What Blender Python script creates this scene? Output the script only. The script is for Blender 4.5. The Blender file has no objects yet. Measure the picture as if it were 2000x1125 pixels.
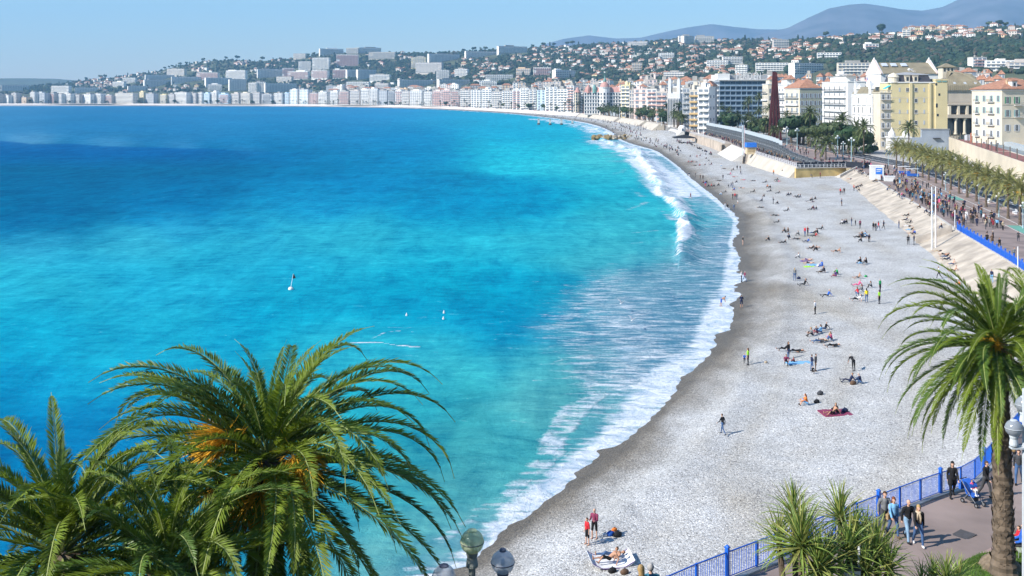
import bpy, math, random
import numpy as np
from mathutils import Vector, Matrix, noise as mnoise
rnd = random.Random(7)
sc = bpy.context.scene
# ------------------------------------------------------------------ camera
HC, FP, HOR = 28.0, 2000.0, 186.0            # eye height, focal length and horizon row for a 2000 px wide frame
cam_d = bpy.data.cameras.new('camera'); cam = bpy.data.objects.new('camera', cam_d)
sc.collection.objects.link(cam); sc.camera = cam
cam.location = (0, 0, HC); cam.rotation_euler = (math.radians(90), 0, 0)
cam_d.sensor_width = 36; cam_d.lens = 36
cam_d.shift_y = -(562.5 - HOR) / 2000.0
cam_d.clip_start = 0.5; cam_d.clip_end = 60000
# ------------------------------------------------------------------ sky, sun, exposure
SUN_EL = math.radians(38)
to_sun = Vector((-math.cos(SUN_EL) * .905, -math.cos(SUN_EL) * .425, math.sin(SUN_EL))).normalized()
w = bpy.data.worlds.new('World'); sc.world = w; w.use_nodes = True
wn = w.node_tree.nodes; wl = w.node_tree.links
sky = wn.new('ShaderNodeTexSky'); sky.sky_type = 'NISHITA'; sky.sun_disc = False
sky.sun_elevation = SUN_EL; sky.sun_rotation = math.atan2(to_sun.x, to_sun.y)
sky.altitude = 0; sky.air_density = 1.6; sky.dust_density = 0.0; sky.ozone_density = 10.0
bg = wn['Background']; bg.inputs[1].default_value = 0.11
wl.new(sky.outputs[0], bg.inputs[0])
sun_d = bpy.data.lights.new('sun', 'SUN'); sun_d.energy = 5.0; sun_d.angle = math.radians(.5); sun_d.color = (1, .95, .87)
sun = bpy.data.objects.new('sun', sun_d); sc.collection.objects.link(sun)
sun.rotation_euler = (-to_sun).to_track_quat('-Z', 'Y').to_euler()
sc.view_settings.view_transform = 'Standard'; sc.view_settings.look = 'None'
sc.view_settings.exposure = 0.75; sc.view_settings.gamma = 1; sc.view_settings.use_curve_mapping = False
cy = sc.cycles
sc.render.engine = 'CYCLES'
try:
    cy.use_denoising = True; cy.denoiser = 'OPENIMAGEDENOISE'
    cy.max_bounces = 6; cy.diffuse_bounces = 2; cy.glossy_bounces = 2; cy.transmission_bounces = 4
    cy.volume_bounces = 0; cy.transparent_max_bounces = 8; cy.caustics_reflective = False; cy.caustics_refractive = False
    cy.use_adaptive_sampling = True; cy.adaptive_threshold = 0.02
    sc.render.use_persistent_data = False
except Exception: pass
# ------------------------------------------------------------------ helpers
COL = sc.collection
def P(px, py, z=0.0):
    """point at height z that shows at photo pixel (px, py)"""
    d = (HC - z) * FP / (py - HOR)
    return Vector(((px - 1000) / FP * d, d, z))
def PD(px, d, z=0.0): return Vector(((px - 1000) / FP * d, d, z))
def PDY(px, py, d): return Vector(((px - 1000) / FP * d, d, HC - (py - HOR) * d / FP))
def pix(v): return (1000 + v[0] / v[1] * FP, HOR + (HC - v[2]) * FP / v[1])
def lin(c):
    if isinstance(c, str):
        c = c.lstrip('#'); c = [int(c[i:i + 2], 16) / 255 for i in (0, 2, 4)]
    return tuple((x / 12.92 if x <= .04045 else ((x + .055) / 1.055) ** 2.4) for x in c)
_m = {}
def mat(name, col, rough=.8, var=.15, scale=2.0, bump=.0, metal=0.0, spec=.3, trans=0.0, coords='Object'):
    """procedural material: base colour with noise variation and fine relief"""
    if name in _m: return _m[name]
    m = bpy.data.materials.new(name); m.use_nodes = True
    nt = m.node_tree; n, l = nt.nodes, nt.links
    b = n['Principled BSDF']; b.inputs['Roughness'].default_value = rough; b.inputs['Metallic'].default_value = metal
    b.inputs['Specular IOR Level'].default_value = spec
    tc = n.new('ShaderNodeTexCoord'); nz = n.new('ShaderNodeTexNoise')
    nz.inputs['Scale'].default_value = scale; nz.inputs['Detail'].default_value = 4
    l.new(tc.outputs[coords], nz.inputs['Vector'])
    rp = n.new('ShaderNodeValToRGB'); e = rp.color_ramp.elements
    e[0].position = .3; e[1].position = .7
    e[0].color = tuple(max(0, c * (1 - var)) for c in col[:3]) + (1,)
    e[1].color = tuple(min(1, c * (1 + var)) for c in col[:3]) + (1,)
    l.new(nz.outputs['Fac'], rp.inputs[0]); l.new(rp.outputs[0], b.inputs['Base Color'])
    if bump:
        bp = n.new('ShaderNodeBump'); bp.inputs['Strength'].default_value = bump; bp.inputs['Distance'].default_value = .05
        l.new(nz.outputs['Fac'], bp.inputs['Height']); l.new(bp.outputs[0], b.inputs['Normal'])
    if trans:
        tr = n.new('ShaderNodeBsdfTranslucent'); mx = n.new('ShaderNodeMixShader'); mx.inputs[0].default_value = trans
        l.new(rp.outputs[0], tr.inputs[0]); l.new(b.outputs[0], mx.inputs[1]); l.new(tr.outputs[0], mx.inputs[2])
        l.new(mx.outputs[0], n['Material Output'].inputs[0])
    _m[name] = m
    return m
def mesh_np(name, V, F, mats=(), mi=None, smooth=False, attrs=None):
    """mesh from numpy: V (n,3); F (m,k) array, or list of faces"""
    me = bpy.data.meshes.new(name)
    V = np.asarray(V, dtype=np.float32)
    if isinstance(F, np.ndarray):
        k = F.shape[1]; m = F.shape[0]
        me.vertices.add(len(V)); me.vertices.foreach_set('co', V.ravel())
        me.loops.add(m * k); me.loops.foreach_set('vertex_index', F.astype(np.int32).ravel())
        me.polygons.add(m); me.polygons.foreach_set('loop_start', np.arange(0, m * k, k, dtype=np.int32))
        me.update(calc_edges=True)
    else:
        me.from_pydata(V.tolist(), [], F)
    for a in mats: me.materials.append(a)
    if mi is not None: me.polygons.foreach_set('material_index', np.asarray(mi, dtype=np.int32))
    me.polygons.foreach_set('use_smooth', np.full(len(me.polygons), bool(smooth)))
    if attrs:
        for an, (typ, arr) in attrs.items():
            at = me.attributes.new(an, typ, 'POINT')
            key = {'FLOAT': 'value', 'FLOAT_VECTOR': 'vector', 'FLOAT_COLOR': 'color'}[typ]
            at.data.foreach_set(key, np.asarray(arr, dtype=np.float32).ravel())
    me.update()
    return me
ALL = []            # (object, base label, photo pixel) of every thing
def link(name, data, parent=None, loc=None, rot=None, scale=None):
    o = bpy.data.objects.new(name, data); COL.objects.link(o)
    if parent is not None: o.parent = parent
    if loc is not None: o.location = loc
    if rot is not None: o.rotation_euler = rot
    if scale is not None: o.scale = (scale,) * 3 if isinstance(scale, (int, float)) else scale
    return o
def tag(o, label, cat, group=None, at=None):
    o['label'] = label; o['category'] = cat
    if group: o['group'] = group
    ALL.append([o, label, pix(at if at is not None else o.location)])
    return o
def thing(name, label, cat, loc=(0, 0, 0), rz=0.0, group=None):
    o = link(name, None, None, loc, (0, 0, rz)); o.empty_display_size = .2
    return tag(o, label, cat, group, at=Vector(loc))
def structure(o): o['kind'] = 'structure'; return o
def stuff(o): o['kind'] = 'stuff'; return o
class MB:
    """collects boxes, tubes, lathes, quads into one mesh"""
    def __init__(s): s.v = []; s.f = []; s.m = []
    def add(s, vs, fs, m=0):
        b = len(s.v); s.v.extend(vs); s.f.extend([tuple(b + i for i in f) for f in fs]); s.m.extend([m] * len(fs))
    def box(s, x0, x1, y0, y1, z0, z1, m=0, T=None):
        vs = [(x, y, z) for z in (z0, z1) for y in (y0, y1) for x in (x0, x1)]
        if T is not None: vs = [tuple(T @ Vector(v)) for v in vs]
        s.add(vs, [(0, 2, 3, 1), (4, 5, 7, 6), (0, 1, 5, 4), (2, 6, 7, 3), (0, 4, 6, 2), (1, 3, 7, 5)], m)
    def tube(s, pts, rad, n=6, m=0, cap=True):
        pts = [Vector(p) for p in pts]
        if isinstance(rad, (int, float)): rad = [rad] * len(pts)
        vs = []
        for i, p in enumerate(pts):
            t = (pts[min(i + 1, len(pts) - 1)] - pts[max(i - 1, 0)]).normalized()
            a = t.orthogonal().normalized() if i == 0 else (a - t * a.dot(t)).normalized()
            b = t.cross(a)
            for k in range(n):
                th = 2 * math.pi * k / n
                vs.append(tuple(p + (a * math.cos(th) + b * math.sin(th)) * rad[i]))
        fs = []
        for i in range(len(pts) - 1):
            for k in range(n):
                fs.append((i * n + k, i * n + (k + 1) % n, (i + 1) * n + (k + 1) % n, (i + 1) * n + k))
        if cap:
            fs.append(tuple(range(n - 1, -1, -1))); fs.append(tuple((len(pts) - 1) * n + k for k in range(n)))
        s.add(vs, fs, m)
    def lathe(s, prof, n=16, c=(0, 0, 0), m=0):
        vs = []; fs = []
        for r, z in prof:
            for k in range(n):
                th = 2 * math.pi * k / n
                vs.append((c[0] + r * math.cos(th), c[1] + r * math.sin(th), c[2] + z))
        for i in range(len(prof) - 1):
            for k in range(n):
                fs.append((i * n + k, i * n + (k + 1) % n, (i + 1) * n + (k + 1) % n, (i + 1) * n + k))
        s.add(vs, fs, m)
    def prism(s, poly, z0, z1, m=0):
        n = len(poly)
        vs = [(p[0], p[1], z0) for p in poly] + [(p[0], p[1], z1) for p in poly]
        fs = [(k, (k + 1) % n, n + (k + 1) % n, n + k) for k in range(n)] + [tuple(range(n - 1, -1, -1)), tuple(range(n, 2 * n))]
        s.add(vs, fs, m)
    def mesh(s, name, mats, smooth=False):
        me = bpy.data.meshes.new(name); me.from_pydata(s.v, [], s.f)
        for a in (mats if isinstance(mats, (list, tuple)) else [mats]): me.materials.append(a)
        me.polygons.foreach_set('material_index', s.m)
        if smooth: me.polygons.foreach_set('use_smooth', [True] * len(s.f))
        me.update(); return me
    def obj(s, name, mats, parent=None, loc=None, rz=0, smooth=False):
        return link(name, s.mesh(name, mats, smooth), parent, loc, (0, 0, rz))
def interp(x, xs, ys): return float(np.interp(x, xs, ys))
def sph(n=12, m=8, r=1.0, c=(0, 0, 0)):
    pr = [(max(1e-4, r * math.sin(math.pi * i / m)), -r * math.cos(math.pi * i / m)) for i in range(m + 1)]
    return pr
def fbm(x, y, z=0.0, o=4):
    return mnoise.fractal(Vector((x, y, z)), 1.0, 2.0, o)
def vnoise(X, Y, seed=0, octaves=4):
    """vectorised value noise, about -1..1"""
    X = np.asarray(X, float); Y = np.asarray(Y, float); out = np.zeros(np.broadcast(X, Y).shape); amp = 1; tot = 0
    r = np.random.RandomState(seed); tab = r.rand(4096) * 2 - 1
    for o in range(octaves):
        xi = np.floor(X).astype(int); yi = np.floor(Y).astype(int); fx = X - xi; fy = Y - yi
        fx = fx * fx * (3 - 2 * fx); fy = fy * fy * (3 - 2 * fy)
        h = lambda a, b: tab[(a * 374761 + b * 668265 + o * 1013) % 4096]
        out += amp * ((h(xi, yi) * (1 - fx) + h(xi + 1, yi) * fx) * (1 - fy) + (h(xi, yi + 1) * (1 - fx) + h(xi + 1, yi + 1) * fx) * fy)
        tot += amp; amp *= .5; X = X * 2.03 + 17.3; Y = Y * 2.03 - 9.1
    return out / tot
def polydist(PX, PY, poly, close=None):
    """signed distance of points to a polyline (positive on its right side), arc length of the foot"""
    PX = np.asarray(PX, float); PY = np.asarray(PY, float)
    best = np.full(PX.shape, 1e18); sgn = np.ones(PX.shape); S = np.zeros(PX.shape); acc = 0.0
    for (ax, ay), (bx, by) in zip(poly[:-1], poly[1:]):
        dx, dy = bx - ax, by - ay; L = math.hypot(dx, dy)
        t = np.clip(((PX - ax) * dx + (PY - ay) * dy) / (L * L), 0, 1)
        ex = PX - ax - t * dx; ey = PY - ay - t * dy; d2 = ex * ex + ey * ey
        c = dx * ey - dy * ex
        k = d2 < best
        best = np.where(k, d2, best); sgn = np.where(k, np.where(c < 0, 1, -1), sgn); S = np.where(k, acc + t * L, S)
        acc += L
    if close is not None:                                    # side by point-in-polygon, safe at sharp corners
        pg = list(poly) + close; ins = np.zeros(PX.shape, bool)
        for (ax, ay), (bx, by) in zip(pg, pg[1:] + pg[:1]):
            if ay == by: continue
            ins ^= ((ay > PY) != (by > PY)) & (PX < (bx - ax) * (PY - ay) / (by - ay) + ax)
        sgn = np.where(ins, -1, 1)
    return np.sqrt(best) * sgn, S
def resample(poly, step):
    """densify a list of tuples by Catmull-Rom"""
    P_ = np.array(poly, float); out = []
    for i in range(len(P_) - 1):
        p0 = P_[max(i - 1, 0)]; p1 = P_[i]; p2 = P_[i + 1]; p3 = P_[min(i + 2, len(P_) - 1)]
        n = max(1, int(np.linalg.norm((p2 - p1)[:2]) / step(p1[1]) if callable(step) else np.linalg.norm((p2 - p1)[:2]) / step))
        for k in range(n):
            t = k / n
            out.append(.5 * (2 * p1 + (p2 - p0) * t + (2 * p0 - 5 * p1 + 4 * p2 - p3) * t * t + (3 * p1 - p0 - 3 * p2 + p3) * t ** 3))
    out.append(P_[-1])
    return np.array(out)
# ------------------------------------------------------------------ shoreline and promenade edge, in plan
WL_PX = [(895, 1122), (960, 1070), (1025, 1012), (1090, 958), (1145, 922), (1200, 878), (1255, 828), (1300, 785), (1335, 738), (1372, 706), (1395, 675),
         (1425, 630), (1437, 590), (1445, 560), (1450, 530), (1438, 490), (1442, 455), (1443, 425), (1418, 402), (1385, 375), (1352, 350), (1325, 325),
         (1302, 308), (1278, 293), (1235, 281), (1205, 268), (1192, 258), (1172, 247), (1130, 237), (1060, 228), (1000, 222), (900, 216), (800, 212), (600, 208.4),
         (300, 207.2), (0, 207)]
WL = [(-30., 30.), (-14., 46.)] + [tuple(P(x, y)[:2]) for x, y in WL_PX] + [(-2100., 2650.), (-4500., 2600.)]
WLS = resample(WL, lambda d: max(1.2, d * .03))
# promenade edge: pixel, height above the sea
EDGE_PX = [(1230, 1224, 10.7), (1300, 1182, 10.4), (1370, 1150, 10.2), (1600, 1058, 9.7), (1700, 1016, 9.4), (1818, 969, 9.1), (1900, 937, 8.8)]
EDGE = [tuple(P(x, y, z)) for x, y, z in EDGE_PX]
EDGE += [(29.5, 60, 8.3), (38, 72, 7.6), (47, 87, 6.9), (55.5, 104, 6.2)]
EDGE += [tuple(P(x, y, z)) for x, y, z in [(2000, 531, 5.6), (1920, 480, 5.2), (1865, 447, 5.0), (1828, 422, 4.9), (1780, 393, 4.85), (1740, 370, 4.8), (1700, 345, 4.8), (1664, 328, 4.9), (1655, 325.5, 4.9)]]
N_NEAR = len(EDGE)
EDGE2 = [tuple(P(x, y, z)) for x, y, z in [(1555, 328, 5.0), (1515, 315, 5.2), (1478, 303, 5.4), (1430, 284, 5.5), (1410, 276, 5.5), (1360, 262, 5.5), (1325, 252, 5.5), (1290, 243, 5.4),
        (1250, 235, 5.2), (1150, 223, 5.0), (1080, 218.5, 5.0), (1000, 214, 5.0), (900, 209.5, 5.0), (800, 206.5, 5.0), (600, 204, 5.0), (300, 202.6, 5.0), (0, 202.2, 5.0)]] + [(-2600., 2840., 5.0), (-4600., 2800., 5.0)]
EDGE_ALL = EDGE + EDGE2
# ------------------------------------------------------------------ far ground: flat town, then hills
CX = [-900, 0, 300, 600, 700, 800, 900, 1000, 1100, 1200, 1300, 1400, 1500, 1600, 1700, 1800, 1900, 2000, 2500]
D_FOOT = [3100, 3050, 3000, 2850, 2700, 2500, 2300, 2050, 1800, 1620, 1400, 1200, 1020, 900, 820, 760, 720, 690, 640]
D_RIDGE = [4300, 4300, 4200, 4100, 4000, 3900, 3800, 3700, 3650, 3600, 3500, 3300, 3100, 2700, 2600, 2500, 2350, 2250, 2100]
RX = [-900, 0, 60, 130, 180, 260, 300, 350, 400, 450, 500, 560, 600, 640, 740, 800, 900, 1000, 1060, 1100, 1200, 1330, 1450, 1530, 1600, 1700, 1780, 1830, 1900, 1940, 2000, 2500]
RY = [172, 172, 168, 162, 156, 147, 141, 129, 120, 117, 120, 116, 111, 103, 102, 104, 102, 96, 92, 90, 85, 78, 78, 80, 74, 68, 61, 60, 59, 54, 53, 50]
def hill_f(t): return t * t * (3 - 2 * t) * .45 + t * .55
def hill_z(px, d):
    """ground height of the far land at column px and depth d"""
    df = np.interp(px, CX, D_FOOT); dr = np.interp(px, CX, D_RIDGE); zr = HC + (HOR - np.interp(px, RX, RY)) * dr / FP
    t = np.clip((d - df) / (dr - df), 0, 1)
    X = (px - 1000) / FP * d
    b = vnoise(np.asarray(X) / 330., np.asarray(d) / 330., 3, 3) * 16 * np.sin(np.pi * t) 
    b = b + vnoise(np.asarray(X) / 90., np.asarray(d) / 90., 5, 2) * 4 * np.sin(np.pi * t)
    z = 4.6 + (zr - 4.6) * hill_f(t) + b * np.minimum(1, t * 4)
    over = np.clip((d - dr) / (.35 * dr), 0, 1)
    return z * (1 - over * .8)
_DD = np.linspace(0, 1.0, 400)
def hill_at(px, py):
    """first visible ground point of the hills at a photo pixel"""
    df = interp(px, CX, D_FOOT); dr = interp(px, CX, D_RIDGE); d = df + (dr - df) * _DD
    z = hill_z(np.full(400, px), d); y = HOR + (HC - z) * FP / d
    k = np.where(y <= py)[0]
    i = k[0] if len(k) else int(np.argmin(y))
    return Vector(((px - 1000) / FP * d[i], d[i], float(z[i])))
def build_terrain():
    cols = np.linspace(-900, 2500, 341)
    E = np.array(EDGE_ALL); ex = 1000 + E[:, 0] / E[:, 1] * FP
    rows = []
    for px in cols:
        df = interp(px, CX, D_FOOT); dr = interp(px, CX, D_RIDGE)
        if px > 1640:
            dd_ = np.linspace(60, 500, 441); xe = np.interp(dd_, E[:N_NEAR, 1], E[:N_NEAR, 0]) + 19 - 4 * (dd_ > 327)
            k_ = np.where((px - 1000) / FP * dd_ < xe)[0]; d0 = float(dd_[k_[-1]]) if len(k_) else 60.
        else: d0 = float(np.interp(-px, -ex[N_NEAR:], E[N_NEAR:, 1])) + (22 if px > 1200 else 6)
        d = np.concatenate([np.linspace(d0, df, 8)[:-1], np.linspace(df, dr, 90), dr * np.linspace(1.02, 1.35, 6)])
        z = hill_z(np.full(len(d), px), d)
        rows.append(np.stack([(px - 1000) / FP * d, d, z], 1))
    V = np.array(rows); n, m, _ = V.shape
    i = np.arange(n - 1)[:, None] * m + np.arange(m - 1)[None, :]
    F = np.stack([i, i + m, i + m + 1, i + 1], -1).reshape(-1, 4)
    g = mat('scrub_ground', (.075, .085, .045), .95, .45, .012)
    structure(link('terrain', mesh_np('terrain', V.reshape(-1, 3), F, [g], smooth=True)))
build_terrain()
def ridge(name, prof, d0, thick, col, seed, zmul=1.0, rough=60):
    xs = [p[0] for p in prof]; ys = [p[1] for p in prof]
    cols = np.linspace(xs[0], xs[-1], 160); m = 25
    t = np.linspace(-1, 1, m)
    px = cols[:, None] + 0 * t[None, :]; d = d0 + thick * t[None, :] + 0 * px
    X = (px - 1000) / FP * d
    zr = HC + (HOR - np.interp(cols, xs, ys)) * d0 / FP
    sh = (1 - np.abs(t)) ** .9
    Z = (zr[:, None] + 10) * sh[None, :] - 10 + vnoise(X / 700, d / 700, seed, 5) * rough * np.sin(np.pi * np.abs(t))[None, :]
    V = np.stack([X, d, np.maximum(Z, -1)], -1).reshape(-1, 3)
    i = np.arange(len(cols) - 1)[:, None] * m + np.arange(m - 1)[None, :]
    F = np.stack([i, i + m, i + m + 1, i + 1], -1).reshape(-1, 4)
    structure(link(name, mesh_np(name, V, F, [col], smooth=True)))
mnt = mat('mountain_scrub_hazed', (.10, .095, .105), .95, .35, .004)  # paler and bluer than scrub: some distance haze is put into the colour
ridge('mountains', [(1440, 92), (1480, 68), (1540, 54), (1580, 34), (1620, 16), (1660, 9), (1690, 7), (1720, 11), (1760, 18), (1800, 21), (1840, 14), (1870, 0), (1910, -12), (1960, -20), (2050, -14), (2250, 10), (2500, 30)], 9000, 2400, mnt, 21, rough=90)
ridge('mountains', [(960, 130), (1065, 86), (1100, 76), (1150, 69), (1200, 75), (1250, 74), (1300, 62), (1340, 54), (1390, 47), (1430, 52), (1480, 57), (1560, 58), (1650, 75), (1750, 120)], 10500, 1600, mnt, 22, rough=60)
ridge('hills', [(-900, 150), (-300, 150), (0, 153), (60, 153), (110, 154), (160, 158), (230, 168), (300, 186)], 6400, 900, mat('far_scrub', (.07, .08, .05), .95, .3, .006), 23, rough=18)
# ------------------------------------------------------------------ sea
WPOLY = [tuple(p) for p in WLS]
SEA_CLOSE = [(-9000, 2500), (-9000, -500), (-45, -500)]
CTRL = [(0, 215, 52, 124, 192, 90), (250, 222, 36, 112, 190, 90), (500, 218, 40, 130, 200, 90), (700, 225, 45, 140, 208, 80), (900, 225, 38, 155, 212, 70), (1000, 236, 28, 170, 216, 60), (1100, 255, 30, 178, 220, 60),
        (0, 240, 52, 118, 188, 60), (250, 250, 36, 108, 184, 80), (60, 272, 105, 160, 212, 26), (200, 280, 90, 150, 206, 24), (330, 287, 70, 135, 200, 22), (480, 293, 50, 122, 194, 20), (100, 305, 4, 74, 150, 40), (300, 315, 0, 80, 160, 40), (450, 318, 0, 84, 164, 40),
        (100, 360, 0, 74, 156, 80), (300, 350, 0, 78, 160, 80), (0, 410, 0, 78, 160, 60), (150, 420, 0, 88, 170, 60), (0, 445, 8, 96, 176, 40), (60, 480, 50, 165, 214, 40), (320, 400, 4, 112, 190, 60), (550, 310, 0, 92, 172, 70),
        (620, 250, 22, 112, 188, 70), (620, 350, 6, 118, 190, 70), (600, 392, 25, 150, 208, 50), (350, 440, 45, 160, 212, 26), (480, 443, 20, 140, 200, 20), (250, 470, 62, 176, 216, 50), (480, 470, 45, 172, 216, 50), (800, 275, 10, 125, 196, 60), (800, 330, 12, 132, 196, 60),
        (900, 350, 6, 112, 178, 28), (830, 338, 8, 118, 182, 24), (960, 300, 34, 184, 222, 50), (1050, 310, 44, 190, 224, 50), (1150, 305, 80, 196, 220, 40), (1000, 260, 20, 162, 216, 40), (880, 400, 10, 140, 198, 60), (1000, 400, 4, 146, 200, 60),
        (1180, 380, 30, 168, 206, 50), (1230, 430, 60, 178, 208, 50), (1200, 340, 60, 186, 214, 40), (700, 480, 46, 176, 216, 70), (900, 480, 40, 178, 216, 60), (1050, 480, 50, 180, 214, 60), (1180, 500, 70, 180, 208, 50), (60, 560, 46, 180, 220, 70), (250, 540, 36, 170, 216, 70),
        (450, 540, 34, 168, 214, 70), (620, 560, 24, 165, 212, 60), (800, 560, 14, 162, 206, 70), (960, 560, 4, 154, 202, 60), (1080, 570, 20, 156, 204, 50), (60, 650, 20, 168, 216, 80), (260, 640, 34, 172, 216, 80), (560, 620, 10, 158, 208, 60), (800, 620, 4, 148, 200, 60), (980, 640, 0, 140, 196, 60),
        (1250, 570, 96, 162, 196, 60), (1350, 560, 110, 158, 190, 60), (1250, 640, 84, 156, 194, 60), (1120, 640, 60, 160, 200, 40), (1330, 660, 108, 160, 194, 50), (650, 690, 50, 184, 218, 60), (850, 700, 70, 190, 218, 60), (1050, 720, 84, 182, 206, 50), (1200, 700, 100, 172, 198, 50),
        (150, 740, 22, 160, 212, 80), (350, 700, 24, 166, 214, 70), (600, 780, 34, 172, 208, 70), (850, 760, 50, 180, 208, 60), (750, 850, 44, 168, 198, 70), (950, 830, 68, 168, 192, 60), (1080, 800, 90, 174, 196, 50), (0, 760, 8, 140, 204, 60), (30, 860, 0, 104, 184, 60), (200, 880, 10, 120, 196, 80),
        (900, 930, 76, 166, 188, 60), (780, 960, 60, 164, 190, 60), (880, 1010, 100, 172, 194, 60), (760, 1080, 96, 170, 192, 60), (500, 1000, 40, 150, 195, 90)]
STROKES = [  # foam: pixel polyline, half width in pixels, strength
    ([(1166, 276), (1212, 284), (1250, 304)], 30, 1.1), ([(1210, 286), (1262, 318)], 34, 1.0), ([(1262, 314), (1284, 348)], 36, 1.15), ([(1278, 336), (1296, 362), (1308, 382)], 40, 1.2), ([(1302, 372), (1326, 402), (1342, 428)], 25, 1.25), ([(1336, 432), (1338, 455), (1330, 482)], 12, 1.15), ([(1345, 415), (1356, 428)], 8, .8), ([(1348, 455), (1356, 464)], 7, .8), ([(1330, 480), (1328, 505)], 7, .9),
    ([(1050, 232), (1130, 244), (1185, 260)], 24, 1.0), ([(1150, 252), (1190, 268)], 18, .9), ([(1330, 330), (1370, 378)], 14, .7), ([(900, 217), (1000, 224), (1060, 230)], 4, .8),
    ([(1240, 320), (1205, 340)], 9, .55), ([(1265, 395), (1225, 410)], 6, .6), ([(1290, 450), (1240, 455)], 6, .6), ([(1300, 470), (1235, 475)], 6, .55), ([(1310, 497), (1250, 496)], 6, .5), ([(1300, 515), (1190, 516)], 5, .5), ([(1300, 530), (1215, 528)], 6, .45),
    ([(686, 670), (740, 669), (775, 675), (818, 678)], 3.2, 1.0), ([(728, 660), (750, 650), (785, 645)], 2.6, .75), ([(805, 648), (818, 645)], 2.2, .7), ([(848, 687), (868, 689)], 2.5, .6),
    ([(1045, 744), (1105, 742), (1180, 752)], 7, .6), ([(1240, 750), (1160, 778), (1110, 810)], 18, .66), ([(1130, 795), (1085, 850), (1062, 880)], 24, .74), ([(1080, 880), (1040, 920), (1000, 965)], 22, .72), ([(1000, 965), (930, 1000), (860, 1060)], 18, .7), ([(1130, 860), (1070, 925)], 20, .4),
    ([(990, 822), (1035, 826)], 5, .4), ([(1340, 690), (1290, 735), (1240, 790)], 22, .55), ([(860, 1100), (800, 1110)], 14, .7), ([(900, 980), (980, 990)], 14, .4)]
def wash_width(py):  # width in metres of the churned band outside the waterline
    return np.interp(py, [206, 222, 240, 262, 300, 360, 430, 500, 560, 640, 700, 760, 850, 950, 1120], [4, 8, 22, 22, 20, 18, 13, 14, 19, 22, 13, 8, 4.5, 3.5, 3.5])
def edge_foam(py): return np.interp(py, [206, 230, 260, 300, 400, 500, 600, 700, 800, 900, 1000, 1120], [5, 9, 5, 3, 1.6, 2.2, 4.4, 5.0, 3.4, 2.5, 2.3, 2.3])
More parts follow.
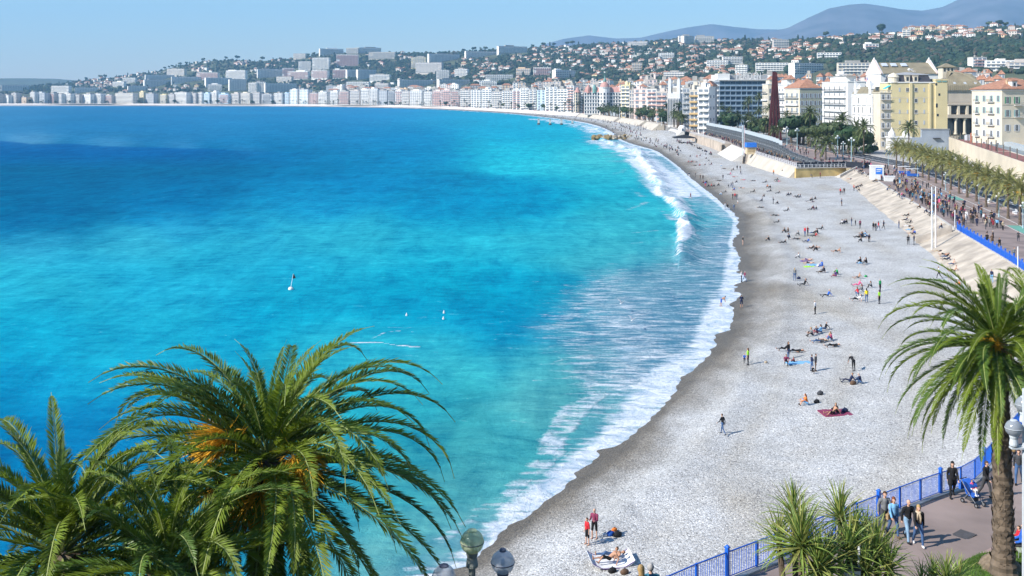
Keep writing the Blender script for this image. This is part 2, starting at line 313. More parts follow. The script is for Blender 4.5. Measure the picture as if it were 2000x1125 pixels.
def build_sea():
    cols = np.concatenate([np.linspace(-1400, -60, 30), np.linspace(-50, 800, 230), np.linspace(802, 1500, 470), np.linspace(1510, 2600, 30)])
    rows = np.concatenate([np.linspace(1900, 1135, 16), np.linspace(1130, 480, 330), np.linspace(479, 300, 150), np.linspace(299, 215, 115), np.linspace(214.4, 204, 22), [202, 198, 194, 192, 190.5]])
    px, py = np.meshgrid(cols, rows); d = HC * FP / (py - HOR); X = (px - 1000) / FP * d
    n, s = polydist(X, d, WPOLY, SEA_CLOSE); n = -n                    # n > 0 out at sea
    # base colour of the water
    wx = px + vnoise(px / 160, py / 22, 31, 3) * 46; wy = py + vnoise(px / 260, py / 16, 32, 3) * (3 + (py - HOR) * .035)
    CT = [(a, b, r * (.6 + .4 * min(1, r / 60)) if r < 60 else r - 8, g + max(0, 140 - g) * .40 + 5, min(224, bb + max(0, 170 - bb) * .2), q) for a, b, r, g, bb, q in CTRL]
    num = np.zeros(px.shape + (3,)); den = np.full(px.shape, 1e-9)
    for (cx_, cy_, r, g, b, sg) in CT:
        sy = sg * (.34 + .0006 * (cy_ - 186)) 
        wgt = np.exp(-.5 * (((wx - cx_) / (sg * 1.15)) ** 2 + ((wy - cy_) / sy) ** 2)) + 1e-7 / (1 + ((wx - cx_) ** 2 + 6 * (wy - cy_) ** 2) / 1e4) ** 2
        num += wgt[..., None] * np.array([r, g, b]); den += wgt
    c = num / den[..., None] / 255.
    c = np.where(c <= .04045, c / 12.92, ((c + .055) / 1.055) ** 2.4)
    bnd = 276 + np.clip(px, -400, 900) * .036 + vnoise(px / 70, px * 0, 9, 3) * 3          # sharp front between pale and deep water
    dk = .8 * np.clip((py - bnd) / 2.2, 0, 1) * np.clip((640 - px) / 280, 0, 1) * np.clip((330 - py) / 30, 0, 1)
    c = c * (1 - dk[..., None]) + np.array([.0, .125, .42]) * dk[..., None]
    c = c * np.array([.95, 1.09, .97]) * (1 + .12 * vnoise(px / 90, py / (2 + (py - HOR) * .02), 40, 4)[..., None])
    nn0 = n / wash_width(py); aer = np.clip(1.25 - nn0 - .8 * vnoise(X / 14, d / np.clip(d * .022, 1.5, 9), 80, 4), 0, 1) * np.clip((py - 225) / 60, .25, 1) * np.where(py > 760, .5, .74)
    c = c * (1 - aer[..., None]) + np.array([.12, .35, .50]) * aer[..., None]      # aerated water of the swash
    # foam
    ww = wash_width(py); ef = edge_foam(py)
    fea = vnoise(X / 14, d / np.clip(d * .022, 1.5, 9), 80, 4); fea2 = vnoise(X / 5, d / np.clip(d * .009, .6, 4), 81, 3)
    t = n / ww + fea * .55
    foam = np.where(t < .9, .43 + .05 * np.cos(np.pi * np.clip(t / .9, 0, 1)), .38 * np.exp(-(t - .9) * 1.9))
    foam = np.clip(foam + .13 * fea2, 0, 1) * np.clip(2.6 - n / ww / 1.4, 0, 1)
    foam = np.where((py > 760), foam * np.clip(1 - (py - 760) / 160, .55, 1), foam)
    foam = np.maximum(foam, 1.0 * np.clip(1.25 - n / ef + .45 * fea2 + .35 * fea, 0, .86))
    brk = np.zeros(px.shape)
    for pl, hw, st in STROKES:
        q = [tuple(P(a, b)[:2]) for a, b in pl]
        dd, _ = polydist(X, d, q); pm = d / FP
        f = st * np.clip(1.5 - np.abs(dd) / (hw * pm) + .8 * fea2 + .4 * fea, 0, 1) * (.80 + .45 * fea2)
        f = .80 * f; foam = np.where(f > foam, f, foam + .2 * f)
    for pl, hw, h in [([(1172, 272), (1240, 296), (1270, 335), (1298, 378), (1326, 415), (1336, 450), (1330, 490), (1326, 515)], 1.6, 1.35), ([(1110, 242), (1160, 250), (1190, 262)], 3, .8)]:
        q = [tuple(P(a, b)[:2]) for a, b in pl]; dd, sl = polydist(X, d, q); dd = dd + 2.6 * vnoise(sl / 9, sl * 0, 55, 3) + .8 * fea2; h = h * np.clip(.8 + 1.0 * vnoise(sl / 13, sl * 0 + 3, 56, 2), .12, 1.25)
        prof = np.where(dd < 0, np.exp(-(dd / (hw * 1.7)) ** 2), np.exp(-(dd / (hw * .55)) ** 2))
        brk = np.maximum(brk, h * prof)
    wave = vnoise(X / 9, d / 5, 51, 3) * .10 + vnoise(X / 30, d / 14, 52, 2) * .10
    lim = np.clip(n / 25, 0, 1)
    swash = np.where(n < 14, .16 * vnoise(s / 4.2, n * 0, 61, 3) + .06 * vnoise(s / 1.3, n * 0, 62, 2), 0) * np.clip(1 - n / 14, 0, 1) * np.clip((300 - d) / 100, .25, 1)
    far = np.clip((900 - d) / 500, 0, 1)
    Z = (wave * lim * far + brk + swash)
    V = np.stack([X, d, Z], -1); R, C, _ = V.shape
    i = np.arange(R - 1)[:, None] * C + np.arange(C - 1)[None, :]
    F = np.stack([i, i + 1, i + C + 1, i + C], -1).reshape(-1, 4)
    keep = (n.ravel()[F].max(1) > -16)
    F = F[keep]
    used = np.unique(F); remap = np.zeros(R * C, int); remap[used] = np.arange(len(used)); F = remap[F]
    sel = lambda a: a.reshape(R * C, -1)[used]
    col = np.concatenate([c, np.ones(c.shape[:2] + (1,))], -1)
    m = bpy.data.materials.new('sea_water'); m.use_nodes = True
    nd, l = m.node_tree.nodes, m.node_tree.links; b = nd['Principled BSDF']
    def A(nm):
        a = nd.new('ShaderNodeAttribute'); a.attribute_name = nm; return a
    def N(t, **k):
        x = nd.new(t)
        for q, v in k.items(): setattr(x, q, v)
        return x
    def M(op, a, b_=None, clamp=False):
        x = N('ShaderNodeMath', operation=op, use_clamp=clamp)
        for i_, v in enumerate((a, b_)):
            if v is None: continue
            if isinstance(v, (int, float)): x.inputs[i_].default_value = v
            else: l.new(v, x.inputs[i_])
        return x.outputs[0]
    def noise(vec, scale, detail=5, rough=.6, dist=0.0):
        x = N('ShaderNodeTexNoise'); x.inputs['Scale'].default_value = scale; x.inputs['Detail'].default_value = detail; x.inputs['Roughness'].default_value = rough
        x.inputs['Distortion'].default_value = dist
        l.new(vec, x.inputs['Vector']); return x.outputs['Fac']
    geo = N('ShaderNodeNewGeometry')
    mp = N('ShaderNodeMapping'); mp.inputs['Scale'].default_value = (.30, 1.15, 1.0); l.new(geo.outputs['Position'], mp.inputs[0])
    sn = A('shore').outputs['Vector']
    fo = A('foam').outputs['Fac']
    n1 = noise(mp.outputs[0], .55, 7, .68, .6); n2 = noise(geo.outputs['Position'], 2.2, 6, .7, .4)
    vor = N('ShaderNodeTexVoronoi', feature='DISTANCE_TO_EDGE'); vor.inputs['Scale'].default_value = .8
    dist = N('ShaderNodeMixRGB'); dist.inputs[0].default_value = .35; dist.blend_type = 'ADD'
    nc = N('ShaderNodeTexNoise'); nc.inputs['Scale'].default_value = .9; nc.inputs['Detail'].default_value = 4; l.new(mp.outputs[0], nc.inputs['Vector'])
    l.new(mp.outputs[0], dist.inputs[1]); l.new(nc.outputs['Color'], dist.inputs[2]); l.new(dist.outputs[0], vor.inputs['Vector'])
    lace = M('SUBTRACT', 1.0, M('MULTIPLY', vor.outputs['Distance'], 3.2), True)
    tex = M('ADD', M('ADD', M('MULTIPLY', n1, .62), M('MULTIPLY', n2, .24)), M('MULTIPLY', lace, .14))
    raw = M('ADD', M('SUBTRACT', fo, .47), M('MULTIPLY', M('SUBTRACT', tex, .49), 1.9))
    mr = N('ShaderNodeMapRange'); mr.inputs['From Min'].default_value = -.08; mr.inputs['From Max'].default_value = .42; mr.interpolation_type = 'SMOOTHSTEP'
    l.new(raw, mr.inputs['Value']); fm = mr.outputs[0]
    # open water: whitecaps of chop, its glints and ripple shading put into the colour
    wc = N('ShaderNodeMapRange'); wc.inputs['From Min'].default_value = .42; wc.inputs['From Max'].default_value = .70
    mp2 = N('ShaderNodeMapping'); mp2.inputs['Scale'].default_value = (.62, 1.15, 1.0); l.new(geo.outputs['Position'], mp2.inputs[0])
    ch = noise(mp2.outputs[0], .52, 9, .80, .35); l.new(ch, wc.inputs['Value'])
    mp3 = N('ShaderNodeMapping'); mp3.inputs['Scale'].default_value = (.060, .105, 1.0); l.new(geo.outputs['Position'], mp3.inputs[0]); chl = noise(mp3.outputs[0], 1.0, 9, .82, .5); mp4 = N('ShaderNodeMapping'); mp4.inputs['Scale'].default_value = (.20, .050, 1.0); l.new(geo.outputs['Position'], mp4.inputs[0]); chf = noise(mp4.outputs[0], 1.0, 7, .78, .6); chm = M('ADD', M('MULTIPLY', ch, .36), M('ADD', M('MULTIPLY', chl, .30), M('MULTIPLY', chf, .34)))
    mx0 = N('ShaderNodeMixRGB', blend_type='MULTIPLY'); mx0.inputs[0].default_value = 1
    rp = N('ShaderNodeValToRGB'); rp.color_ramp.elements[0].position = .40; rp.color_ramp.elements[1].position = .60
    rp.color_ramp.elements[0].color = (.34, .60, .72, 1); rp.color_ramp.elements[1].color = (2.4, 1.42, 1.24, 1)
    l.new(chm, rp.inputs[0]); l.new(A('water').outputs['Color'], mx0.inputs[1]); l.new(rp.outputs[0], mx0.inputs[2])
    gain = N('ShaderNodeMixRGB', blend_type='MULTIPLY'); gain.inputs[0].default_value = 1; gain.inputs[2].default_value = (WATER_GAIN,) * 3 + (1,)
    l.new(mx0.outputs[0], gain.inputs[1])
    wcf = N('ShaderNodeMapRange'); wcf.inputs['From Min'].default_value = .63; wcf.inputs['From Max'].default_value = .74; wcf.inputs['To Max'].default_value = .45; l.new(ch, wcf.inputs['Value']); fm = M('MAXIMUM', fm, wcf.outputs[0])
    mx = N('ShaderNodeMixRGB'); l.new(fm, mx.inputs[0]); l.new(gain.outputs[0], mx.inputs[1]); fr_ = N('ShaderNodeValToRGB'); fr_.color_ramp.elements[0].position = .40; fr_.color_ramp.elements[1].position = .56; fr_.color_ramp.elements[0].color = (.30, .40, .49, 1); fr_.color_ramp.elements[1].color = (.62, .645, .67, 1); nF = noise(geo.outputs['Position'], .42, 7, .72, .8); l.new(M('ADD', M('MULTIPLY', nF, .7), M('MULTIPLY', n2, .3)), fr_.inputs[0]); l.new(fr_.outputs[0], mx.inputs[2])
    b.inputs['Specular IOR Level'].default_value = 0
    nd.remove(b); df = N('ShaderNodeBsdfDiffuse'); gl = N('ShaderNodeBsdfGlossy'); ms = N('ShaderNodeMixShader')
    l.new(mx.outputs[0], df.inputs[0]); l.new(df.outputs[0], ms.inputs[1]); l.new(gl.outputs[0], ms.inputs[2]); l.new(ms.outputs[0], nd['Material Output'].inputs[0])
    gl.inputs[0].default_value = (.5, .8, 1, 1)
    fc = N('ShaderNodeMapRange'); fc.inputs['To Min'].default_value = .022; fc.inputs['To Max'].default_value = 0; l.new(fm, fc.inputs['Value']); l.new(fc.outputs[0], ms.inputs[0])
    rr = N('ShaderNodeMapRange'); rr.inputs['To Min'].default_value = .22; rr.inputs['To Max'].default_value = .9; l.new(fm, rr.inputs['Value']); l.new(rr.outputs[0], gl.inputs['Roughness'])
    bp = N('ShaderNodeBump'); bp.inputs['Strength'].default_value = .55; bp.inputs['Distance'].default_value = .55
    hh = M('ADD', ch, M('ADD', M('MULTIPLY', n2, .25), M('MULTIPLY', fm, M('MULTIPLY', nF, 1.4)))); l.new(hh, bp.inputs['Height']); l.new(bp.outputs[0], df.inputs['Normal']); l.new(bp.outputs[0], gl.inputs['Normal'])
    shore = np.stack([s, n, n * 0], -1)
    me = mesh_np('sea', sel(V), F, [m], smooth=True, attrs={'foam': ('FLOAT', sel(foam)), 'water': ('FLOAT_COLOR', sel(col)), 'shore': ('FLOAT_VECTOR', sel(shore))})
    structure(link('sea', me))
WATER_GAIN = .56
build_sea()
# ------------------------------------------------------------------ beach
def back_z(d): return np.interp(d, [40, 80, 130, 180, 220, 330, 420, 600, 900, 1600, 3000], [3.4, 3.2, 2.9, 2.7, 2.6, 2.4, 1.9, 1.7, 1.8, 1.8, 1.8])
EPOLY = [(e[0], e[1]) for e in EDGE_ALL]
def beach_z(X, Y):
    X = np.asarray(X, float); Y = np.asarray(Y, float)
    n, s = polydist(X, Y, WPOLY, SEA_CLOSE)                               # n > 0 inland
    bz = back_z(Y)
    k = np.clip(n, 0, None)
    up = 1.25 * (1 - np.exp(-k / 6.5)) + (bz - 1.25) * np.clip((k - 4) / 38, 0, 1)
    berm = .28 * np.exp(-((k - 6.5 - 1.6 * vnoise(s / 22, s * 0, 70, 2)) / 1.5) ** 2)
    z = np.where(n > 0, up + berm, np.maximum(.105 * n, -2.5))
    z = z + np.clip(k / 4, 0, 1) * (vnoise(X / 7, Y / 7, 71, 3) * .10 + vnoise(X / 1.7, Y / 1.7, 72, 2) * .075)
    # heap of shingle by the groyne
    for (hx, hy, rx, ry, hh) in HEAPS:
        z = z + hh * np.exp(-(((X - hx) / rx) ** 2 + ((Y - hy) / ry) ** 2) ** 1.2)
    return z, n, s
_hp = P(1298, 268, 1.8)
HEAPS = [(_hp.x, _hp.y, 13, 42, 4.3)]
def bz1(x, y): return float(beach_z(np.array([x]), np.array([y]))[0][0])
def beach_pt(px, py):
    """point of the beach surface that shows at a photo pixel"""
    z = 2.0
    for _ in range(6):
        p = P(px, py, z); z = bz1(p.x, p.y)
    return P(px, py, z)
def build_beach():
    st = WLS; T = np.gradient(st, axis=0); T /= np.linalg.norm(T, axis=1)[:, None]; Nn = np.stack([T[:, 1], -T[:, 0]], 1)
    # smooth normals so that strips do not cross
    ker = np.ones(25) / 25
    pad = lambda a: np.convolve(np.pad(a, 12, mode='edge'), ker, 'valid')
    Nn = np.stack([pad(Nn[:, 0]), pad(Nn[:, 1])], 1); Nn /= np.linalg.norm(Nn, axis=1)[:, None]
    # regular polar grid over the beach, cut to the strip between the sea bed and the promenade
    cols = np.concatenate([np.linspace(600, 1000, 60), np.linspace(1002, 2100, 420), np.linspace(2110, 2400, 20)])
    rows = np.concatenate([np.linspace(1400, 1130, 12), np.linspace(1126, 420, 240), np.linspace(418, 260, 120), np.linspace(259, 213, 80), np.linspace(212.5, 203, 30)])
    cols2 = np.concatenate([np.linspace(-900, 590, 90), cols]); px, py = np.meshgrid(cols2, rows)
    d = 26 * FP / (py - HOR); X = (px - 1000) / FP * d
    z, n, s = beach_z(X, d)
    e, _ = polydist(X, d, EPOLY, [(-9000, 2700), (-9000, -500), (5, -500)])                                # > 0 inland of the promenade edge
    V = np.stack([X, d, z], -1); R, C, _ = V.shape
    i = np.arange(R - 1)[:, None] * C + np.arange(C - 1)[None, :]
    F = np.stack([i, i + 1, i + C + 1, i + C], -1).reshape(-1, 4)
    ok = (n.ravel()[F].max(1) > -20) & (e.ravel()[F].min(1) < np.where(d.ravel()[F].min(1) > 150, 6, 5))
    F = F[ok]; used = np.unique(F); rm = np.zeros(R * C, int); rm[used] = np.arange(len(used)); F = rm[F]
    sel = lambda a: a.reshape(R * C, -1)[used]
    wetw = np.interp(d, [40, 65, 90, 120, 170, 300, 700, 1600], [2.2, 2.5, 2.8, 5.0, 5.0, 4.2, 5, 8])
    wet = n / wetw + .55 * vnoise(X / 4.5, d / 9, 75, 4) + .30 * vnoise(X / 1.2, d / 3, 79, 3)
    damp = np.clip(1.35 - wet * .66 + .5 * vnoise(X / 9, d / 16, 76, 3), 0, 1) * np.clip(2.9 - n / wetw, 0, 1)
    wetm = np.clip((.55 - n / wetw * .9 + .22 * vnoise(X / 3, d / 3, 77, 3)) * 3, 0, 1)
    # old foot-worn and damp patches higher up
    patch = np.clip(vnoise(X / 8, d / 26, 78, 3) * 2.0 - .25, 0, 1) * .7
    for k_, (n0, w_, a_) in enumerate(((9, .9, .5), (15, 1.3, .45), (23, 1.8, .5), (31, 1.2, .35))):      # storm ridges of darker stones along the shore
        patch = np.maximum(patch, a_ * np.exp(-((n - n0 - 3.2 * vnoise(s / 26, s * 0, 85 + k_, 3)) / w_) ** 2) * np.clip(.5 + 1.2 * vnoise(s / 17, n / 6, 90 + k_, 3), 0, 1))
    m = bpy.data.materials.new('shingle'); m.use_nodes = True
    nd, l = m.node_tree.nodes, m.node_tree.links; b = nd['Principled BSDF']
    geo = nd.new('ShaderNodeNewGeometry')
    def vor(sc_, rand=1.0):
        v = nd.new('ShaderNodeTexVoronoi'); v.inputs['Scale'].default_value = sc_; v.inputs['Randomness'].default_value = rand
        l.new(geo.outputs['Position'], v.inputs['Vector']); return v
    v1 = vor(11.5); v2 = vor(6.1); v3 = vor(24.0)
    sp = nd.new('ShaderNodeSeparateColor'); l.new(v1.outputs['Color'], sp.inputs[0])
    sp2 = nd.new('ShaderNodeSeparateColor'); l.new(v2.outputs['Color'], sp2.inputs[0])
    r1 = nd.new('ShaderNodeValToRGB'); e1 = r1.color_ramp.elements
    e1[0].position = 0; e1[0].color = (.17, .165, .16, 1); e1[1].position = 1; e1[1].color = (.66, .665, .67, 1)
    for ps, cl in ((.12, (.28, .28, .28, 1)), (.35, (.385, .382, .375, 1)), (.7, (.45, .447, .44, 1)), (.9, (.52, .52, .515, 1))):
        q = e1.new(ps); q.color = cl
    l.new(sp.outputs[0], r1.inputs[0])
    r2 = nd.new('ShaderNodeValToRGB'); e2 = r2.color_ramp.elements
    e2[0].color = (.90, .90, .90, 1); e2[1].color = (1.08, 1.07, 1.05, 1); l.new(sp2.outputs[1], r2.inputs[0])
    mu = nd.new('ShaderNodeMixRGB'); mu.blend_type = 'MULTIPLY'; mu.inputs[0].default_value = 1; l.new(r1.outputs[0], mu.inputs[1]); l.new(r2.outputs[0], mu.inputs[2])
    nz = nd.new('ShaderNodeTexNoise'); nz.inputs['Scale'].default_value = .22; nz.inputs['Detail'].default_value = 6; l.new(geo.outputs['Position'], nz.inputs['Vector'])
    r3 = nd.new('ShaderNodeValToRGB'); e3 = r3.color_ramp.elements; e3[0].position = .32; e3[1].position = .68
    e3[0].color = (.84, .83, .81, 1); e3[1].color = (1.08, 1.08, 1.08, 1); l.new(nz.outputs[0], r3.inputs[0])
    mu2 = nd.new('ShaderNodeMixRGB'); mu2.blend_type = 'MULTIPLY'; mu2.inputs[0].default_value = 1; l.new(mu.outputs[0], mu2.inputs[1]); l.new(r3.outputs[0], mu2.inputs[2])
    def attr(nm):
        a = nd.new('ShaderNodeAttribute'); a.attribute_name = nm; return a.outputs['Fac']
    pa = nd.new('ShaderNodeMixRGB'); pa.blend_type = 'MULTIPLY'; l.new(attr('patch'), pa.inputs[0]); l.new(mu2.outputs[0], pa.inputs[1]); pa.inputs[2].default_value = (.80, .73, .62, 1)
    da = nd.new('ShaderNodeMixRGB'); da.blend_type = 'MULTIPLY'; l.new(attr('damp'), da.inputs[0]); l.new(pa.outputs[0], da.inputs[1]); da.inputs[2].default_value = (.47, .43, .375, 1)
    we = nd.new('ShaderNodeMixRGB'); we.blend_type = 'MULTIPLY'; l.new(attr('wet'), we.inputs[0]); l.new(da.outputs[0], we.inputs[1]); we.inputs[2].default_value = (.64, .60, .54, 1)
    l.new(we.outputs[0], b.inputs['Base Color'])
    ro = nd.new('ShaderNodeMapRange'); l.new(attr('wet'), ro.inputs['Value']); ro.inputs['To Min'].default_value = .85; ro.inputs['To Max'].default_value = .5; l.new(ro.outputs[0], b.inputs['Roughness'])
    b.inputs['Specular IOR Level'].default_value = .25
    bp = nd.new('ShaderNodeBump'); bp.inputs['Strength'].default_value = .6; bp.inputs['Distance'].default_value = .06; bp.invert = True
    ad = nd.new('ShaderNodeMath'); ad.operation = 'MULTIPLY_ADD'; ad.inputs[1].default_value = .7; l.new(v2.outputs['Distance'], ad.inputs[0]); l.new(v1.outputs['Distance'], ad.inputs[2])
    l.new(ad.outputs[0], bp.inputs['Height']); l.new(bp.outputs[0], b.inputs['Normal'])
    me = mesh_np('beach', sel(V), F, [m], smooth=True, attrs={'damp': ('FLOAT', sel(damp)), 'wet': ('FLOAT', sel(wetm)), 'patch': ('FLOAT', sel(patch))})
    structure(link('beach', me))
build_beach()
# ------------------------------------------------------------------ air
def build_haze():
    mb = MB(); mb.box(-9500, 9500, -400, 13600, -4, 1180)
    m = bpy.data.materials.new('haze_air'); m.use_nodes = True; nt = m.node_tree
    nt.nodes.remove(nt.nodes['Principled BSDF'])
    v = nt.nodes.new('ShaderNodeVolumePrincipled'); v.inputs['Color'].default_value = (.31, .64, 1.0, 1); v.inputs['Density'].default_value = HAZE
    v.inputs['Anisotropy'].default_value = .0
    nt.links.new(v.outputs[0], nt.nodes['Material Output'].inputs['Volume'])
    o = mb.obj('haze', m); stuff(o); o.display_type = 'WIRE'
HAZE = 8.5e-5
build_haze()
# ------------------------------------------------------------------ promenade, road, walls
MAIN = EDGE + [(108.5, 345, 4.95), (110, 400, 5.0), (111.5, 460, 5.0), (114.5, 530, 5.0), (119, 620, 5.0), (124, 720, 5.0), (127, 820, 5.0)]
ML = resample(MAIN, lambda d: max(1.0, d * .02))
_T = np.gradient(ML[:, :2], axis=0); _T /= np.linalg.norm(_T, axis=1)[:, None]
_k = np.ones(9) / 9
MN = np.stack([_T[:, 1], -_T[:, 0]], 1)
MN = np.stack([np.convolve(np.pad(MN[:, i], 4, mode='edge'), _k, 'valid') for i in (0, 1)], 1); MN /= np.linalg.norm(MN, axis=1)[:, None]
MS = np.concatenate([[0], np.cumsum(np.linalg.norm(np.diff(ML[:, :2], axis=0), axis=1))])
def main_at(s, off=0.0):
    """point of the promenade at arc length s and distance off inland of its edge; heading of the edge"""
    q = [np.interp(s, MS, ML[:, i]) for i in range(3)]; n = [np.interp(s, MS, MN[:, i]) for i in (0, 1)]
    return Vector((q[0] + n[0] * off, q[1] + n[1] * off, q[2])), math.atan2(n[1], n[0])
def s_of_d(d): return float(np.interp(d, ML[:, 1], MS))
def ribbon(name, o0, o1, m, dz0=0.0, dz1=None, d0=0, d1=900, skirt=None, kind=True):
    dz1 = dz0 if dz1 is None else dz1
    k = np.where((ML[:, 1] >= d0) & (ML[:, 1] <= d1))[0]
    offs = np.linspace(o0, o1, max(2, int(abs(o1 - o0) / 3) + 1))
    V = []
    for i in k:
        for j, o in enumerate(offs):
            t = j / (len(offs) - 1)
            V.append((ML[i, 0] + MN[i, 0] * o, ML[i, 1] + MN[i, 1] * o, ML[i, 2] + dz0 + (dz1 - dz0) * t))
    c = len(offs)
    F = [(a * c + b, a * c + b + 1, (a + 1) * c + b + 1, (a + 1) * c + b) for a in range(len(k) - 1) for b in range(c - 1)]
    o = link(name, mesh_np(name, V, F, [m]))
    return structure(o) if kind else o
def solid(mb, d0, d1, o0, o1, h0, h1, m=0, step=1):
    """bar running along the promenade between two offsets and two heights above it"""
    k = [i for i in range(len(ML)) if d0 <= ML[i, 1] <= d1][::step]
    V = []; F = []
    for i in k:
        for o, h in ((o0, h0), (o1, h0), (o1, h1), (o0, h1)):
            V.append((ML[i, 0] + MN[i, 0] * o, ML[i, 1] + MN[i, 1] * o, ML[i, 2] + h))
    for a in range(len(k) - 1):
        for b in range(4):
            F.append((a * 4 + b, a * 4 + (b + 1) % 4, a * 4 + 4 + (b + 1) % 4, a * 4 + 4 + b))
    F += [(0, 3, 2, 1), tuple((len(k) - 1) * 4 + i for i in range(4))]
    mb.add(V, F, m)
asph = mat('brown_asphalt', (.235, .182, .162), .9, .24, .35, .1)
pink = mat('pink_paving', (.33, .235, .205), .9, .12, .8)
road_m = mat('road_asphalt', (.055, .057, .062), .85, .2, .3)
kerb_m = mat('kerb_stone', (.46, .43, .39), .85, .15, 2.0)
white_p = mat('white_paint', (.62, .62, .61), .6, .06, 1)
green_p = mat('green_lane_paint', (.12, .30, .24), .8, .12, .6)
cream = mat('cream_render', (.46, .41, .34), .9, .12, .25, .05)
ribbon('promenade', .3, 15, asph)
ribbon('promenade_border', 4.6, 5.6, pink, .006, d0=0, d1=60)
ribbon('promenade_paving', 15, 17, pink, 0.0)
ribbon('road', 17.2, 28, road_m, -.12)
ribbon('pavement', 28.2, 36, mat('grey_paving', (.36, .34, .32), .9, .12, .5), 0.0, d0=0, d1=420)
ribbon('pavement', 28.2, 60, mat('grey_paving', (.36, .34, .32), .9, .12, .5), -.01, d0=330, d1=900)
mb = MB(); solid(mb, 0, 900, 17.0, 17.25, -.2, .02); solid(mb, 0, 900, 28.0, 28.25, -.2, .02); structure(mb.obj('kerb', kerb_m))
mb = MB(); solid(mb, 0, 330, -.12, .32, -.4, .07); structure(mb.obj('promenade_coping', kerb_m))
ribbon('cycle_lane_line', 12.0, 12.15, white_p, .006, d0=100, d1=330)
ribbon('cycle_lane_line', 9.6, 9.72, white_p, .006, d0=100, d1=330)
for d0, d1 in ((128, 140), (168, 186), (226, 240)): ribbon('cycle_lane_patch', 9.9, 11.9, green_p, .005, d0=d0, d1=d1)
ribbon('road_line', 17.7, 17.85, white_p, -.114, d0=100, d1=500); ribbon('road_line', 27.3, 27.45, white_p, -.114, d0=100, d1=500)
mb = MB()
for s in np.arange(s_of_d(120), s_of_d(560), 6.0):                       # white boxed median and dashes
    a, r = main_at(s, 20.6); T = Matrix.Translation(a + Vector((0, 0, -.118))) @ Matrix.Rotation(r, 4, 'Z')
    for x0, x1, y0, y1 in ((-.5, .5, 0, .25), (-.5, .5, 3.9, 4.15), (-.5, -.3, .25, 3.9), (.3, .5, .25, 3.9)): mb.box(x0, x1, y0, y1, .0, .006, 0, T)
    b, r = main_at(s, 24.2); T = Matrix.Translation(b + Vector((0, 0, -.118))) @ Matrix.Rotation(r, 4, 'Z'); mb.box(-.08, .08, 0, 3, 0, .006, 0, T)
structure(mb.obj('road_markings', white_p))
# stone revetment and near wall under the promenade edge
rev = mat('pale_stone', (.40, .345, .28), .9, .32, .35, .35)
V = []; cN = 6
for i in range(len(ML)):
    if ML[i, 1] > 326: break
    off = float(np.interp(ML[i, 1], [60, 105, 130, 200, 300, 326], [.25, 3.5, 6.5, 7.0, 6.2, 5.5]))
    for j in range(cN):
        t = j / (cN - 1); x = ML[i, 0] - MN[i, 0] * off * t; y = ML[i, 1] - MN[i, 1] * off * t
        zf = bz1(x, y) - .35 if j == cN - 1 else None
        V.append([x, y, zf])
    zt = ML[i, 2] - .05; zb = V[-1][2]
    for j in range(cN): V[-cN + j][2] = zt + (zb - zt) * (j / (cN - 1)) + (.06 * math.sin(i * 1.7 + j * 2.3) if 0 < j < cN - 1 else 0)
nr = len(V) // cN
F = [(a * cN + b, a * cN + b + 1, (a + 1) * cN + b + 1, (a + 1) * cN + b) for a in range(nr - 1) for b in range(cN - 1)]
o = link('revetment', mesh_np('revetment', V, F, [rev])); tag(o, 'sloping pale stone revetment below the crowded promenade edge', 'sea wall', at=Vector((80, 195, 3)))
# land fill of the lower esplanade between the sea wall and the promenade line
E2 = resample(EDGE2, lambda d: max(2, d * .03))
V = []; F = []
for i, e in enumerate(E2):
    mx_ = float(np.interp(e[1], ML[:, 1], ML[:, 0])) if e[1] < 815 else e[0] + 40 * min(1, (e[1] - 815) / 100 + .6)
    for t in (0, .5, 1):
        V.append((e[0] + (mx_ + .4 - e[0]) * t, e[1], e[2] - .02))
F = [(a * 3 + b, a * 3 + b + 1, a * 3 + 4 + b, a * 3 + 3 + b) for a in range(len([e for e in E2 if e[1] < 1300]) - 1) for b in range(2)]
structure(link('lower_esplanade', mesh_np('lower_esplanade', V, F, [asph])))
def e2_at(d, off=0.0):
    """point of the lower sea wall line at depth d (off metres inland)"""
    m_ = E2[E2[:, 1] < 1300]; x = float(np.interp(d, m_[:, 1], m_[:, 0])); z = float(np.interp(d, m_[:, 1], m_[:, 2]))
    x2 = float(np.interp(d + 3, m_[:, 1], m_[:, 0])); h = math.atan2(3, x2 - x)
    return Vector((x + math.sin(h) * off, d - math.cos(h) * off, z)), h
def wall_run(name, label, pts, thick, m, foot=0.0, cat='sea wall', capm=None):
    """wall along plan points with tops; each foot reaches the beach, pushed seaward by foot metres"""
    mb = MB(); n = len(pts); V = []
    P3 = [Vector(p) for p in pts]
    for i, p in enumerate(P3):
        t = (P3[min(i + 1, n - 1)] - P3[max(i - 1, 0)]); t.z = 0; t.normalize(); nn = Vector((t.y, -t.x, 0))       # inland side
        f = p - nn * foot; zf = min(p.z - .5, max(bz1(f.x, f.y), .2) - .4)
        V += [tuple(Vector((f.x, f.y, zf))), tuple(p), tuple(p + nn * thick), tuple(Vector((p.x + nn.x * thick, p.y + nn.y * thick, zf)))]
    F = [(a * 4 + b, a * 4 + (b + 1) % 4, a * 4 + 4 + (b + 1) % 4, a * 4 + 4 + b) for a in range(n - 1) for b in range(4)] + [(0, 3, 2, 1), tuple((n - 1) * 4 + i for i in range(4))]
    mb.add(V, F)
    o = mb.obj(name, m); mid = P3[n // 2]
    tag(o, label, cat, at=mid)
    if capm:
        c = MB()
        for a, b in zip(P3[:-1], P3[1:]): c.tube([a + Vector((0, 0, .06)), b + Vector((0, 0, .06))], .22, 4)
        c.obj('coping', capm, o)
    return o
def e2_pts(d0, d1, n=8, up=.25):
    out = []
    for d in np.linspace(d0, d1, n):
        p, _ = e2_at(d); p.z += up; out.append(p)
    return out
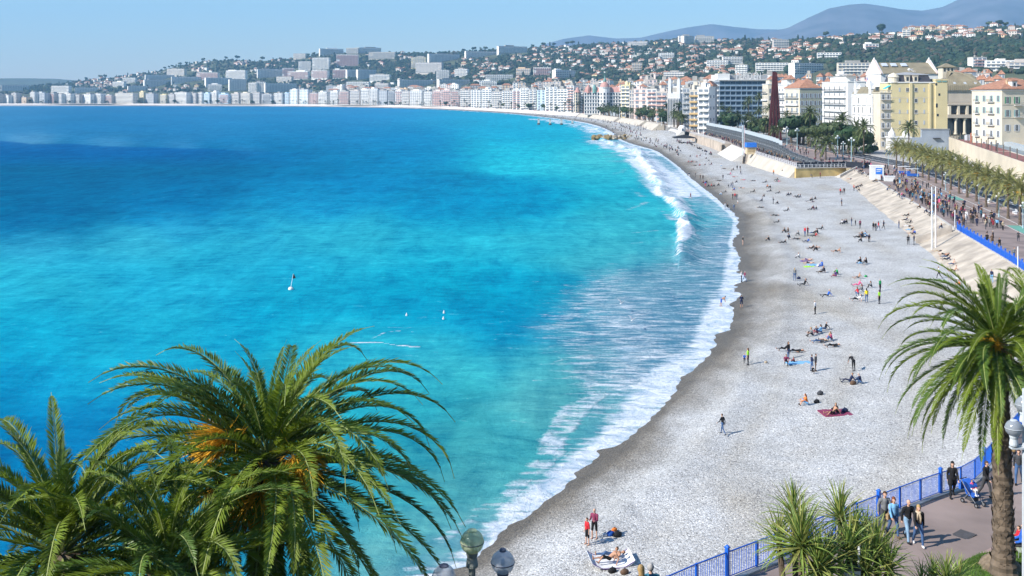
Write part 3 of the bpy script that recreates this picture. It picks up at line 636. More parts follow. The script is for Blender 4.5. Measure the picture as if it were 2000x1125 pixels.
yel = mat('ochre_wall', (.50, .36, .15), .9, .35, .35, .1)
wall_run('sea_wall', 'ochre stained end wall below the black mesh fence', [Vector((106.2, 325.4, 5.1)), Vector((98, 323.4, 5.1)), Vector((89, 321, 5.1))], .8, yel, capm=kerb_m)
wall_run('sea_wall', 'low cream sea wall below the white railing beside the ochre wall', e2_pts(322, 402, 10), .6, cream, 3.2, capm=kerb_m)
wall_run('sea_wall', 'bright white sloping buttress wall beside the beach stairs', e2_pts(409, 462, 6), .6, mat('white_concrete', (.56, .53, .485), .9, .1, .3), 7.0, capm=kerb_m)
wall_run('sea_wall', 'brown stone return wall beside the white sloping buttress', [e2_at(464)[0] + Vector((-4.5, 1, 0)), e2_at(470)[0] + Vector((0, 0, .2))], .6, mat('brown_stone', (.27, .22, .17), .9, .3, .8, .3))
wall_run('sea_wall', 'tall beige stained sea wall with straight face under the crowd', [p + Vector((-3.0, 0, .2)) for p in e2_pts(466, 600, 10)], 4, mat('stained_render', (.40, .33, .265), .9, .28, .2, .1), .6, capm=kerb_m)
wall_run('sea_wall', 'white beach club wall behind the black sunshade', [e2_at(d)[0] + Vector((-7, 0, .8)) for d in (607, 640, 665)], 2, mat('white_concrete', (.56, .53, .485)), 3.0)
wall_run('sea_wall', 'dark stone beach club wall behind the heap of shingle', e2_pts(672, 760, 6), 1, mat('grey_stone', (.20, .19, .18), .9, .3, .5, .2), .5, capm=kerb_m)
for i, (a, b, lab) in enumerate(((768, 860, 'cream sea wall behind the far crowd of bathers'), (880, 1010, 'second cream sea wall beyond the far bathers'), (1030, 1270, 'long pale sea wall before the pink domed hotel'))):
    wall_run('sea_wall', lab, [p + Vector((-4, 0, .3)) for p in e2_pts(a, b, 8)], 4, cream, 6)
far_e = [Vector(e) + Vector((0, -4, .4)) for e in E2 if e[1] >= 1285 and e[0] > -3000]
wall_run('sea_wall', 'long pale sea wall along the far curve of the bay', far_e, 8, mat('far_cream', (.55, .49, .44), .9, .1, .01), 6)
# stairs on the revetment where the blue fence begins, and beside the ochre wall
def stairs(label, a, b, width, n, m, side):
    o = thing('beach_stairs', label, 'stairs', tuple(b))
    d = (b - a); run = Vector((d.x, d.y, 0)); L = run.length; run.normalize(); nn = Vector((run.y, -run.x, 0)) * side
    for i in range(n):
        t0 = i / n; mb = MB(); p = a + Vector((d.x, d.y, 0)) * t0 - Vector(b); z = a.z + d.z * (i + 1) / n - b.z
        q = p + run * (L / n)
        mb.prism([tuple(p[:2]), tuple(q[:2]), tuple((q + nn * width)[:2]), tuple((p + nn * width)[:2])], -.6, z - .0)
        mb.obj('step', m, o)
    mb = MB(); p = a - Vector(b); q = Vector((0, 0, d.z * 0)); w_ = nn * width
    vs = [p + w_, q + w_, q + w_ * 1.12, p + w_ * 1.12]
    mb.add([tuple(v + Vector((0, 0, -.6))) for v in vs] + [tuple(vs[0] + Vector((0, 0, .9))), tuple(vs[1] + Vector((0, 0, .9 ))), tuple(vs[2] + Vector((0, 0, .9))), tuple(vs[3] + Vector((0, 0, .9)))],
           [(0, 1, 5, 4), (1, 2, 6, 5), (2, 3, 7, 6), (3, 0, 4, 7), (4, 5, 6, 7)]); mb.obj('side_wall', m, o)
    return o
st_m = mat('stair_stone', (.33, .29, .25), .9, .25, .7, .2)
stairs('stone stairs down the revetment where the blue fence begins', P(1862, 446, 5.0), beach_pt(1792, 472), 2.0, 12, st_m, -1)
stairs('pale stairs between the ochre wall and the revetment', P(1662, 329, 4.9), beach_pt(1628, 346), 2.5, 10, kerb_m, -1)
stairs('steep dark stairs beside the white sloping buttress', e2_at(404)[0], beach_pt(1462, 320), 2.2, 10, st_m, 1)
# ------------------------------------------------------------------ fences
blue = mat('blue_enamel', (.012, .11, .52), .4, .1, 3, spec=.5)
def near_fence():
    s0 = .6; s1 = s_of_d(75.5); t = thing('promenade_fence', 'blue railing along the near promenade edge with square posts', 'fence', tuple(main_at(s_of_d(46))[0]))
    base = t.location.copy()
    mbp = MB(); mbp.box(-.065, .065, -.065, .065, 0, 1.2); mbp.box(-.085, .085, -.085, .085, 1.2, 1.24); mbp.lathe([(.085, 1.24), (.05, 1.29), (.001, 1.31)], 8); big = mbp.mesh('post', blue)
    mbs = MB(); mbs.box(-.035, .035, -.035, .035, 0, 1.06); sm = mbs.mesh('post', blue)
    mbb = MB(); mbb.box(-.009, .009, -.009, .009, .14, .98); bar = mbb.mesh('baluster', blue)
    step = 1.83; n = int((s1 - s0) / step); nb = 0; rest = MB()
    for i in range(n + 1):
        p, r = main_at(s0 + i * step, .1); link('post', big if i % 3 == 0 else sm, t, p - base, (0, 0, r))
        if i == n: break
        q, _ = main_at(s0 + (i + 1) * step, .1)
        for h, hr in ((1.03, .03), (.12, .02)):
            mb = MB(); mb.tube([p - base + Vector((0, 0, h)), q - base + Vector((0, 0, h))], hr, 6); mb.obj('rail', blue, t)
        vis = p.y > 34.5
        for k in range(1, 17):
            b = p.lerp(q, k / 17) - base
            if vis and nb < 290 and p.y < 60: link('baluster', bar, t, b, (0, 0, r)); nb += 1
            else: rest.box(b.x - .009, b.x + .009, b.y - .009, b.y + .009, b.z + .14, b.z + .98)
    if rest.v: stuff(rest.obj('baluster_row', blue, t))
near_fence()
def far_fence():
    s0 = s_of_d(112); s1 = s_of_d(176); t = thing('promenade_fence', 'blue railing above the revetment beside the far promenade', 'fence', tuple(main_at(s_of_d(150))[0])); base = t.location.copy()
    mbp = MB(); mbp.box(-.08, .08, -.08, .08, 0, 1.35); mbp.box(-.11, .11, -.11, .11, 1.35, 1.42); big = mbp.mesh('post', blue)
    n = int((s1 - s0) / 2.6)
    for i in range(n + 1):
        p, r = main_at(s0 + i * 2.6, .1); link('post', big, t, p - base, (0, 0, r))
        if i == n: break
        q, _ = main_at(s0 + (i + 1) * 2.6, .1); u = MB()
        for h in (1.08, .95, .12):
            mb = MB(); mb.tube([p - base + Vector((0, 0, h)), q - base + Vector((0, 0, h))], .035, 4); mb.obj('rail', blue, t)
        for k in range(1, 16):
            b = p.lerp(q, k / 16) - base; u.box(b.x - .02, b.x + .02, b.y - .02, b.y + .02, b.z + .12, b.z + 1.0)
        stuff(u.obj('baluster_row', blue, t))
    pole = MB(); pole.lathe([(.07, 0), (.06, 3.2), (.001, 3.25)], 8)
    for px, py in ((1865, 447), (1988, 530)):
        p = P(px, py, 5.1); tag(pole.obj('mast', mat('white_metal', (.75, .76, .78), .4), None, tuple(p)), 'short white mast at the %s of the far blue railing' % ('far end' if px < 1900 else 'near end'), 'pole')
far_fence()
def white_rail(label, pts, n):
    t = thing('railing', label, 'railing', tuple(pts[0])); base = Vector(pts[0]); wm = mat('white_metal', (.75, .76, .78), .4)
    pb = MB(); pb.box(-.06, .06, -.06, .06, 0, 1.1); pm = pb.mesh('post', wm)
    L = [Vector(p) - base for p in pts]
    for h in (1.08, .6, .15):
        mb = MB(); mb.tube([p + Vector((0, 0, h)) for p in L], .05, 4); mb.obj('rail', wm, t)
    for i in range(n):
        u = i / (n - 1) * (len(L) - 1); k = min(int(u), len(L) - 2); link('post', pm, t, L[k].lerp(L[k + 1], u - k))
white_rail('white railing on top of the low cream sea wall', [p + Vector((.4, 0, 0)) for p in e2_pts(322, 402, 8)], 30)
white_rail('white railing in front of the black mesh fence', [Vector((89.4, 321.6, 5.1)), Vector((98, 323.9, 5.1)), Vector((106, 325.9, 5.1))], 14)
white_rail('pale railing along the top of the tall beige sea wall', [p + Vector((-2.4, 0, .1)) for p in e2_pts(468, 600, 9)], 34)
def black_fence():
    t = thing('mesh_fence', 'black mesh fence panels on the lower esplanade above the ochre wall', 'fence', (98, 324.6, 5.0)); bk = mat('black_mesh', (.018, .022, .032), .8, .3, 3); wm = mat('steel_post', (.45, .47, .5), .5)
    pts = [Vector((89.6 + i * 2.4, 322.3 + i * .6, 5.0)) for i in range(8)] + [Vector((110.6, 322.5, 4.95)), Vector((113.2, 323.5, 4.95))]
    pb = MB(); pb.box(-.05, .05, -.05, .05, 0, 1.95); pm = pb.mesh('post', wm)
    for a, b in zip(pts[:-1], pts[1:]):
        l = a - t.location; link('post', pm, t, l); d = b - a; mb = MB(); mb.box(.06, d.length - .06, -.02, .02, .12, 1.85)
        mb.obj('panel', bk, t, l, math.atan2(d.y, d.x))
black_fence()
# grandstand seen from behind
def grandstand():
    t = thing('grandstand', 'long dark steel grandstand with pale mesh railings seen from behind', 'grandstand', tuple(e2_at(480, 7)[0])); base = t.location.copy()
    dk = mat('grandstand_sheet', (.065, .073, .082), .7, .3, .6); lt = mat('grandstand_mesh', (.42, .46, .48), .6, .15, 1); st = mat('scaffold_steel', (.15, .165, .18), .5, .2, 2); em = mat('far_emblem', (.55, .57, .6), .6)
    ds = list(np.arange(338, 740, 6.0))
    for a, b in zip(ds[:-1], ds[1:]):
        p, _ = e2_at(a, 7 if a > 360 else 7 + (360 - a) * .12); q, _ = e2_at(b, 7 if b > 360 else 7 + (360 - b) * .12); p -= base; q -= base
        h = float(np.interp(a, [338, 352, 378, 390], [1.3, 2.2, 4.4, 4.7])); dd = q - p; L = dd.length; r = math.atan2(dd.y, dd.x)
        for k in range(2):
            mb = MB(); mb.box(.05, L - .05, -.06, .06, .25 + k * h / 2, (k + 1) * h / 2 + .12); mb.obj('panel', dk, t, p, r)
        mb = MB(); mb.box(0, .12, .07, .22, 0, h + .3); mb.box(L / 2, L / 2 + .1, .07, .2, 0, h)
        for k in (.2, .36, .68, .84): mb.box(0, L, .1, .17, h * k - .05, h * k + .05)
        mb.box(0, L, .1, .2, h * .5 - .05, h * .5 + .05); mb.tube([(0, .15, .2), (L / 2, .15, h * .5), (L, .15, h)], .05, 4)
        mb.obj('scaffold_bay', st, t, p, r)
        mb = MB()
        for k in range(3): mb.box(L * (.2 + .3 * k), L * (.2 + .3 * k) + .5, -.0 + .065, .1, h * .55, h * .62)
        mb.obj('plate', em, t, p, r)
        if a > 372 and not 470 < a < 482:
            mb = MB(); mb.box(.1, L - .1, -.05, .0, h + .35, h + 2.0); mb.obj('mesh_railing', lt, t, p, r)
        mb = MB()                                                  # stepped seat decks on the road side
        for k in range(5): mb.box(0, L, -1.0 - 1.0 * k, -.08 - 1.0 * k, h * (1 - k / 5) - .25, h * (1 - k / 5))
        mb.obj('seat_deck', st, t, p, r)
grandstand()
def far_stand(label, d0, d1, off):
    t = thing('grandstand', label, 'grandstand', tuple(e2_at((d0 + d1) / 2, off)[0])); base = t.location.copy(); lt = mat('grandstand_mesh', (.42, .46, .48), .6, .15, 1)
    for d in np.arange(d0, d1, 12.0):
        p, _ = e2_at(d, off); q, _ = e2_at(d + 11.6, off); p -= base; q -= base; dd = q - p
        mb = MB(); mb.box(0, dd.length, -.1, .1, .4, 5.6); mb.box(0, .2, -.3, -.1, 0, 6.2); mb.box(0, dd.length, -.3, -.1, 3.0, 3.2); mb.obj('panel', lt, t, p, math.atan2(dd.y, dd.x))
far_stand('grey grandstand behind the far bathers below the twin towered palace', 790, 900, 6)
far_stand('pale grandstand on the seafront below the pink domed hotel', 1040, 1180, 6)
# ------------------------------------------------------------------ small structures
wm = mat('white_metal', (.75, .76, .78), .4); sky_b = mat('booth_blue', (.03, .16, .55), .5)
def kiosk():
    p = P(1466, 301, 5.4); t = thing('kiosk', 'beige kiosk with a blue awning roof on the sea wall', 'kiosk', tuple(p))
    mb = MB(); mb.box(-1.7, 1.7, -1.5, 1.5, 0, 2.7); mb.obj('cabin', mat('kiosk_beige', (.52, .42, .27)), t)
    mb = MB(); mb.prism([(-2, -1.9), (2, -1.9), (2, 1.7), (-2, 1.7)], 2.7, 3.1); mb.v += []; mb.box(-1.9, 1.9, -1.85, 1.6, 3.1, 4.4); mb.obj('awning', sky_b, t)
    mb = MB(); mb.box(-1.3, 1.3, -1.53, -1.5, .9, 2.2); mb.obj('shutter', mat('kiosk_shutter', (.36, .27, .16)), t)
kiosk()
def booth():
    p = P(1712, 351, 4.9); t = thing('booth', 'white cabin with a blue poster among the promenade crowd', 'booth', tuple(p), math.radians(-12))
    mb = MB(); mb.box(-1.7, 1.7, -1.3, 1.3, .1, 3.7); mb.obj('cabin', white_p, t)
    mb = MB(); mb.box(-1.8, 1.8, -1.4, 1.4, 3.7, 3.95); mb.obj('roof', wm, t)
    mb = MB(); mb.box(-.4, 1.3, -1.34, -1.3, 1.6, 3.3); mb.obj('poster', sky_b, t)
    mb = MB(); mb.box(-.2, 1.1, -1.355, -1.34, 2.7, 2.95); mb.box(-.2, .8, -1.355, -1.34, 2.3, 2.45); mb.obj('poster_print', white_p, t)
    p = P(1737, 354, 4.85); t = thing('counter', 'low white counter box beside the white cabin', 'counter', tuple(p), math.radians(-12))
    mb = MB(); mb.box(-1.3, 1.3, -.8, .8, 0, 1.3); mb.obj('front', white_p, t); mb = MB(); mb.box(-1.4, 1.4, -.9, .9, 1.3, 1.42); mb.obj('top', wm, t)
booth()
def sunshade():
    p = beach_pt(1336, 279); t = thing('sunshade', 'black square beach sunshade on poles at the beach club', 'sunshade', tuple(p))
    mb = MB(); mb.add([(-6, -4, 3.0), (6, -4, 3.0), (6, 4, 3.2), (-6, 4, 3.2), (0, 0, 4.6), (-6, -4, 2.7), (6, -4, 2.7), (6, 4, 2.9), (-6, 4, 2.9)],
        [(0, 1, 4), (1, 2, 4), (2, 3, 4), (3, 0, 4), (0, 5, 6, 1), (1, 6, 7, 2), (2, 7, 8, 3), (3, 8, 5, 0)]); mb.obj('canopy', mat('black_cloth', (.02, .02, .022)), t)
    for x in (-5.6, 5.6):
        for y in (-3.7, 3.7): mb = MB(); mb.tube([(x, y, -.2), (x, y, 3)], .07, 5); mb.obj('pole', wm, t)
    p = e2_at(628)[0] + Vector((-4, 0, 0)); mb = MB(); mb.lathe([(2.3, 0), (2.3, 2.6), (2.0, 3.4), (1.2, 4.0), (.01, 4.2)], 16); o = mb.obj('round_hut', white_p, None, tuple(p), 0, True)
    tag(o, 'white round hut with a domed top behind the black sunshade', 'hut')
    m2 = MB(); m2.box(-.5, .5, -2.36, -2.2, .1, 2.1); m2.obj('door', mat('hut_door', (.1, .12, .16)), o)
sunshade()
def flagpoles(label, px, py, hpx, z, n=2, gap=.62, red=False):
    p = P(px, py, z) if z is not None else beach_pt(px, py)
    h = hpx * p.y / FP
    for i in range(n):
        t = thing('flagpole', label + ('' if n == 1 else ', the %s of the pair' % ('left one', 'right one')[i]), 'flagpole', (p.x + i * gap, p.y, p.z))
        mb = MB(); mb.lathe([(.12 if h > 8 else .09, 0), (.08, h), (.01, h + .05)], 8); mb.obj('mast', wm, t)
        mb = MB(); mb.lathe([(.28, -.3), (.28, .25), (.16, .3)], 10); mb.obj('foot', kerb_m, t)
        mb = MB(); mb.tube([(.2, 0, .5), (.2, 0, h * .98)], .012 if p.y < 250 else .05, 4); mb.obj('halyard', mat('red_cord', (.5, .05, .04)) if i else mat('teal_cord', (.05, .35, .42)), t)
flagpoles('tall white flagpole at the foot of the revetment', 1820, 490, 125, None)
flagpoles('white flagpole on the sea wall beside the blue kiosk', 1450, 304, 60, 5.4)
flagpoles('white flagpole above the tall beige sea wall', 1374, 266, 42, 5.5, 1)
flagpoles('white flagpole beyond the shingle heap', 1292, 246, 22, 5.3, 1)
flagpoles('white flagpole on the wall before the palms', 1210, 232, 24, 5.0, 1)
def groyne():
    r = random.Random(3); t = thing('rock_groyne', 'groyne of brown boulders running into the surf below the crowd', 'groyne', tuple(P(1195, 271, 0)))
    ms = [mat('boulder_brown', (.22, .16, .07), .95, .4, .8, .4), mat('boulder_pale', (.42, .38, .30), .95, .3, .8, .4)]
    protos = []
    for k in range(6):
        bpy_m = MB(); pr = []
        for i in range(6): pr.append((max(.01, math.sin(math.pi * i / 5)) * r.uniform(.8, 1.15), -math.cos(math.pi * i / 5) * r.uniform(.6, .9)))
        bpy_m.lathe(pr, 7); bpy_m.v = [(x * r.uniform(.85, 1.2), y * r.uniform(.85, 1.2), z) for x, y, z in bpy_m.v]; protos.append(bpy_m.mesh('boulder', ms[k % 2 if k < 4 else 0]))
    for i in range(120):
        u = r.random(); a = P(1157 + 78 * u, 272 - 1.5 * u + r.uniform(-2.2, 2.2), 0); s = r.uniform(.6, 1.5)
        link('boulder', protos[(1 if r.random() < u else 0) + 2 * r.randrange(2)] if r.random() < .7 else protos[4], t, a - t.location + Vector((0, 0, r.uniform(.1, 1.5))), (r.uniform(-.6, .6), r.uniform(-.6, .6), r.uniform(0, 6)), (s * 1.2, s * 1.6, s))
groyne()
for i, (px, py, nm) in enumerate(((1052, 243.5, 'leftmost of the four'), (1074.5, 244, 'second from the left of the four'), (1096.5, 244, 'third from the left of the four'), (1118, 243, 'rightmost of the four'))):
    p = P(px, py, 0); mb = MB(); mb.lathe([(1.4, -1), (1.4, 1.2), (.8, 1.6)], 8, m=1); mb.box(-.9, .9, -.9, .9, 1.6, 5.2 if i < 3 else 4.2); mb.box(-1.2, 1.2, -1.2, 1.2, 5.2 if i < 3 else 4.2, 5.7 if i < 3 else 4.6)
    tag(mb.obj('jetty_post', [mat('white_concrete', (.56, .53, .485)), mat('wet_concrete', (.08, .08, .08))], None, tuple(p)), 'white concrete jetty pier standing in the far sea, ' + nm, 'pier post', 'old jetty piers in the sea')
def buoys():
    p = P(568, 566, 0); t = thing('marker_buoy', 'white marker buoy with a small black flag in the open sea', 'buoy', tuple(p))
    mb = MB(); mb.lathe([(.05, -.3), (.28, -.2), (.38, .1), (.3, .34), (.12, .42), (.01, .44)], 12); mb.obj('float', white_p, t, smooth=True)
    mb = MB(); mb.tube([(0, 0, .35), (.36, 0, 2.3)], .03, 5); mb.obj('mast', wm, t)
    mb = MB(); mb.add([(.28, 0, 1.6), (.36, 0, 2.3), (.48, .0, 2.22), (.7, 0, 1.66), (.28, .04, 1.6), (.36, .04, 2.3), (.48, .04, 2.22), (.7, .04, 1.66)], [(0, 1, 2, 3), (7, 6, 5, 4), (0, 4, 5, 1), (1, 5, 6, 2), (2, 6, 7, 3), (3, 7, 4, 0)]); mb.obj('flag', mat('black_cloth', (.02, .02, .022)), t)
    for px, py, nm in ((794, 617, 'left of the pair near the foam streak'), (867, 612, 'upper one right of the foam streak'), (866, 624, 'lower one right of the foam streak')):
        p = P(px, py, 0); mb = MB(); mb.lathe([(.03, -.1), (.11, -.03), (.13, .08), (.1, .2), (.05, .27), (.04, .38), (.001, .4)], 10)
        tag(mb.obj('buoy', white_p, None, tuple(p), 0, True), 'small white buoy, ' + nm, 'buoy', 'small buoys in the open sea')
    bg_ = mat('gull_white', (.78, .78, .78)); gg = mat('gull_grey', (.3, .32, .35))
    for px, py, lab in ((1214, 593, 'white gull with raised wings gliding over the surf'), (1236, 626, 'pale gull flying low over the surf below the other gull')):
        p = P(px, py, 1.2); t = thing('gull', lab, 'bird', tuple(p), .6)
        mb = MB(); mb.tube([(-.34, 0, 0), (-.2, 0, .02), (0, 0, .03), (.16, 0, .04), (.26, 0, .07), (.33, 0, .06)], [.015, .06, .085, .07, .045, .012], 8); mb.obj('body', bg_, t, smooth=True)
        for sd in (-1, 1):
            mb = MB(); mb.add([(.1, sd * .05, .06), (-.1, sd * .05, .06), (-.08, sd * .35, .34), (.12, sd * .35, .34), (-.12, sd * .75, .5), (0, sd * .72, .5), (.1, sd * .05, .08), (-.1, sd * .05, .08), (-.08, sd * .35, .36), (.12, sd * .35, .36), (-.12, sd * .75, .51), (0, sd * .72, .51)],
                [(0, 1, 2, 3), (3, 2, 4, 5), (9, 8, 7, 6), (11, 10, 8, 9), (0, 3, 9, 6), (3, 5, 11, 9), (1, 7, 8, 2), (2, 8, 10, 4), (4, 10, 11, 5)]); mb.obj('wing', gg if sd > 0 else bg_, t)
buoys()
# hillside under the viewpoint, below the frame
def hillside():
    xs = np.linspace(-46, 60, 70); ds = np.linspace(-8, 44, 40); V = []
    for d in ds:
        for x in xs:
            top = min(26.3, HC - .4695 * max(d, 0) - 3.0) + vnoise(x / 4, d / 4, 91, 3) * .25
            k = min(1, max(0, (d - 31) / 9)); left = min(1, max(0, (1.5 - x + (d - 34) * .8) / 4)) * k
            z = top * (1 - left) + -1.5 * left
            if x < 2: z = min(z, 26 - max(0, d - 27) * 3.2)
            V.append((x, d, max(-1.5, z)))
    n = len(xs); F = [(a * n + b, a * n + b + 1, (a + 1) * n + b + 1, (a + 1) * n + b) for a in range(len(ds) - 1) for b in range(n - 1)]
    structure(link('hillside', mesh_np('hillside', V, F, [mat('hill_soil', (.10, .09, .05), .95, .4, .8, .4)], smooth=True)))
hillside()
# ------------------------------------------------------------------ buildings
WHT = mat('wall_white', (.68, .665, .64), .9, .06, .2); CRM = mat('wall_cream', (.62, .55, .43), .9, .08, .2); PNK = mat('wall_pink', (.60, .46, .40), .9, .08, .2)
BEI = mat('wall_beige', (.48, .42, .34), .9, .1, .2); GRY = mat('wall_grey', (.31, .315, .32), .9, .1, .2); BLU = mat('wall_pale_blue', (.36, .46, .53), .9, .06, .2)
YEL = mat('wall_yellow', (.60, .51, .29), .9, .08, .15); GRN = mat('wall_sage_shaded', (.30, .315, .25), .9, .08, .2); OCH = mat('wall_apricot', (.56, .42, .27), .9, .08, .2)
TIL = mat('orange_tiles', (.33, .165, .105), .9, .25, .8); SLT = mat('slate_roof', (.055, .055, .065), .6, .2, .8); FLT = mat('flat_roof', (.36, .34, .31), .9, .2, .2)
GLS = mat('dark_glass', (.03, .045, .06), .25, .2, .3, spec=.5); FRM = mat('window_frame', (.60, .59, .57), .7, .05, 1)
SHB = mat('shutter_blue', (.30, .38, .46), .8, .1, 1); SHG = mat('shutter_green', (.06, .26, .13), .8, .1, 1); SHT = mat('shutter_teal', (.26, .42, .40), .8, .1, 1); SHW = mat('shutter_pale', (.45, .48, .52), .8, .08, 1)
FGL = mat('far_window_glass', (.19, .22, .26), .4, .2, .3, spec=.5)
IRN = mat('balcony_iron', (.10, .11, .12), .6, .2, 1); BAL = mat('balcony_white', (.68, .67, .65), .85, .06, .5); SAL = mat('balcony_salmon', (.60, .36, .31), .85, .1, .5); ORB = mat('balcony_orange', (.50, .33, .14), .8, .1, .5)
BRN = mat('brown_zinc', (.23, .195, .13), .7, .15, .3); GRZ = mat('green_zinc', (.16, .30, .27), .7, .1, .3); PKD = mat('pink_dome', (.48, .26, .22), .7, .12, .4)
_wc = {}
def win_mesh(w, h, kind):
    k = (round(w, 2), round(h, 2), kind)
    if k in _wc: return _wc[k]
    mb = MB()
    if kind == 'pane': mb.box(-w / 2, w / 2, -.05, .02, 0, h); me = mb.mesh('window', GLS)
    elif kind == 'frame':
        mb.box(-w / 2 - .14, -w / 2, -.09, .02, -.14, h + .14); mb.box(w / 2, w / 2 + .14, -.09, .02, -.14, h + .14); mb.box(-w / 2, w / 2, -.09, .02, h, h + .14); mb.box(-w / 2 - .05, w / 2 + .05, -.16, .02, -.16, 0); mb.box(-.04, .04, -.075, -.05, 0, h)
        me = mb.mesh('frame', FRM)
    else:
        mb.box(-w / 4 + .02, w / 4 - .02, -.07, -.01, -.04, h + .04)
        for i in range(5): mb.box(-w / 4 + .1, w / 4 - .1, -.1, -.07, h * (i + .2) / 5, h * (i + .75) / 5)
        me = mb.mesh('shutter', kind)
    _wc[k] = me
    return me
def window(par, x, y, z, face, w=1.1, h=1.9, shutter=None, closed=False, frame=True):
    """window with frame and shutters: face 'f' looks to the camera (local -y), 's' to the sea (local -x)"""
    r = 0 if face == 'f' else -math.pi / 2
    if closed:
        o = link('window', win_mesh(w * 2 - .1, h, shutter), par, (x, y, z), (0, 0, r)); return o
    o = link('window', win_mesh(w, h, 'pane'), par, (x, y, z), (0, 0, r))
    if frame: link('frame', win_mesh(w, h, 'frame'), o)
    if shutter:
        for sd in (-1, 1): link('shutter', win_mesh(w, h, shutter), o, (sd * (w / 2 + w / 4 + .12), 0, 0))
    return o
def balcony(par, x, y, z, face, w, dp=.9, m=None, solid_=False, name='balcony'):
    mb = MB(); mb.box(-w / 2, w / 2, -dp, 0, -.14, 0)
    if solid_: mb.box(-w / 2, w / 2, -dp, -dp + .1, 0, .95); mb.box(-w / 2, -w / 2 + .1, -dp + .1, 0, 0, .95); mb.box(w / 2 - .1, w / 2, -dp + .1, 0, 0, .95)
    else:
        mb.box(-w / 2, w / 2, -dp, -dp + .05, .9, .97, 1); mb.box(-w / 2, w / 2, -dp, -dp + .05, .1, .15, 1)
        for i in range(int(w / .35) + 1): xx = min(w / 2 - .05, -w / 2 + i * .35); mb.box(xx, xx + .05, -dp, -dp + .05, .15, .9, 1)
    return mb.obj(name, [m or BAL, IRN], par, (x, y, z), 0 if face == 'f' else -math.pi / 2)
def hip(w, l, h, ov=.4, z=0.0, m=0, mb=None, ridge=True):
    mb = mb or MB(); x0, x1, y0, y1 = -ov, w + ov, -ov, l + ov; k = min(x1 - x0, y1 - y0) / 2 * (1 if ridge else .8)
    if x1 - x0 >= y1 - y0: a, b = (x0 + k, (y0 + y1) / 2), (x1 - k, (y0 + y1) / 2)
    else: a, b = ((x0 + x1) / 2, y0 + k), ((x0 + x1) / 2, y1 - k)
    vs = [(x0, y0, z), (x1, y0, z), (x1, y1, z), (x0, y1, z), (a[0], a[1], z + h), (b[0], b[1], z + h), (x0, y0, z - .25), (x1, y0, z - .25), (x1, y1, z - .25), (x0, y1, z - .25)]
    if x1 - x0 >= y1 - y0: fs = [(0, 1, 5, 4), (1, 2, 5), (2, 3, 4, 5), (3, 0, 4)]
    else: fs = [(0, 1, 4), (1, 2, 5, 4), (2, 3, 5), (3, 0, 4, 5)]
    mb.add(vs, fs + [(6, 7, 1, 0), (7, 8, 2, 1), (8, 9, 3, 2), (9, 6, 0, 3), (9, 8, 7, 6)], m)
    return mb
def corner_block(name, label, xl, xc, xr, dc, ytop, wall, cat='building', z0=5.0, wallside=None, group=None):
    """box with its near seaward corner at column xc, depth dc: returns thing, width, depth, height"""
    X = (xc - 1000) / FP * dc; w = (xr - xc) / FP * dc; L = X * FP / (xl - 1000) - dc; h = HC + (HOR - ytop) * dc / FP - z0
    t = thing(name, label, cat, (X, dc, z0), 0, group); mb = MB(); mb.box(0, w, 0, L, 0, h)
    mb.m = [0] * 6; 
    if wallside is not None: mb.m[4] = 1
    mb.obj('wall', [wall, wallside or wall], t)
    mb = MB(); mb.box(-.25, w + .25, -.25, L + .25, h, h + .45); mb.obj('cornice', BAL, t)
    return t, w, L, h
def chimneys(t, w, L, z, n, seed, m=None):
    r = random.Random(seed)
    for i in range(n):
        x, y = r.uniform(.1, .9) * w, r.uniform(.15, .85) * L; mb = MB(); hh = r.uniform(.8, 1.8); mb.box(-.5, .5, -.35, .35, -1.0, hh); mb.box(-.6, .6, -.45, .45, hh, hh + .15)
        for k in (-.3, .1): mb.lathe([(.12, hh + .15), (.12, hh + .5)], 6, (k, 0, 0))
        mb.obj('chimney', m or BEI, t, (x, y, z))
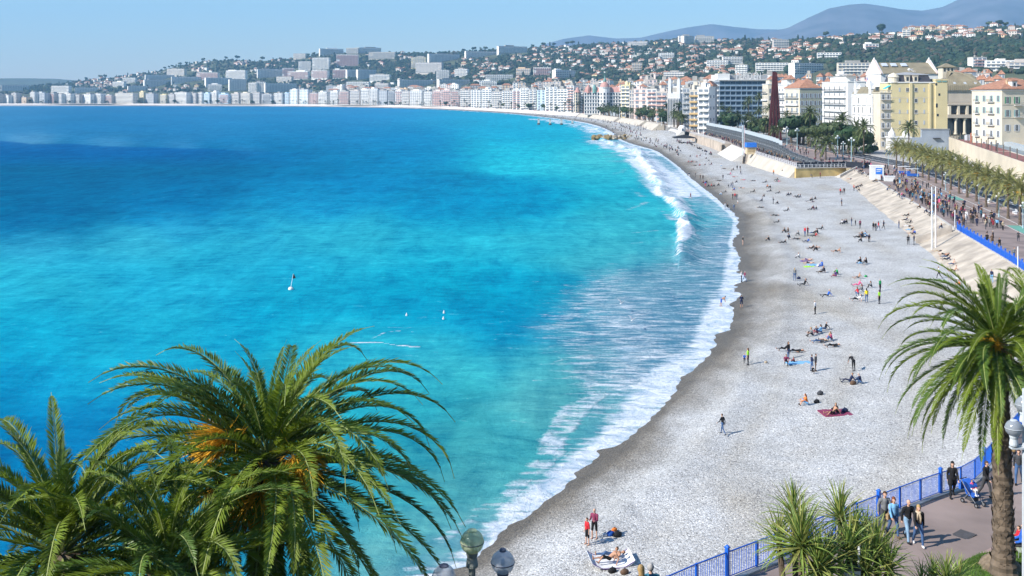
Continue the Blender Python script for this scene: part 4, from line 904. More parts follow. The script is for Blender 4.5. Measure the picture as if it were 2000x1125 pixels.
# --- yellow corner building
def yellow_house():
    t, w, L, h = corner_block('apartment_house', 'tall yellow apartment house with slate mansard roof behind the palm row', 1718, 1741, 1826, 430, 162, YEL)
    u = 430 / FP
    for cxp, sh in ((1757, 1), (1772.5, 2), (1789, 0), (1805, 1)):
        for r_, ry in enumerate((179, 200, 222, 243)):
            x = (cxp - 1741) * u; z = HC + (HOR - ry) * u - 5
            if sh == 0 or (sh == 2 and r_ == 0): window(t, x, 0, z, 'f', 1.1, 1.5)
            else: window(t, x, 0, z, 'f', .75, 1.6, SHW, True)
    mb = MB(); mb.box((1776 - 1741) * u, (1781 - 1741) * u, -.55, 0, 0, h); mb.box((1814 - 1741) * u, (1818 - 1741) * u, -.55, 0, 0, h); mb.obj('pilaster', YEL, t)
    for zz in (.32, .55, .78): mb = MB(); mb.box(-.06, w + .05, -.06, 0, h * zz, h * zz + .18); mb.box(-.06, 0, 0, L, h * zz, h * zz + .18); mb.obj('string_course', CRM, t)
    wr = (1849 - 1826) * u; mb = MB(); mb.box(w, w + wr, -.8, L * .8, 0, h + 1.0); mb.obj('side_wing', YEL, t)
    mb = MB(); mb.box(w - .1, w + wr + .1, -.95, L * .8, h + 1.0, h + 1.7); mb.box(w + .6, w + wr * .45, -.98, -.8, h + .35, h + .95, 1); mb.box(w + wr * .55, w + wr - .4, -.98, -.8, h + .35, h + .95, 1); mb.obj('wing_parapet', [YEL, GRZ], t)
    for px, py in ((1827, 167), (1833, 187), (1828, 210), (1830, 227)): window(t, (px - 1741) * u, -.8, HC + (HOR - py) * u - 5, 'f', .8, 1.0 if py != 210 else 1.7, frame=False)
    x1 = (1820 - 1741) * u; x0 = 2.0; mb = MB(); hm = 3.3
    mb.add([(x0, .4, h + .45), (x1, .4, h + .45), (x1, L, h + .45), (x0, L, h + .45), (x0 + .7, 1.6, h + hm), (x1 - .9, 1.6, h + hm), (x1 - .9, L - 1, h + hm), (x0 + .7, L - 1, h + hm)], [(0, 1, 5, 4), (1, 2, 6, 5), (2, 3, 7, 6), (3, 0, 4, 7), (4, 5, 6, 7)]); mb.obj('mansard_roof', SLT, t)
    o = hip(x1 - x0 - 1.4, L - 2.4, 1.1, .3).obj('upper_roof', GRY, t, (x0 + .6, 1.5, h + hm + .25))
    for cxp in (1773, 1789):
        x = (cxp - 1741) * u; mb = MB(); mb.box(x - 1.0, x + 1.0, .25, 2.2, h + .5, h + 2.9); mb.prism([(x - 1.15, .15), (x + 1.15, .15), (x + 1.15, 2.2), (x - 1.15, 2.2)], h + 2.9, h + 3.1); d = mb.obj('dormer', CRM, t)
        mb = MB(); mb.box(x - .5, x + .5, .2, .26, h + .9, h + 2.5); mb.obj('pane', GLS, d)
    # bow front to the sea with balconies, turret and awning
    for fl in range(7):
        z = 1.2 + fl * (h - 5) / 6.5
        for k in (.2, .5, .8): window(t, 0, L * k, z, 's', 1.0, 2.0, SHT if fl % 2 else SHW)
        if fl: balcony(t, 0, L * .5, z - .1, 's', L * .75, .9)
    bx = -(1741 - 1722) * u * .5
    mb = MB(); mb.lathe([(2.4, h), (2.5, h + .3), (2.2, h + .4), (2.2, h + 2.2), (2.5, h + 2.4), (1.7, h + 3.6), (.4, h + 4.2), (.01, h + 4.4)], 14, (1.6, 2.0, 0)); mb.obj('turret', CRM, t, smooth=False)
    mb = MB(); mb.add([(-.1, .3, h - 1.0), (-.1, 3.4, h - 1.0), (-2.4, 3.4, h - 2.3), (-2.4, .3, h - 2.3), (-.1, .3, h - 1.25), (-.1, 3.4, h - 1.25), (-2.4, 3.4, h - 2.55), (-2.4, .3, h - 2.55)], [(0, 1, 2, 3), (7, 6, 5, 4), (2, 6, 7, 3), (0, 3, 7, 4), (1, 5, 6, 2)]); mb.obj('awning', mat('turquoise_cloth', (.05, .40, .44)), t)
    mb = MB()
    mb.box(-4.6, 0, .2, L * .6, 0, h - 4.2); mb.box(-4.9, 0, -.1, L * .6 + .3, h - 4.2, h - 3.9); o = mb.obj('seaward_bay', CRM, t)
    mb = MB()
    for i in range(14): mb.box(-4.8 + i * .35, -4.66 + i * .35, -.05, .1, h - 3.9, h - 3.1)
    mb.box(-4.9, 0, -.1, .15, h - 3.1, h - 2.9); mb.obj('balustrade', CRM, t)
    for fl in range(6):
        z = 1.5 + fl * (h - 6) / 5.6
        for xx in (-3.4, -1.2): window(t, xx, .2, z, 'f', .7, 2.0, SHW)
        if fl: balcony(t, -2.3, .2, z - .15, 'f', 4.2, .9)
    for x, r in ((9, .7), (10.6, .6), (10.0, .5)):
        mb = MB(); mb.lathe([(.01, 0), (r * .6, .1), (r, .35), (r * .95, .4), (.01, .15)], 10); mb.tube([(0, 0, 0), (0, 0, -1.2)], .06, 4)
        o = mb.obj('satellite_dish', WHT, t, (x, 4, h + hm + 2.2)); o.rotation_euler = (1.0, 0, x)
yellow_house()
# --- white ornate palace beside it
def ornate_house():
    t, w, L, h = corner_block('ornate_house', 'white ornate house with pointed stone dormers beside the yellow apartment house', 1665, 1706, 1729, 452, 185, WHT)
    for fl, z in enumerate((1.0, 6.0, 10.5, 15.0, 19.3)):
        for k in (.12, .31, .5, .69, .88): window(t, 0, L * k, z, 's', 1.3, 2.6, frame=True) if fl < 4 or k in (.31, .69) else None
        for k in (.3, .7): window(t, w * k, 0, z, 'f', 1.0, 2.3, SHW)
        if fl: balcony(t, w * .5, 0, z - .2, 'f', w * .85, .8); mb = MB(); mb.box(-.35, 0, -.1, L, z - .9, z - .5); mb.obj('string_course', WHT, t)
    for k in (0, .25, .5, .75, .97): mb = MB(); mb.box(-.5, 0, L * k, L * k + .7, 11, h); mb.box(-.65, 0, L * k - .1, L * k + .8, h - 1.2, h - .7); mb.obj('column', WHT, t)
    mb = MB(); mb.add([(-.3, -.3, h + .45), (w, -.3, h + .45), (w, L, h + .45), (-.3, L, h + .45), (1.6, 1.8, h + 3.6), (w - .3, 1.8, h + 3.6), (w - .3, L - 1.8, h + 3.6), (1.6, L - 1.8, h + 3.6)], [(0, 1, 5, 4), (1, 2, 6, 5), (2, 3, 7, 6), (3, 0, 4, 7), (4, 5, 6, 7)]); mb.obj('roof', BRN, t)
    for k in (.12, .82):
        y = L * k; mb = MB(); mb.box(-.5, 2.0, y - 1.5, y + 1.5, h + .4, h + 2.6); mb.add([(-.6, y - 1.8, h + 2.6), (-.6, y + 1.8, h + 2.6), (2, y + 1.8, h + 2.6), (2, y - 1.8, h + 2.6), (-.6, y, h + 6.2), (1.6, y, h + 5)], [(0, 4, 1), (0, 3, 5, 4), (1, 4, 5, 2), (3, 2, 5)])
        mb.lathe([(.25, 0), (.12, .8), (.3, 1.0), (.01, 1.6)], 8, (-.5, y, h + 5.8)); d = mb.obj('stone_dormer', WHT, t)
        mb = MB(); mb.lathe([(.6, -.56), (.01, -.57)], 10); q = mb.obj('oval_window', GLS, d, (0, y, h + 1.8)); q.rotation_euler = (0, -math.pi / 2, 0); q.location.x = .02
        mb = MB(); mb.box(0, 1.4, -.05, .05, 0, 2.0); q = mb.obj('skylight', SHW, t, (1.0, y - 2.6, h + 1.8)); q.rotation_euler = (.6, 0, 0)
    mb = MB(); mb.box(w * .3, w * .62, -.12, 0, 0, 3.4); mb.obj('door', mat('amber_door', (.40, .20, .04)), t)
    mb = MB(); mb.box(-.2, w, -1.8, 0, 4.2, 4.5); mb.obj('door_canopy', GRY, t)
ornate_house()
# --- big gabled hall behind
def gabled_hall():
    t, w, L, h = corner_block('gabled_hall', 'large white hall with brown pitched roof and white gable ends behind the yellow house', 1692, 1720, 1833, 520, 145, WHT)
    rz = HC + (HOR - 121) * 520 / FP - 5
    mb = MB(); mb.add([(1, -.6, h + .3), (w - 1, -.6, h + .3), (w - 1, L / 2, rz), (1, L / 2, rz), (1, L + .6, h + .3), (w - 1, L + .6, h + .3)], [(0, 1, 2, 3), (3, 2, 5, 4)]); mb.obj('roof', BRN, t)
    for x in (-.2, w - 1.2):
        mb = MB(); vs = [(x, -.8, h), (x, L + .8, h), (x, L / 2, rz + 1.6)]; vs += [(a + 1.4, b, c) for a, b, c in vs]; mb.add(vs, [(2, 1, 0), (3, 4, 5), (0, 3, 5, 2), (2, 5, 4, 1), (1, 4, 3, 0)]); mb.lathe([(.6, 0), (.3, .9), (.01, 1.3)], 6, (x + .6, L / 2, rz + 1.5)); mb.obj('gable', WHT, t)
        mb = MB(); mb.tube([(x + .3, -1, h + .2), (x + .3, L / 2, rz + 1.7)], .4, 4); mb.tube([(x + .3, L + 1, h + .2), (x + .3, L / 2, rz + 1.7)], .4, 4); mb.obj('gable_coping', PNK, t)
    for k in (.10, .26, .44): 
        x = w * k; y0 = L * .28; z0 = h + .3 + (rz - h) * .56; sl = (rz - h) / (L / 2 + .6); mb = MB(); mb.box(0, w * .1, 0, 3.0, 0, .5); q = mb.obj('skylight', SHW, t, (x, y0 - .2, z0 + .2)); q.rotation_euler = (math.atan(sl), 0, 0)
    for zz in (.55, .8): mb = MB(); mb.box(-.3, w, -.3, 0, h * zz, h * zz + .5); mb.box(-.3, 0, 0, L, h * zz, h * zz + .5); mb.obj('string_course', WHT, t)
    mb = MB(); mb.tube([(-.2, L * .7, h * .88), (-2.6, L * .7, h * .97)], .06, 4); mb.obj('flag_staff', WHT, t)
    for k, c in enumerate(((.03, .06, .3), (.6, .6, .6), (.5, .03, .03))): mb = MB(); mb.box(-.03, .03, k * .9, k * .9 + .9, -1.6 - k * .3, 0 - k * .3); mb.obj('flag', mat('flag_%s' % ('blue', 'white', 'red')[k], c), t, (-2.4, L * .7 - 2.6, h * .96))
gabled_hall()
# --- opera house with ribbed dome roof
def opera():
    t, w, L, h = corner_block('opera_house', 'stone opera house with ribbed brown domed roof and square lantern', 1840, 1849, 1917, 470, 178, BEI)
    u = 470 / FP; rb = MB(); n = 18; x0, x1 = -1.0, w + .8
    prof = [(0, 0), (.5, 2.2), (1.8, 4.2), (4.0, 6.4), (6.5, 8.0), (9.5, 9.0)]
    for i in range(n):
        a0, a1 = x0 + (x1 - x0) * i / n, x0 + (x1 - x0) * (i + 1) / n; cxm = w * .28
        for j in range(len(prof) - 1):
            f = lambda x, q: (x + (cxm - x) * min(1, q[0] / 10.5), q[0] - .8, h + .4 + q[1])
            rb.add([f(a0, prof[j]), f(a1, prof[j]), f(a1, prof[j + 1]), f(a0, prof[j + 1])], [(0, 1, 2, 3)])
            p, q = Vector(f(a1, prof[j])), Vector(f(a1, prof[j + 1])); rb.tube([p, q], .12, 3, 0, False)
    rb.add([f(x1, q) for q in prof] + [(x1, L, h + .4), (x1 - 3, L, h + 8)], [(0, 6, 7, 5, 4, 3, 2, 1)]); rb.add([f(x0, q) for q in prof] + [(x0, L, h + .4), (cxm, L, h + 9)], [(1, 2, 3, 4, 5, 7, 6, 0)])
    rb.obj('dome_roof', BRN, t)
    mb = MB(); mb.box(w * .12, w * .46, 9, 14, h + 6, h + 11.2); l = mb.obj('lantern', CRM, t)
    hip(w * .34, 5, 1.8, .6).obj('lantern_roof', BRN, l, (w * .12, 9, h + 11.4))
    for k in (.18, .29, .4): mb = MB(); mb.box(w * k - .45, w * k + .45, 8.94, 9.02, h + 9.2, h + 10.8); mb.obj('lantern_window', GLS, l)
    mb = MB(); mb.box(-.9, -.3, -.5, L, 0, h + 4); mb.obj('side_wall', BEI, t)
    mb = MB(); mb.box(w * .82, w * .90, .5, 1.6, h - 6, h + 4.4); mb.obj('chimney_stack', OCH, t)
    for k in (.2, .5, .8): mb = MB(); mb.box(0, 1.2, -.06, .06, 0, 1.0); q = mb.obj('skylight', SHW, t, (w * k, .2, h + 3.3)); q.rotation_euler = (-.5, 0, 0)
    zb = HC + (HOR - 205) * u - 5; zc = HC + (HOR - 226) * u - 5; zd = HC + (HOR - 262) * u - 5
    mb = MB(); mb.box(-.5, w + .5, -2.6, -.02, zb - .1, zb + .4); mb.box(-.5, w + .5, -2.7, -2.4, zb + 1.4, zb + 1.6)
    for i in range(30): mb.box(i * w / 30, i * w / 30 + .2, -2.65, -2.45, zb + .4, zb + 1.4)
    mb.obj('roof_balustrade', BEI, t)
    for i in range(4):
        x = w * (i + .0) / 4; mb = MB(); mb.box(x - .0, x + 1.0, -2.4, -.02, zc + .6, zb - .1); mb.obj('loggia_pier', CRM, t)
        mb = MB(); mb.box(x + 1.0, x + w / 4, -1.4, -.02, zc + 1.2, zb - .12); mb.obj('window', GLS, t)
    mb = MB(); mb.box(-.6, w + .6, -2.9, -.02, zc - 1.0, zc + .6); mb.obj('entablature', BEI, t)
    for i in range(4):
        x = w * (i + .85) / 4; 
        if i < 3: mb = MB(); mb.lathe([(.85, zd), (.85, zd + .5), (.62, zd + .7), (.56, zc - 2.2), (.9, zc - 1.6), (.95, zc - 1.0)], 12, (x, -1.8, 0)); mb.obj('column', CRM, t)
        mb = MB(); mb.box(w * i / 4 + .3, w * (i + 1) / 4 - .1, -.4, -.03, zd, zc - 1.1); mb.obj('tall_window', GLS, t)
opera()
# --- corner house with green shutters at the right edge
def shutter_house():
    t, w, L, h = corner_block('shuttered_house', 'beige corner house with green and teal shutters and orange tiled roof at the right edge', 1913, 1957, 2070, 380, 177, CRM, wallside=None)
    t.rotation_euler.z = .17; u = 380 / FP
    hip(w, L, 4.2, .7).obj('roof', TIL, t, (0, 0, h + .75))
    mb = MB(); mb.box(-.03, 5.2, -.04, 0, .5, h - .6); mb.obj('shaded_plaster', BEI, t) if False else None
    for ry, sh, hh in ((202, SHG, 2.4), (228, SHT, 2.5), (256, SHW, 2.3)):
        z = HC + (HOR - ry) * u - 5
        for px in (1969, 1989, 2012, 2034): window(t, (px - 1957) * u, 0, z, 'f', 1.05, hh, sh)
        if ry != 256: mb = MB(); mb.box(-.05, w, -.12, 0, z - .5, z - .3); mb.obj('string_course', CRM, t)
    for px, ry in ((1992, 228), (1992, 205)): balcony(t, (px - 1957) * u, 0, HC + (HOR - ry) * u - 5.1, 'f', 3.6, 1.1)
    for fl in range(5):
        for k in (.12, .34, .58, .82): window(t, 0, L * k, 3.0 + fl * 4.4, 's', .95, 2.3, SHT if fl > 2 else SHW)
        if fl: balcony(t, 0, L * .34, 2.9 + fl * 4.4, 's', 4.0, .9); balcony(t, 0, L * .8, 2.9 + fl * 4.4, 's', 3.0, .9)
    x = (1983 - 1957) * u; mb = MB(); mb.box(x, x + 2.2, 1.2, 4, h + 1.2, h + 3.5); d = mb.obj('dormer', WHT, t); mb = MB(); mb.box(x + .6, x + 1.5, 1.14, 1.22, h + 1.8, h + 3.0); mb.obj('pane', GLS, d)
    mb = MB(); mb.prism([(x - .2, 1.0), (x + 2.4, 1.0), (x + 2.4, 4), (x - .2, 4)], h + 3.5, h + 3.8); mb.obj('dormer_roof', TIL, d)
    chimneys(t, w, L, h + 2.5, 3, 4, OCH)
shutter_house()
# --- low terrace-roofed gallery along the pavement
def gallery():
    a = P(1853, 268, 10.5); b = P(2000, 318, 10.5); c = P(2200, 386, 10.5); z0 = 4.9
    t = thing('gallery', 'long low cream gallery with flat terrace roof behind the palm row', 'building', (b.x, b.y, z0)); o = t.location
    nn = Vector(((b - a).y, -(b - a).x, 0)).normalized() * -1; dr = (c - a).normalized()
    if nn.x < 0: nn = -nn
    A = a - o; C_ = c - o; h = 10.5 - z0
    q = [A, C_, C_ + nn * 30, A + nn * 30]
    mb = MB(); mb.prism([(v.x, v.y) for v in (q[0], q[1], q[2], q[3])], 0, h - .9); mb.obj('wall', mat('gallery_cream', (.60, .52, .40), .9, .12, .15), t)
    mb = MB()
    mb.prism([(v.x, v.y) for v in (q[0], q[1], q[1] + nn * .5, q[0] + nn * .5)], h - .9, h); mb.obj('parapet', mat('gallery_cream', (.60, .52, .40)), t)
    for k0, k1, n0, n1, m in ((.0, .35, 3, 9, mat('red_roof', (.24, .10, .08), .9, .2, .4)), (.1, .6, 9, 16, mat('grey_roof', (.20, .22, .22), .9, .3, .3)), (.36, .95, 1.2, 8, mat('red_roof', (.24, .10, .08)))):
        p = [A.lerp(C_, k0) + nn * n0, A.lerp(C_, k1) + nn * n0, A.lerp(C_, k1) + nn * n1, A.lerp(C_, k0) + nn * n1]; mb = MB(); mb.prism([(v.x, v.y) for v in p], h - .9, h - .86 + .02 * k0); mb.obj('roof_covering', m, t)
    p = [A.lerp(C_, .2) + nn * 13, A.lerp(C_, .55) + nn * 13, A.lerp(C_, .55) + nn * 15.5, A.lerp(C_, .2) + nn * 15.5]; mb = MB(); mb.prism([(v.x, v.y) for v in p], h - .85, h + .6); mb.obj('rooflight', mat('rooflight', (.45, .50, .52), .3), t)
    for k, n_, s, hh, m in ((.10, 6, .9, 2.6, mat('brick_red', (.34, .13, .08))), (.03, 7, 1.6, 1.2, SHW), (.06, 9, 1.2, 1.6, SHW), (.42, 12, .5, 1.6, GRY), (.55, 14, .6, 1.4, OCH), (.66, 9, .8, 1.8, BEI)):
        v = A.lerp(C_, k) + nn * n_; mb = MB(); mb.box(v.x - s, v.x + s, v.y - s * .7, v.y + s * .7, h - .9, h + hh); mb.box(v.x - s * .8, v.x + s * .8, v.y - s * .5, v.y + s * .5, h + hh, h + hh + .2); mb.obj('roof_box', m, t)
    for k, n_ in ((.30, 4), (.36, 4.2), (.56, 4)): v = A.lerp(C_, k) + nn * n_; mb = MB(); mb.tube([(v.x, v.y, h - .9), (v.x, v.y, h + 2.8)], .16, 5); mb.obj('vent_pipe', mat('dark_pipe', (.03, .03, .035)), t)
    for i in range(24):
        v = A.lerp(C_, (i + .5) / 24); mb = MB(); mb.box(-.6, .6, -.05, .06, .4, 3.2); mb.obj('arched_door', mat('gallery_door', (.12, .10, .08)), t, v, math.atan2(dr.y, dr.x))
    v = a + nn * 3 + dr * 10; d = thing('satellite_dish', 'white satellite dish on a pole at the far end of the terrace roof', 'satellite dish', (P(1924, 262, 9.6))); mb = MB(); mb.lathe([(.01, 0), (.8, .2), (1.3, .6), (1.25, .62), (.01, .1)], 14); x = mb.obj('dish', WHT, d, (0, 0, 2.4)); x.rotation_euler = (1.1, 0, .6); mb = MB(); mb.tube([(0, 0, 0), (0, 0, 2.4)], .14, 6); mb.obj('mast', FRM, d)
    # grey blue party wall and little white gatehouse beside it
    u = 428 / FP; X = (1800 - 1000) * u; t = thing('party_wall', 'blank grey blue wall between the yellow house and the cream gallery', 'wall', (X, 428, 4.9)); mb = MB(); mb.box(0, 54 * u, 0, 1.2, 0, HC + (HOR - 253) * u - 4.9); mb.box(-10, 0, -.0, 1.0, 0, 5.5); mb.obj('wall_face', mat('grey_blue_render', (.34, .38, .43), .9, .15, .2), t)
    mb = MB(); mb.box(-.2, 54 * u + .2, -.2, 1.4, HC + (HOR - 253) * u - 4.9, HC + (HOR - 253) * u - 4.6); mb.obj('coping', GRY, t)
    mb = MB(); mb.box(22 * u, 36 * u, -.9, 0, 5.0, 5.3); mb.obj('ledge', SLT, t)
    p = P(1752, 300, 4.9); t = thing('gatehouse', 'small white domed gatehouse at the foot of the yellow house', 'gatehouse', tuple(p)); mb = MB(); mb.box(-2.6, 5.5, 0, 5, 0, 6.2); mb.box(-2.9, 5.8, -.3, 5.3, 6.2, 6.7); mb.obj('wall', WHT, t)
    for x in (-1.5, 4.2): mb = MB(); mb.lathe([(1.5, 6.7), (1.5, 7.6), (1.2, 8.4), (.6, 9.2), (.25, 9.8), (.01, 10.6)], 10, (x, 1.6, 0)); mb.obj('dome', WHT, t)
    mb = MB(); mb.box(.6, 2.4, -.06, .02, 0, 3.4); mb.obj('door', GRY, t)
gallery()
def balconied(label, xl, xc, xr, dc, ytop, wall, floors, side_win=0, roof=None, shutter=None, wallside=None, bal=True, ns=4, rh=3.0, chim=2, cat='building', blank=False, stuff_w=False):
    t, w, L, h = corner_block('apartment_house', label, xl, xc, xr, dc, ytop, wall, cat, wallside=wallside)
    fh = (h - 2.0) / floors
    if roof: hip(w, L, rh, .5).obj('roof', roof, t, (0, 0, h + .75))
    else:
        mb = MB(); mb.box(w * .2, w * .8, L * .2, L * .8, h + .45, h + 3.0); mb.obj('penthouse', wall, t)
        mb = MB(); mb.box(w * .15, w * .85, L * .15, L * .85, h + 3.0, h + 3.25); mb.obj('penthouse_roof', FLT, t)
    for fl in range(floors):
        z = 1.3 + fl * fh
        for k in range(ns): window(t, 0, L * (k + .5) / ns, z, 's', min(1.2, L / ns * .4), fh * .62, shutter)
        if bal and fl: balcony(t, 0, L * .5, z - .15, 's', L * .86, 1.1, solid_=fl % 2 == 0)
        for k in range(side_win): window(t, w * (k + .5) / side_win, 0, z, 'f', min(1.1, w / side_win * .35), fh * .58, shutter)
    chimneys(t, w, L, h + 1.0, chim, int(xc), BEI)
    return t, w, L, h
DRK = mat('wall_shade_beige', (.36, .32, .27), .9, .1, .2)
balconied('white balconied apartment house with planted terraces and a blank beige end wall', 1606, 1656, 1690, 500, 160, WHT, 8, 0, None, None, None, ns=5)
balconied('sage green apartment house with hipped orange roof and blue shutters', 1541, 1562, 1607, 560, 174, GRN, 6, 5, TIL, SHB, ns=3, rh=4.5, wallside=CRM)[0].rotation_euler.z = .12  # cream seaward face and darker front put sun and shade into the paint
balconied('narrow white house with pale shutters between the sage house and the dark red column', 1520, 1538, 1552, 602, 166, WHT, 7, 2, None, SHW, ns=3)
balconied('cream apartment house partly hidden by the dark red column', 1489, 1500, 1524, 645, 165, CRM, 6, 3, None, None, ns=3)
# --- glazed hotel with scaffold
def hotel():
    t, w, L, h = corner_block('glass_hotel', 'large blue glass hotel with grid of balconies and rooftop letters', 1382, 1405, 1511, 760, 158, mat('hotel_concrete', (.36, .39, .43), .8, .1, .2), 'hotel')
    gl = mat('hotel_glass', (.035, .075, .12), .3, .25, .5, spec=.5); fr = mat('hotel_slab', (.22, .30, .38), .7, .1, .5)
    nr, nc = 9, 10
    for i in range(nr):
        for j in range(nc):
            mb = MB(); mb.box(.2, w / nc - .2, -.25, -.02, .5, h / nr - .5); mb.obj('window', gl, t, (w * j / nc, 0, h * i / nr))
        mb = MB(); mb.box(0, w, -1.3, -.02, h * i / nr - .25, h * i / nr + .25); mb.box(0, w, -1.3, -1.2, h * i / nr + .25, h * i / nr + 1.0); mb.obj('balcony', fr, t)
    for j in range(nc + 1): mb = MB(); mb.box(w * j / nc - .15, w * j / nc + .15, -1.34, -.02, 0, h - 3); mb.obj('balcony_divider', fr, t)
    for i in range(nr):
        mb = MB(); mb.box(-1.4, -.02, -1.0, L, h * i / nr - .2, h * i / nr + 1.1); mb.obj('balcony', BAL, t); mb = MB(); mb.box(-.3, -.03, 0, L, h * i / nr + 1.2, h * i / nr + 3.0); mb.obj('window', gl, t)
    mb = MB(); mb.box(-.5, w + .5, -1.6, L, h + .45, h + .9); mb.obj('roof_slab', BAL, t)
    mb = MB(); mb.box(3, w - 4, 4, L - 3, h + .9, h + 4.5); mb.obj('roof_storey', GRY, t); mb = MB(); mb.box(-1, 8, 1, 12, h + .9, h + 5.5); mb.obj('roof_plant', WHT, t)
    fd = bpy.data.curves.new('letters', 'FONT'); fd.body = 'MERIDIEN'; fd.size = 7.2; fd.extrude = .15; fd.space_character = 1.05
    tmp = bpy.data.objects.new('tmp', fd); COL.objects.link(tmp); dg = bpy.context.evaluated_depsgraph_get(); me = bpy.data.meshes.new_from_object(tmp.evaluated_get(dg)); bpy.data.objects.remove(tmp); me.name = 'letters'; me.materials.clear(); me.materials.append(WHT)
    ex = max(v.co.x for v in me.vertices); o = link('roof_letters', me, t, (w * .30, -.2, h + 1.2), (math.pi / 2, 0, 0)); o.scale = (w * .46 / ex, 1, 1)
    mb = MB()
    for i in range(9): mb.tube([(w * (.3 + .06 * i), .3, h + .9), (w * (.3 + .06 * i), .3, h + 6)], .07, 4)
    mb.obj('letter_frame', IRN, t)
hotel()
# --- dark red steel column sculpture, built as a plain tapering bundle of beams
def column():
    d = 520.; p = PD(1513, d, 5.0); t = thing('steel_column', 'tall tapering dark red steel column rising from the park trees', 'monument', tuple(p)); m = mat('rust_red_steel', (.085, .018, .018), .55, .3, .3)
    for k in range(7):
        a = -1 + 2 * k / 6; mb = MB(); mb.box(-.5, .5, -.5, .5, 0, 1); mb.v = [((v[0] * (1 if v[2] < .5 else .55) + a * (3.0 if v[2] < .5 else .8)), v[1] * (1 if v[2] < .5 else .7) + (1.2 if k % 2 else -.3), v[2] * (34.6 + (.4 if k % 2 else 0))) for v in mb.v]; mb.obj('beam', m, t)
    p = P(1524, 268, 5.2); t2 = thing('steel_base', 'pale tent roofed hut at the foot of the dark red steel column', 'hut', tuple(p)); mb = MB(); mb.box(0, 5, 0, 4, 0, 2.6); mb.obj('wall', GRY, t2); mb = MB(); mb.add([(-.4, -.4, 2.6), (5.4, -.4, 2.6), (5.4, 4.4, 2.6), (-.4, 4.4, 2.6), (-.4, 2, 4.2), (5.4, 2, 4.2)], [(0, 1, 5, 4), (2, 3, 4, 5), (1, 2, 5), (3, 0, 4), (3, 2, 1, 0)]); mb.obj('roof', WHT, t2)
column()
# ------------------------------------------------------------------ seafront blocks around the bay
EX = 1000 + E2[:, 0] / E2[:, 1] * FP
def sf_depth(px): return float(np.interp(-px, -EX, E2[:, 1])) + 38
FBAL = mat('far_balcony', (.80, .77, .72), .9, .05, .3)
CN = {k: mat('far_' + k.replace(' ', '_'), c, .9, .07, .05) for k, c in {'white': (.82, .785, .73), 'cream': (.78, .71, .58), 'pink': (.74, .58, .52), 'beige': (.64, .57, .47), 'grey': (.47, .48, .49), 'pale blue': (.50, .62, .70), 'yellow': (.74, .63, .38), 'apricot': (.68, .50, .33)}.items()}
def slab_block(name, label, px0, px1, ytop, d, z0, wall, bal=None, rot=0.0, cols=None, roof=None, cat='building', group=None, ybase=None, style='bands', dep=14, pent=True, seed=0, glass=None):
    w = (px1 - px0) / FP * d; h = HC + (HOR - ytop) * d / FP - z0
    p = PD(px0, d, z0); t = thing(name, label, cat, (p.x, p.y, z0), rot, group)
    w /= max(.6, math.cos(rot)); r = random.Random(seed * 7 + int(px0))
    mb = MB(); mb.box(0, w, 0, dep, -6, h); mb.obj('wall', wall, t)
    nf = max(2, int(h / 3.4)); fh = h / nf; wd = MB(); bl = MB()
    nc = cols or max(2, int(w / 5)); cw = w / nc
    for f in range(nf):
        z = f * fh
        if style == 'bands':
            for j in range(nc): wd.box(j * cw + cw * .16, (j + 1) * cw - cw * .16, -.22, -.02, z + 1.15, z + fh - .75)
            if f: bl.box(r.choice((0, 0, .15)) * w, w * r.choice((1, 1, .85)), -1.5, -.02, z - .15, z + .75)
        elif style == 'grid':
            for j in range(nc): wd.box(j * cw + cw * .28, (j + 1) * cw - cw * .28, -.2, -.02, z + .8, z + fh - .6)
            if f and f % 2: bl.box(0, w, -.5, -.02, z - .1, z + .15)
        else:
            for j in range(nc):
                wd.box(j * cw + cw * .2, (j + 1) * cw - cw * .2, -.2, -.02, z + .6, z + fh - .5)
                if f: bl.box(j * cw + cw * .1, (j + 1) * cw - cw * .1, -1.3, -.02, z - .1, z + .8)
        ns = max(1, int(dep / 6))
        for k in range(ns):
            if style != 'bands' or f % 2 == 0: wd.box(w + .02, w + .15, dep * (k + .35) / ns, dep * (k + .65) / ns, z + .9, z + fh - .8)
    stuff(wd.obj('windows', glass or FGL, t))
    if bl.v: stuff(bl.obj('balconies', bal or FBAL, t))
    if roof == 'tile': hip(w, dep, 3.2, .5).obj('roof', TIL, t, (0, 0, h + .25))
    else:
        mb = MB(); mb.box(-.2, w + .2, -.2, dep + .2, h, h + .7)
        if pent: a = r.uniform(.05, .4); mb.box(w * a, w * (a + r.uniform(.25, .5)), 3, dep - 2, h + .7, h + r.uniform(2.5, 4.5))
        for k in range(2): x = r.uniform(.1, .9) * w; mb.box(x, x + 1.2, 4, 6, h + .7, h + r.uniform(1.6, 3.4))
        mb.obj('roof', FLT if r.random() < .6 else wall, t)
    return t, w, h
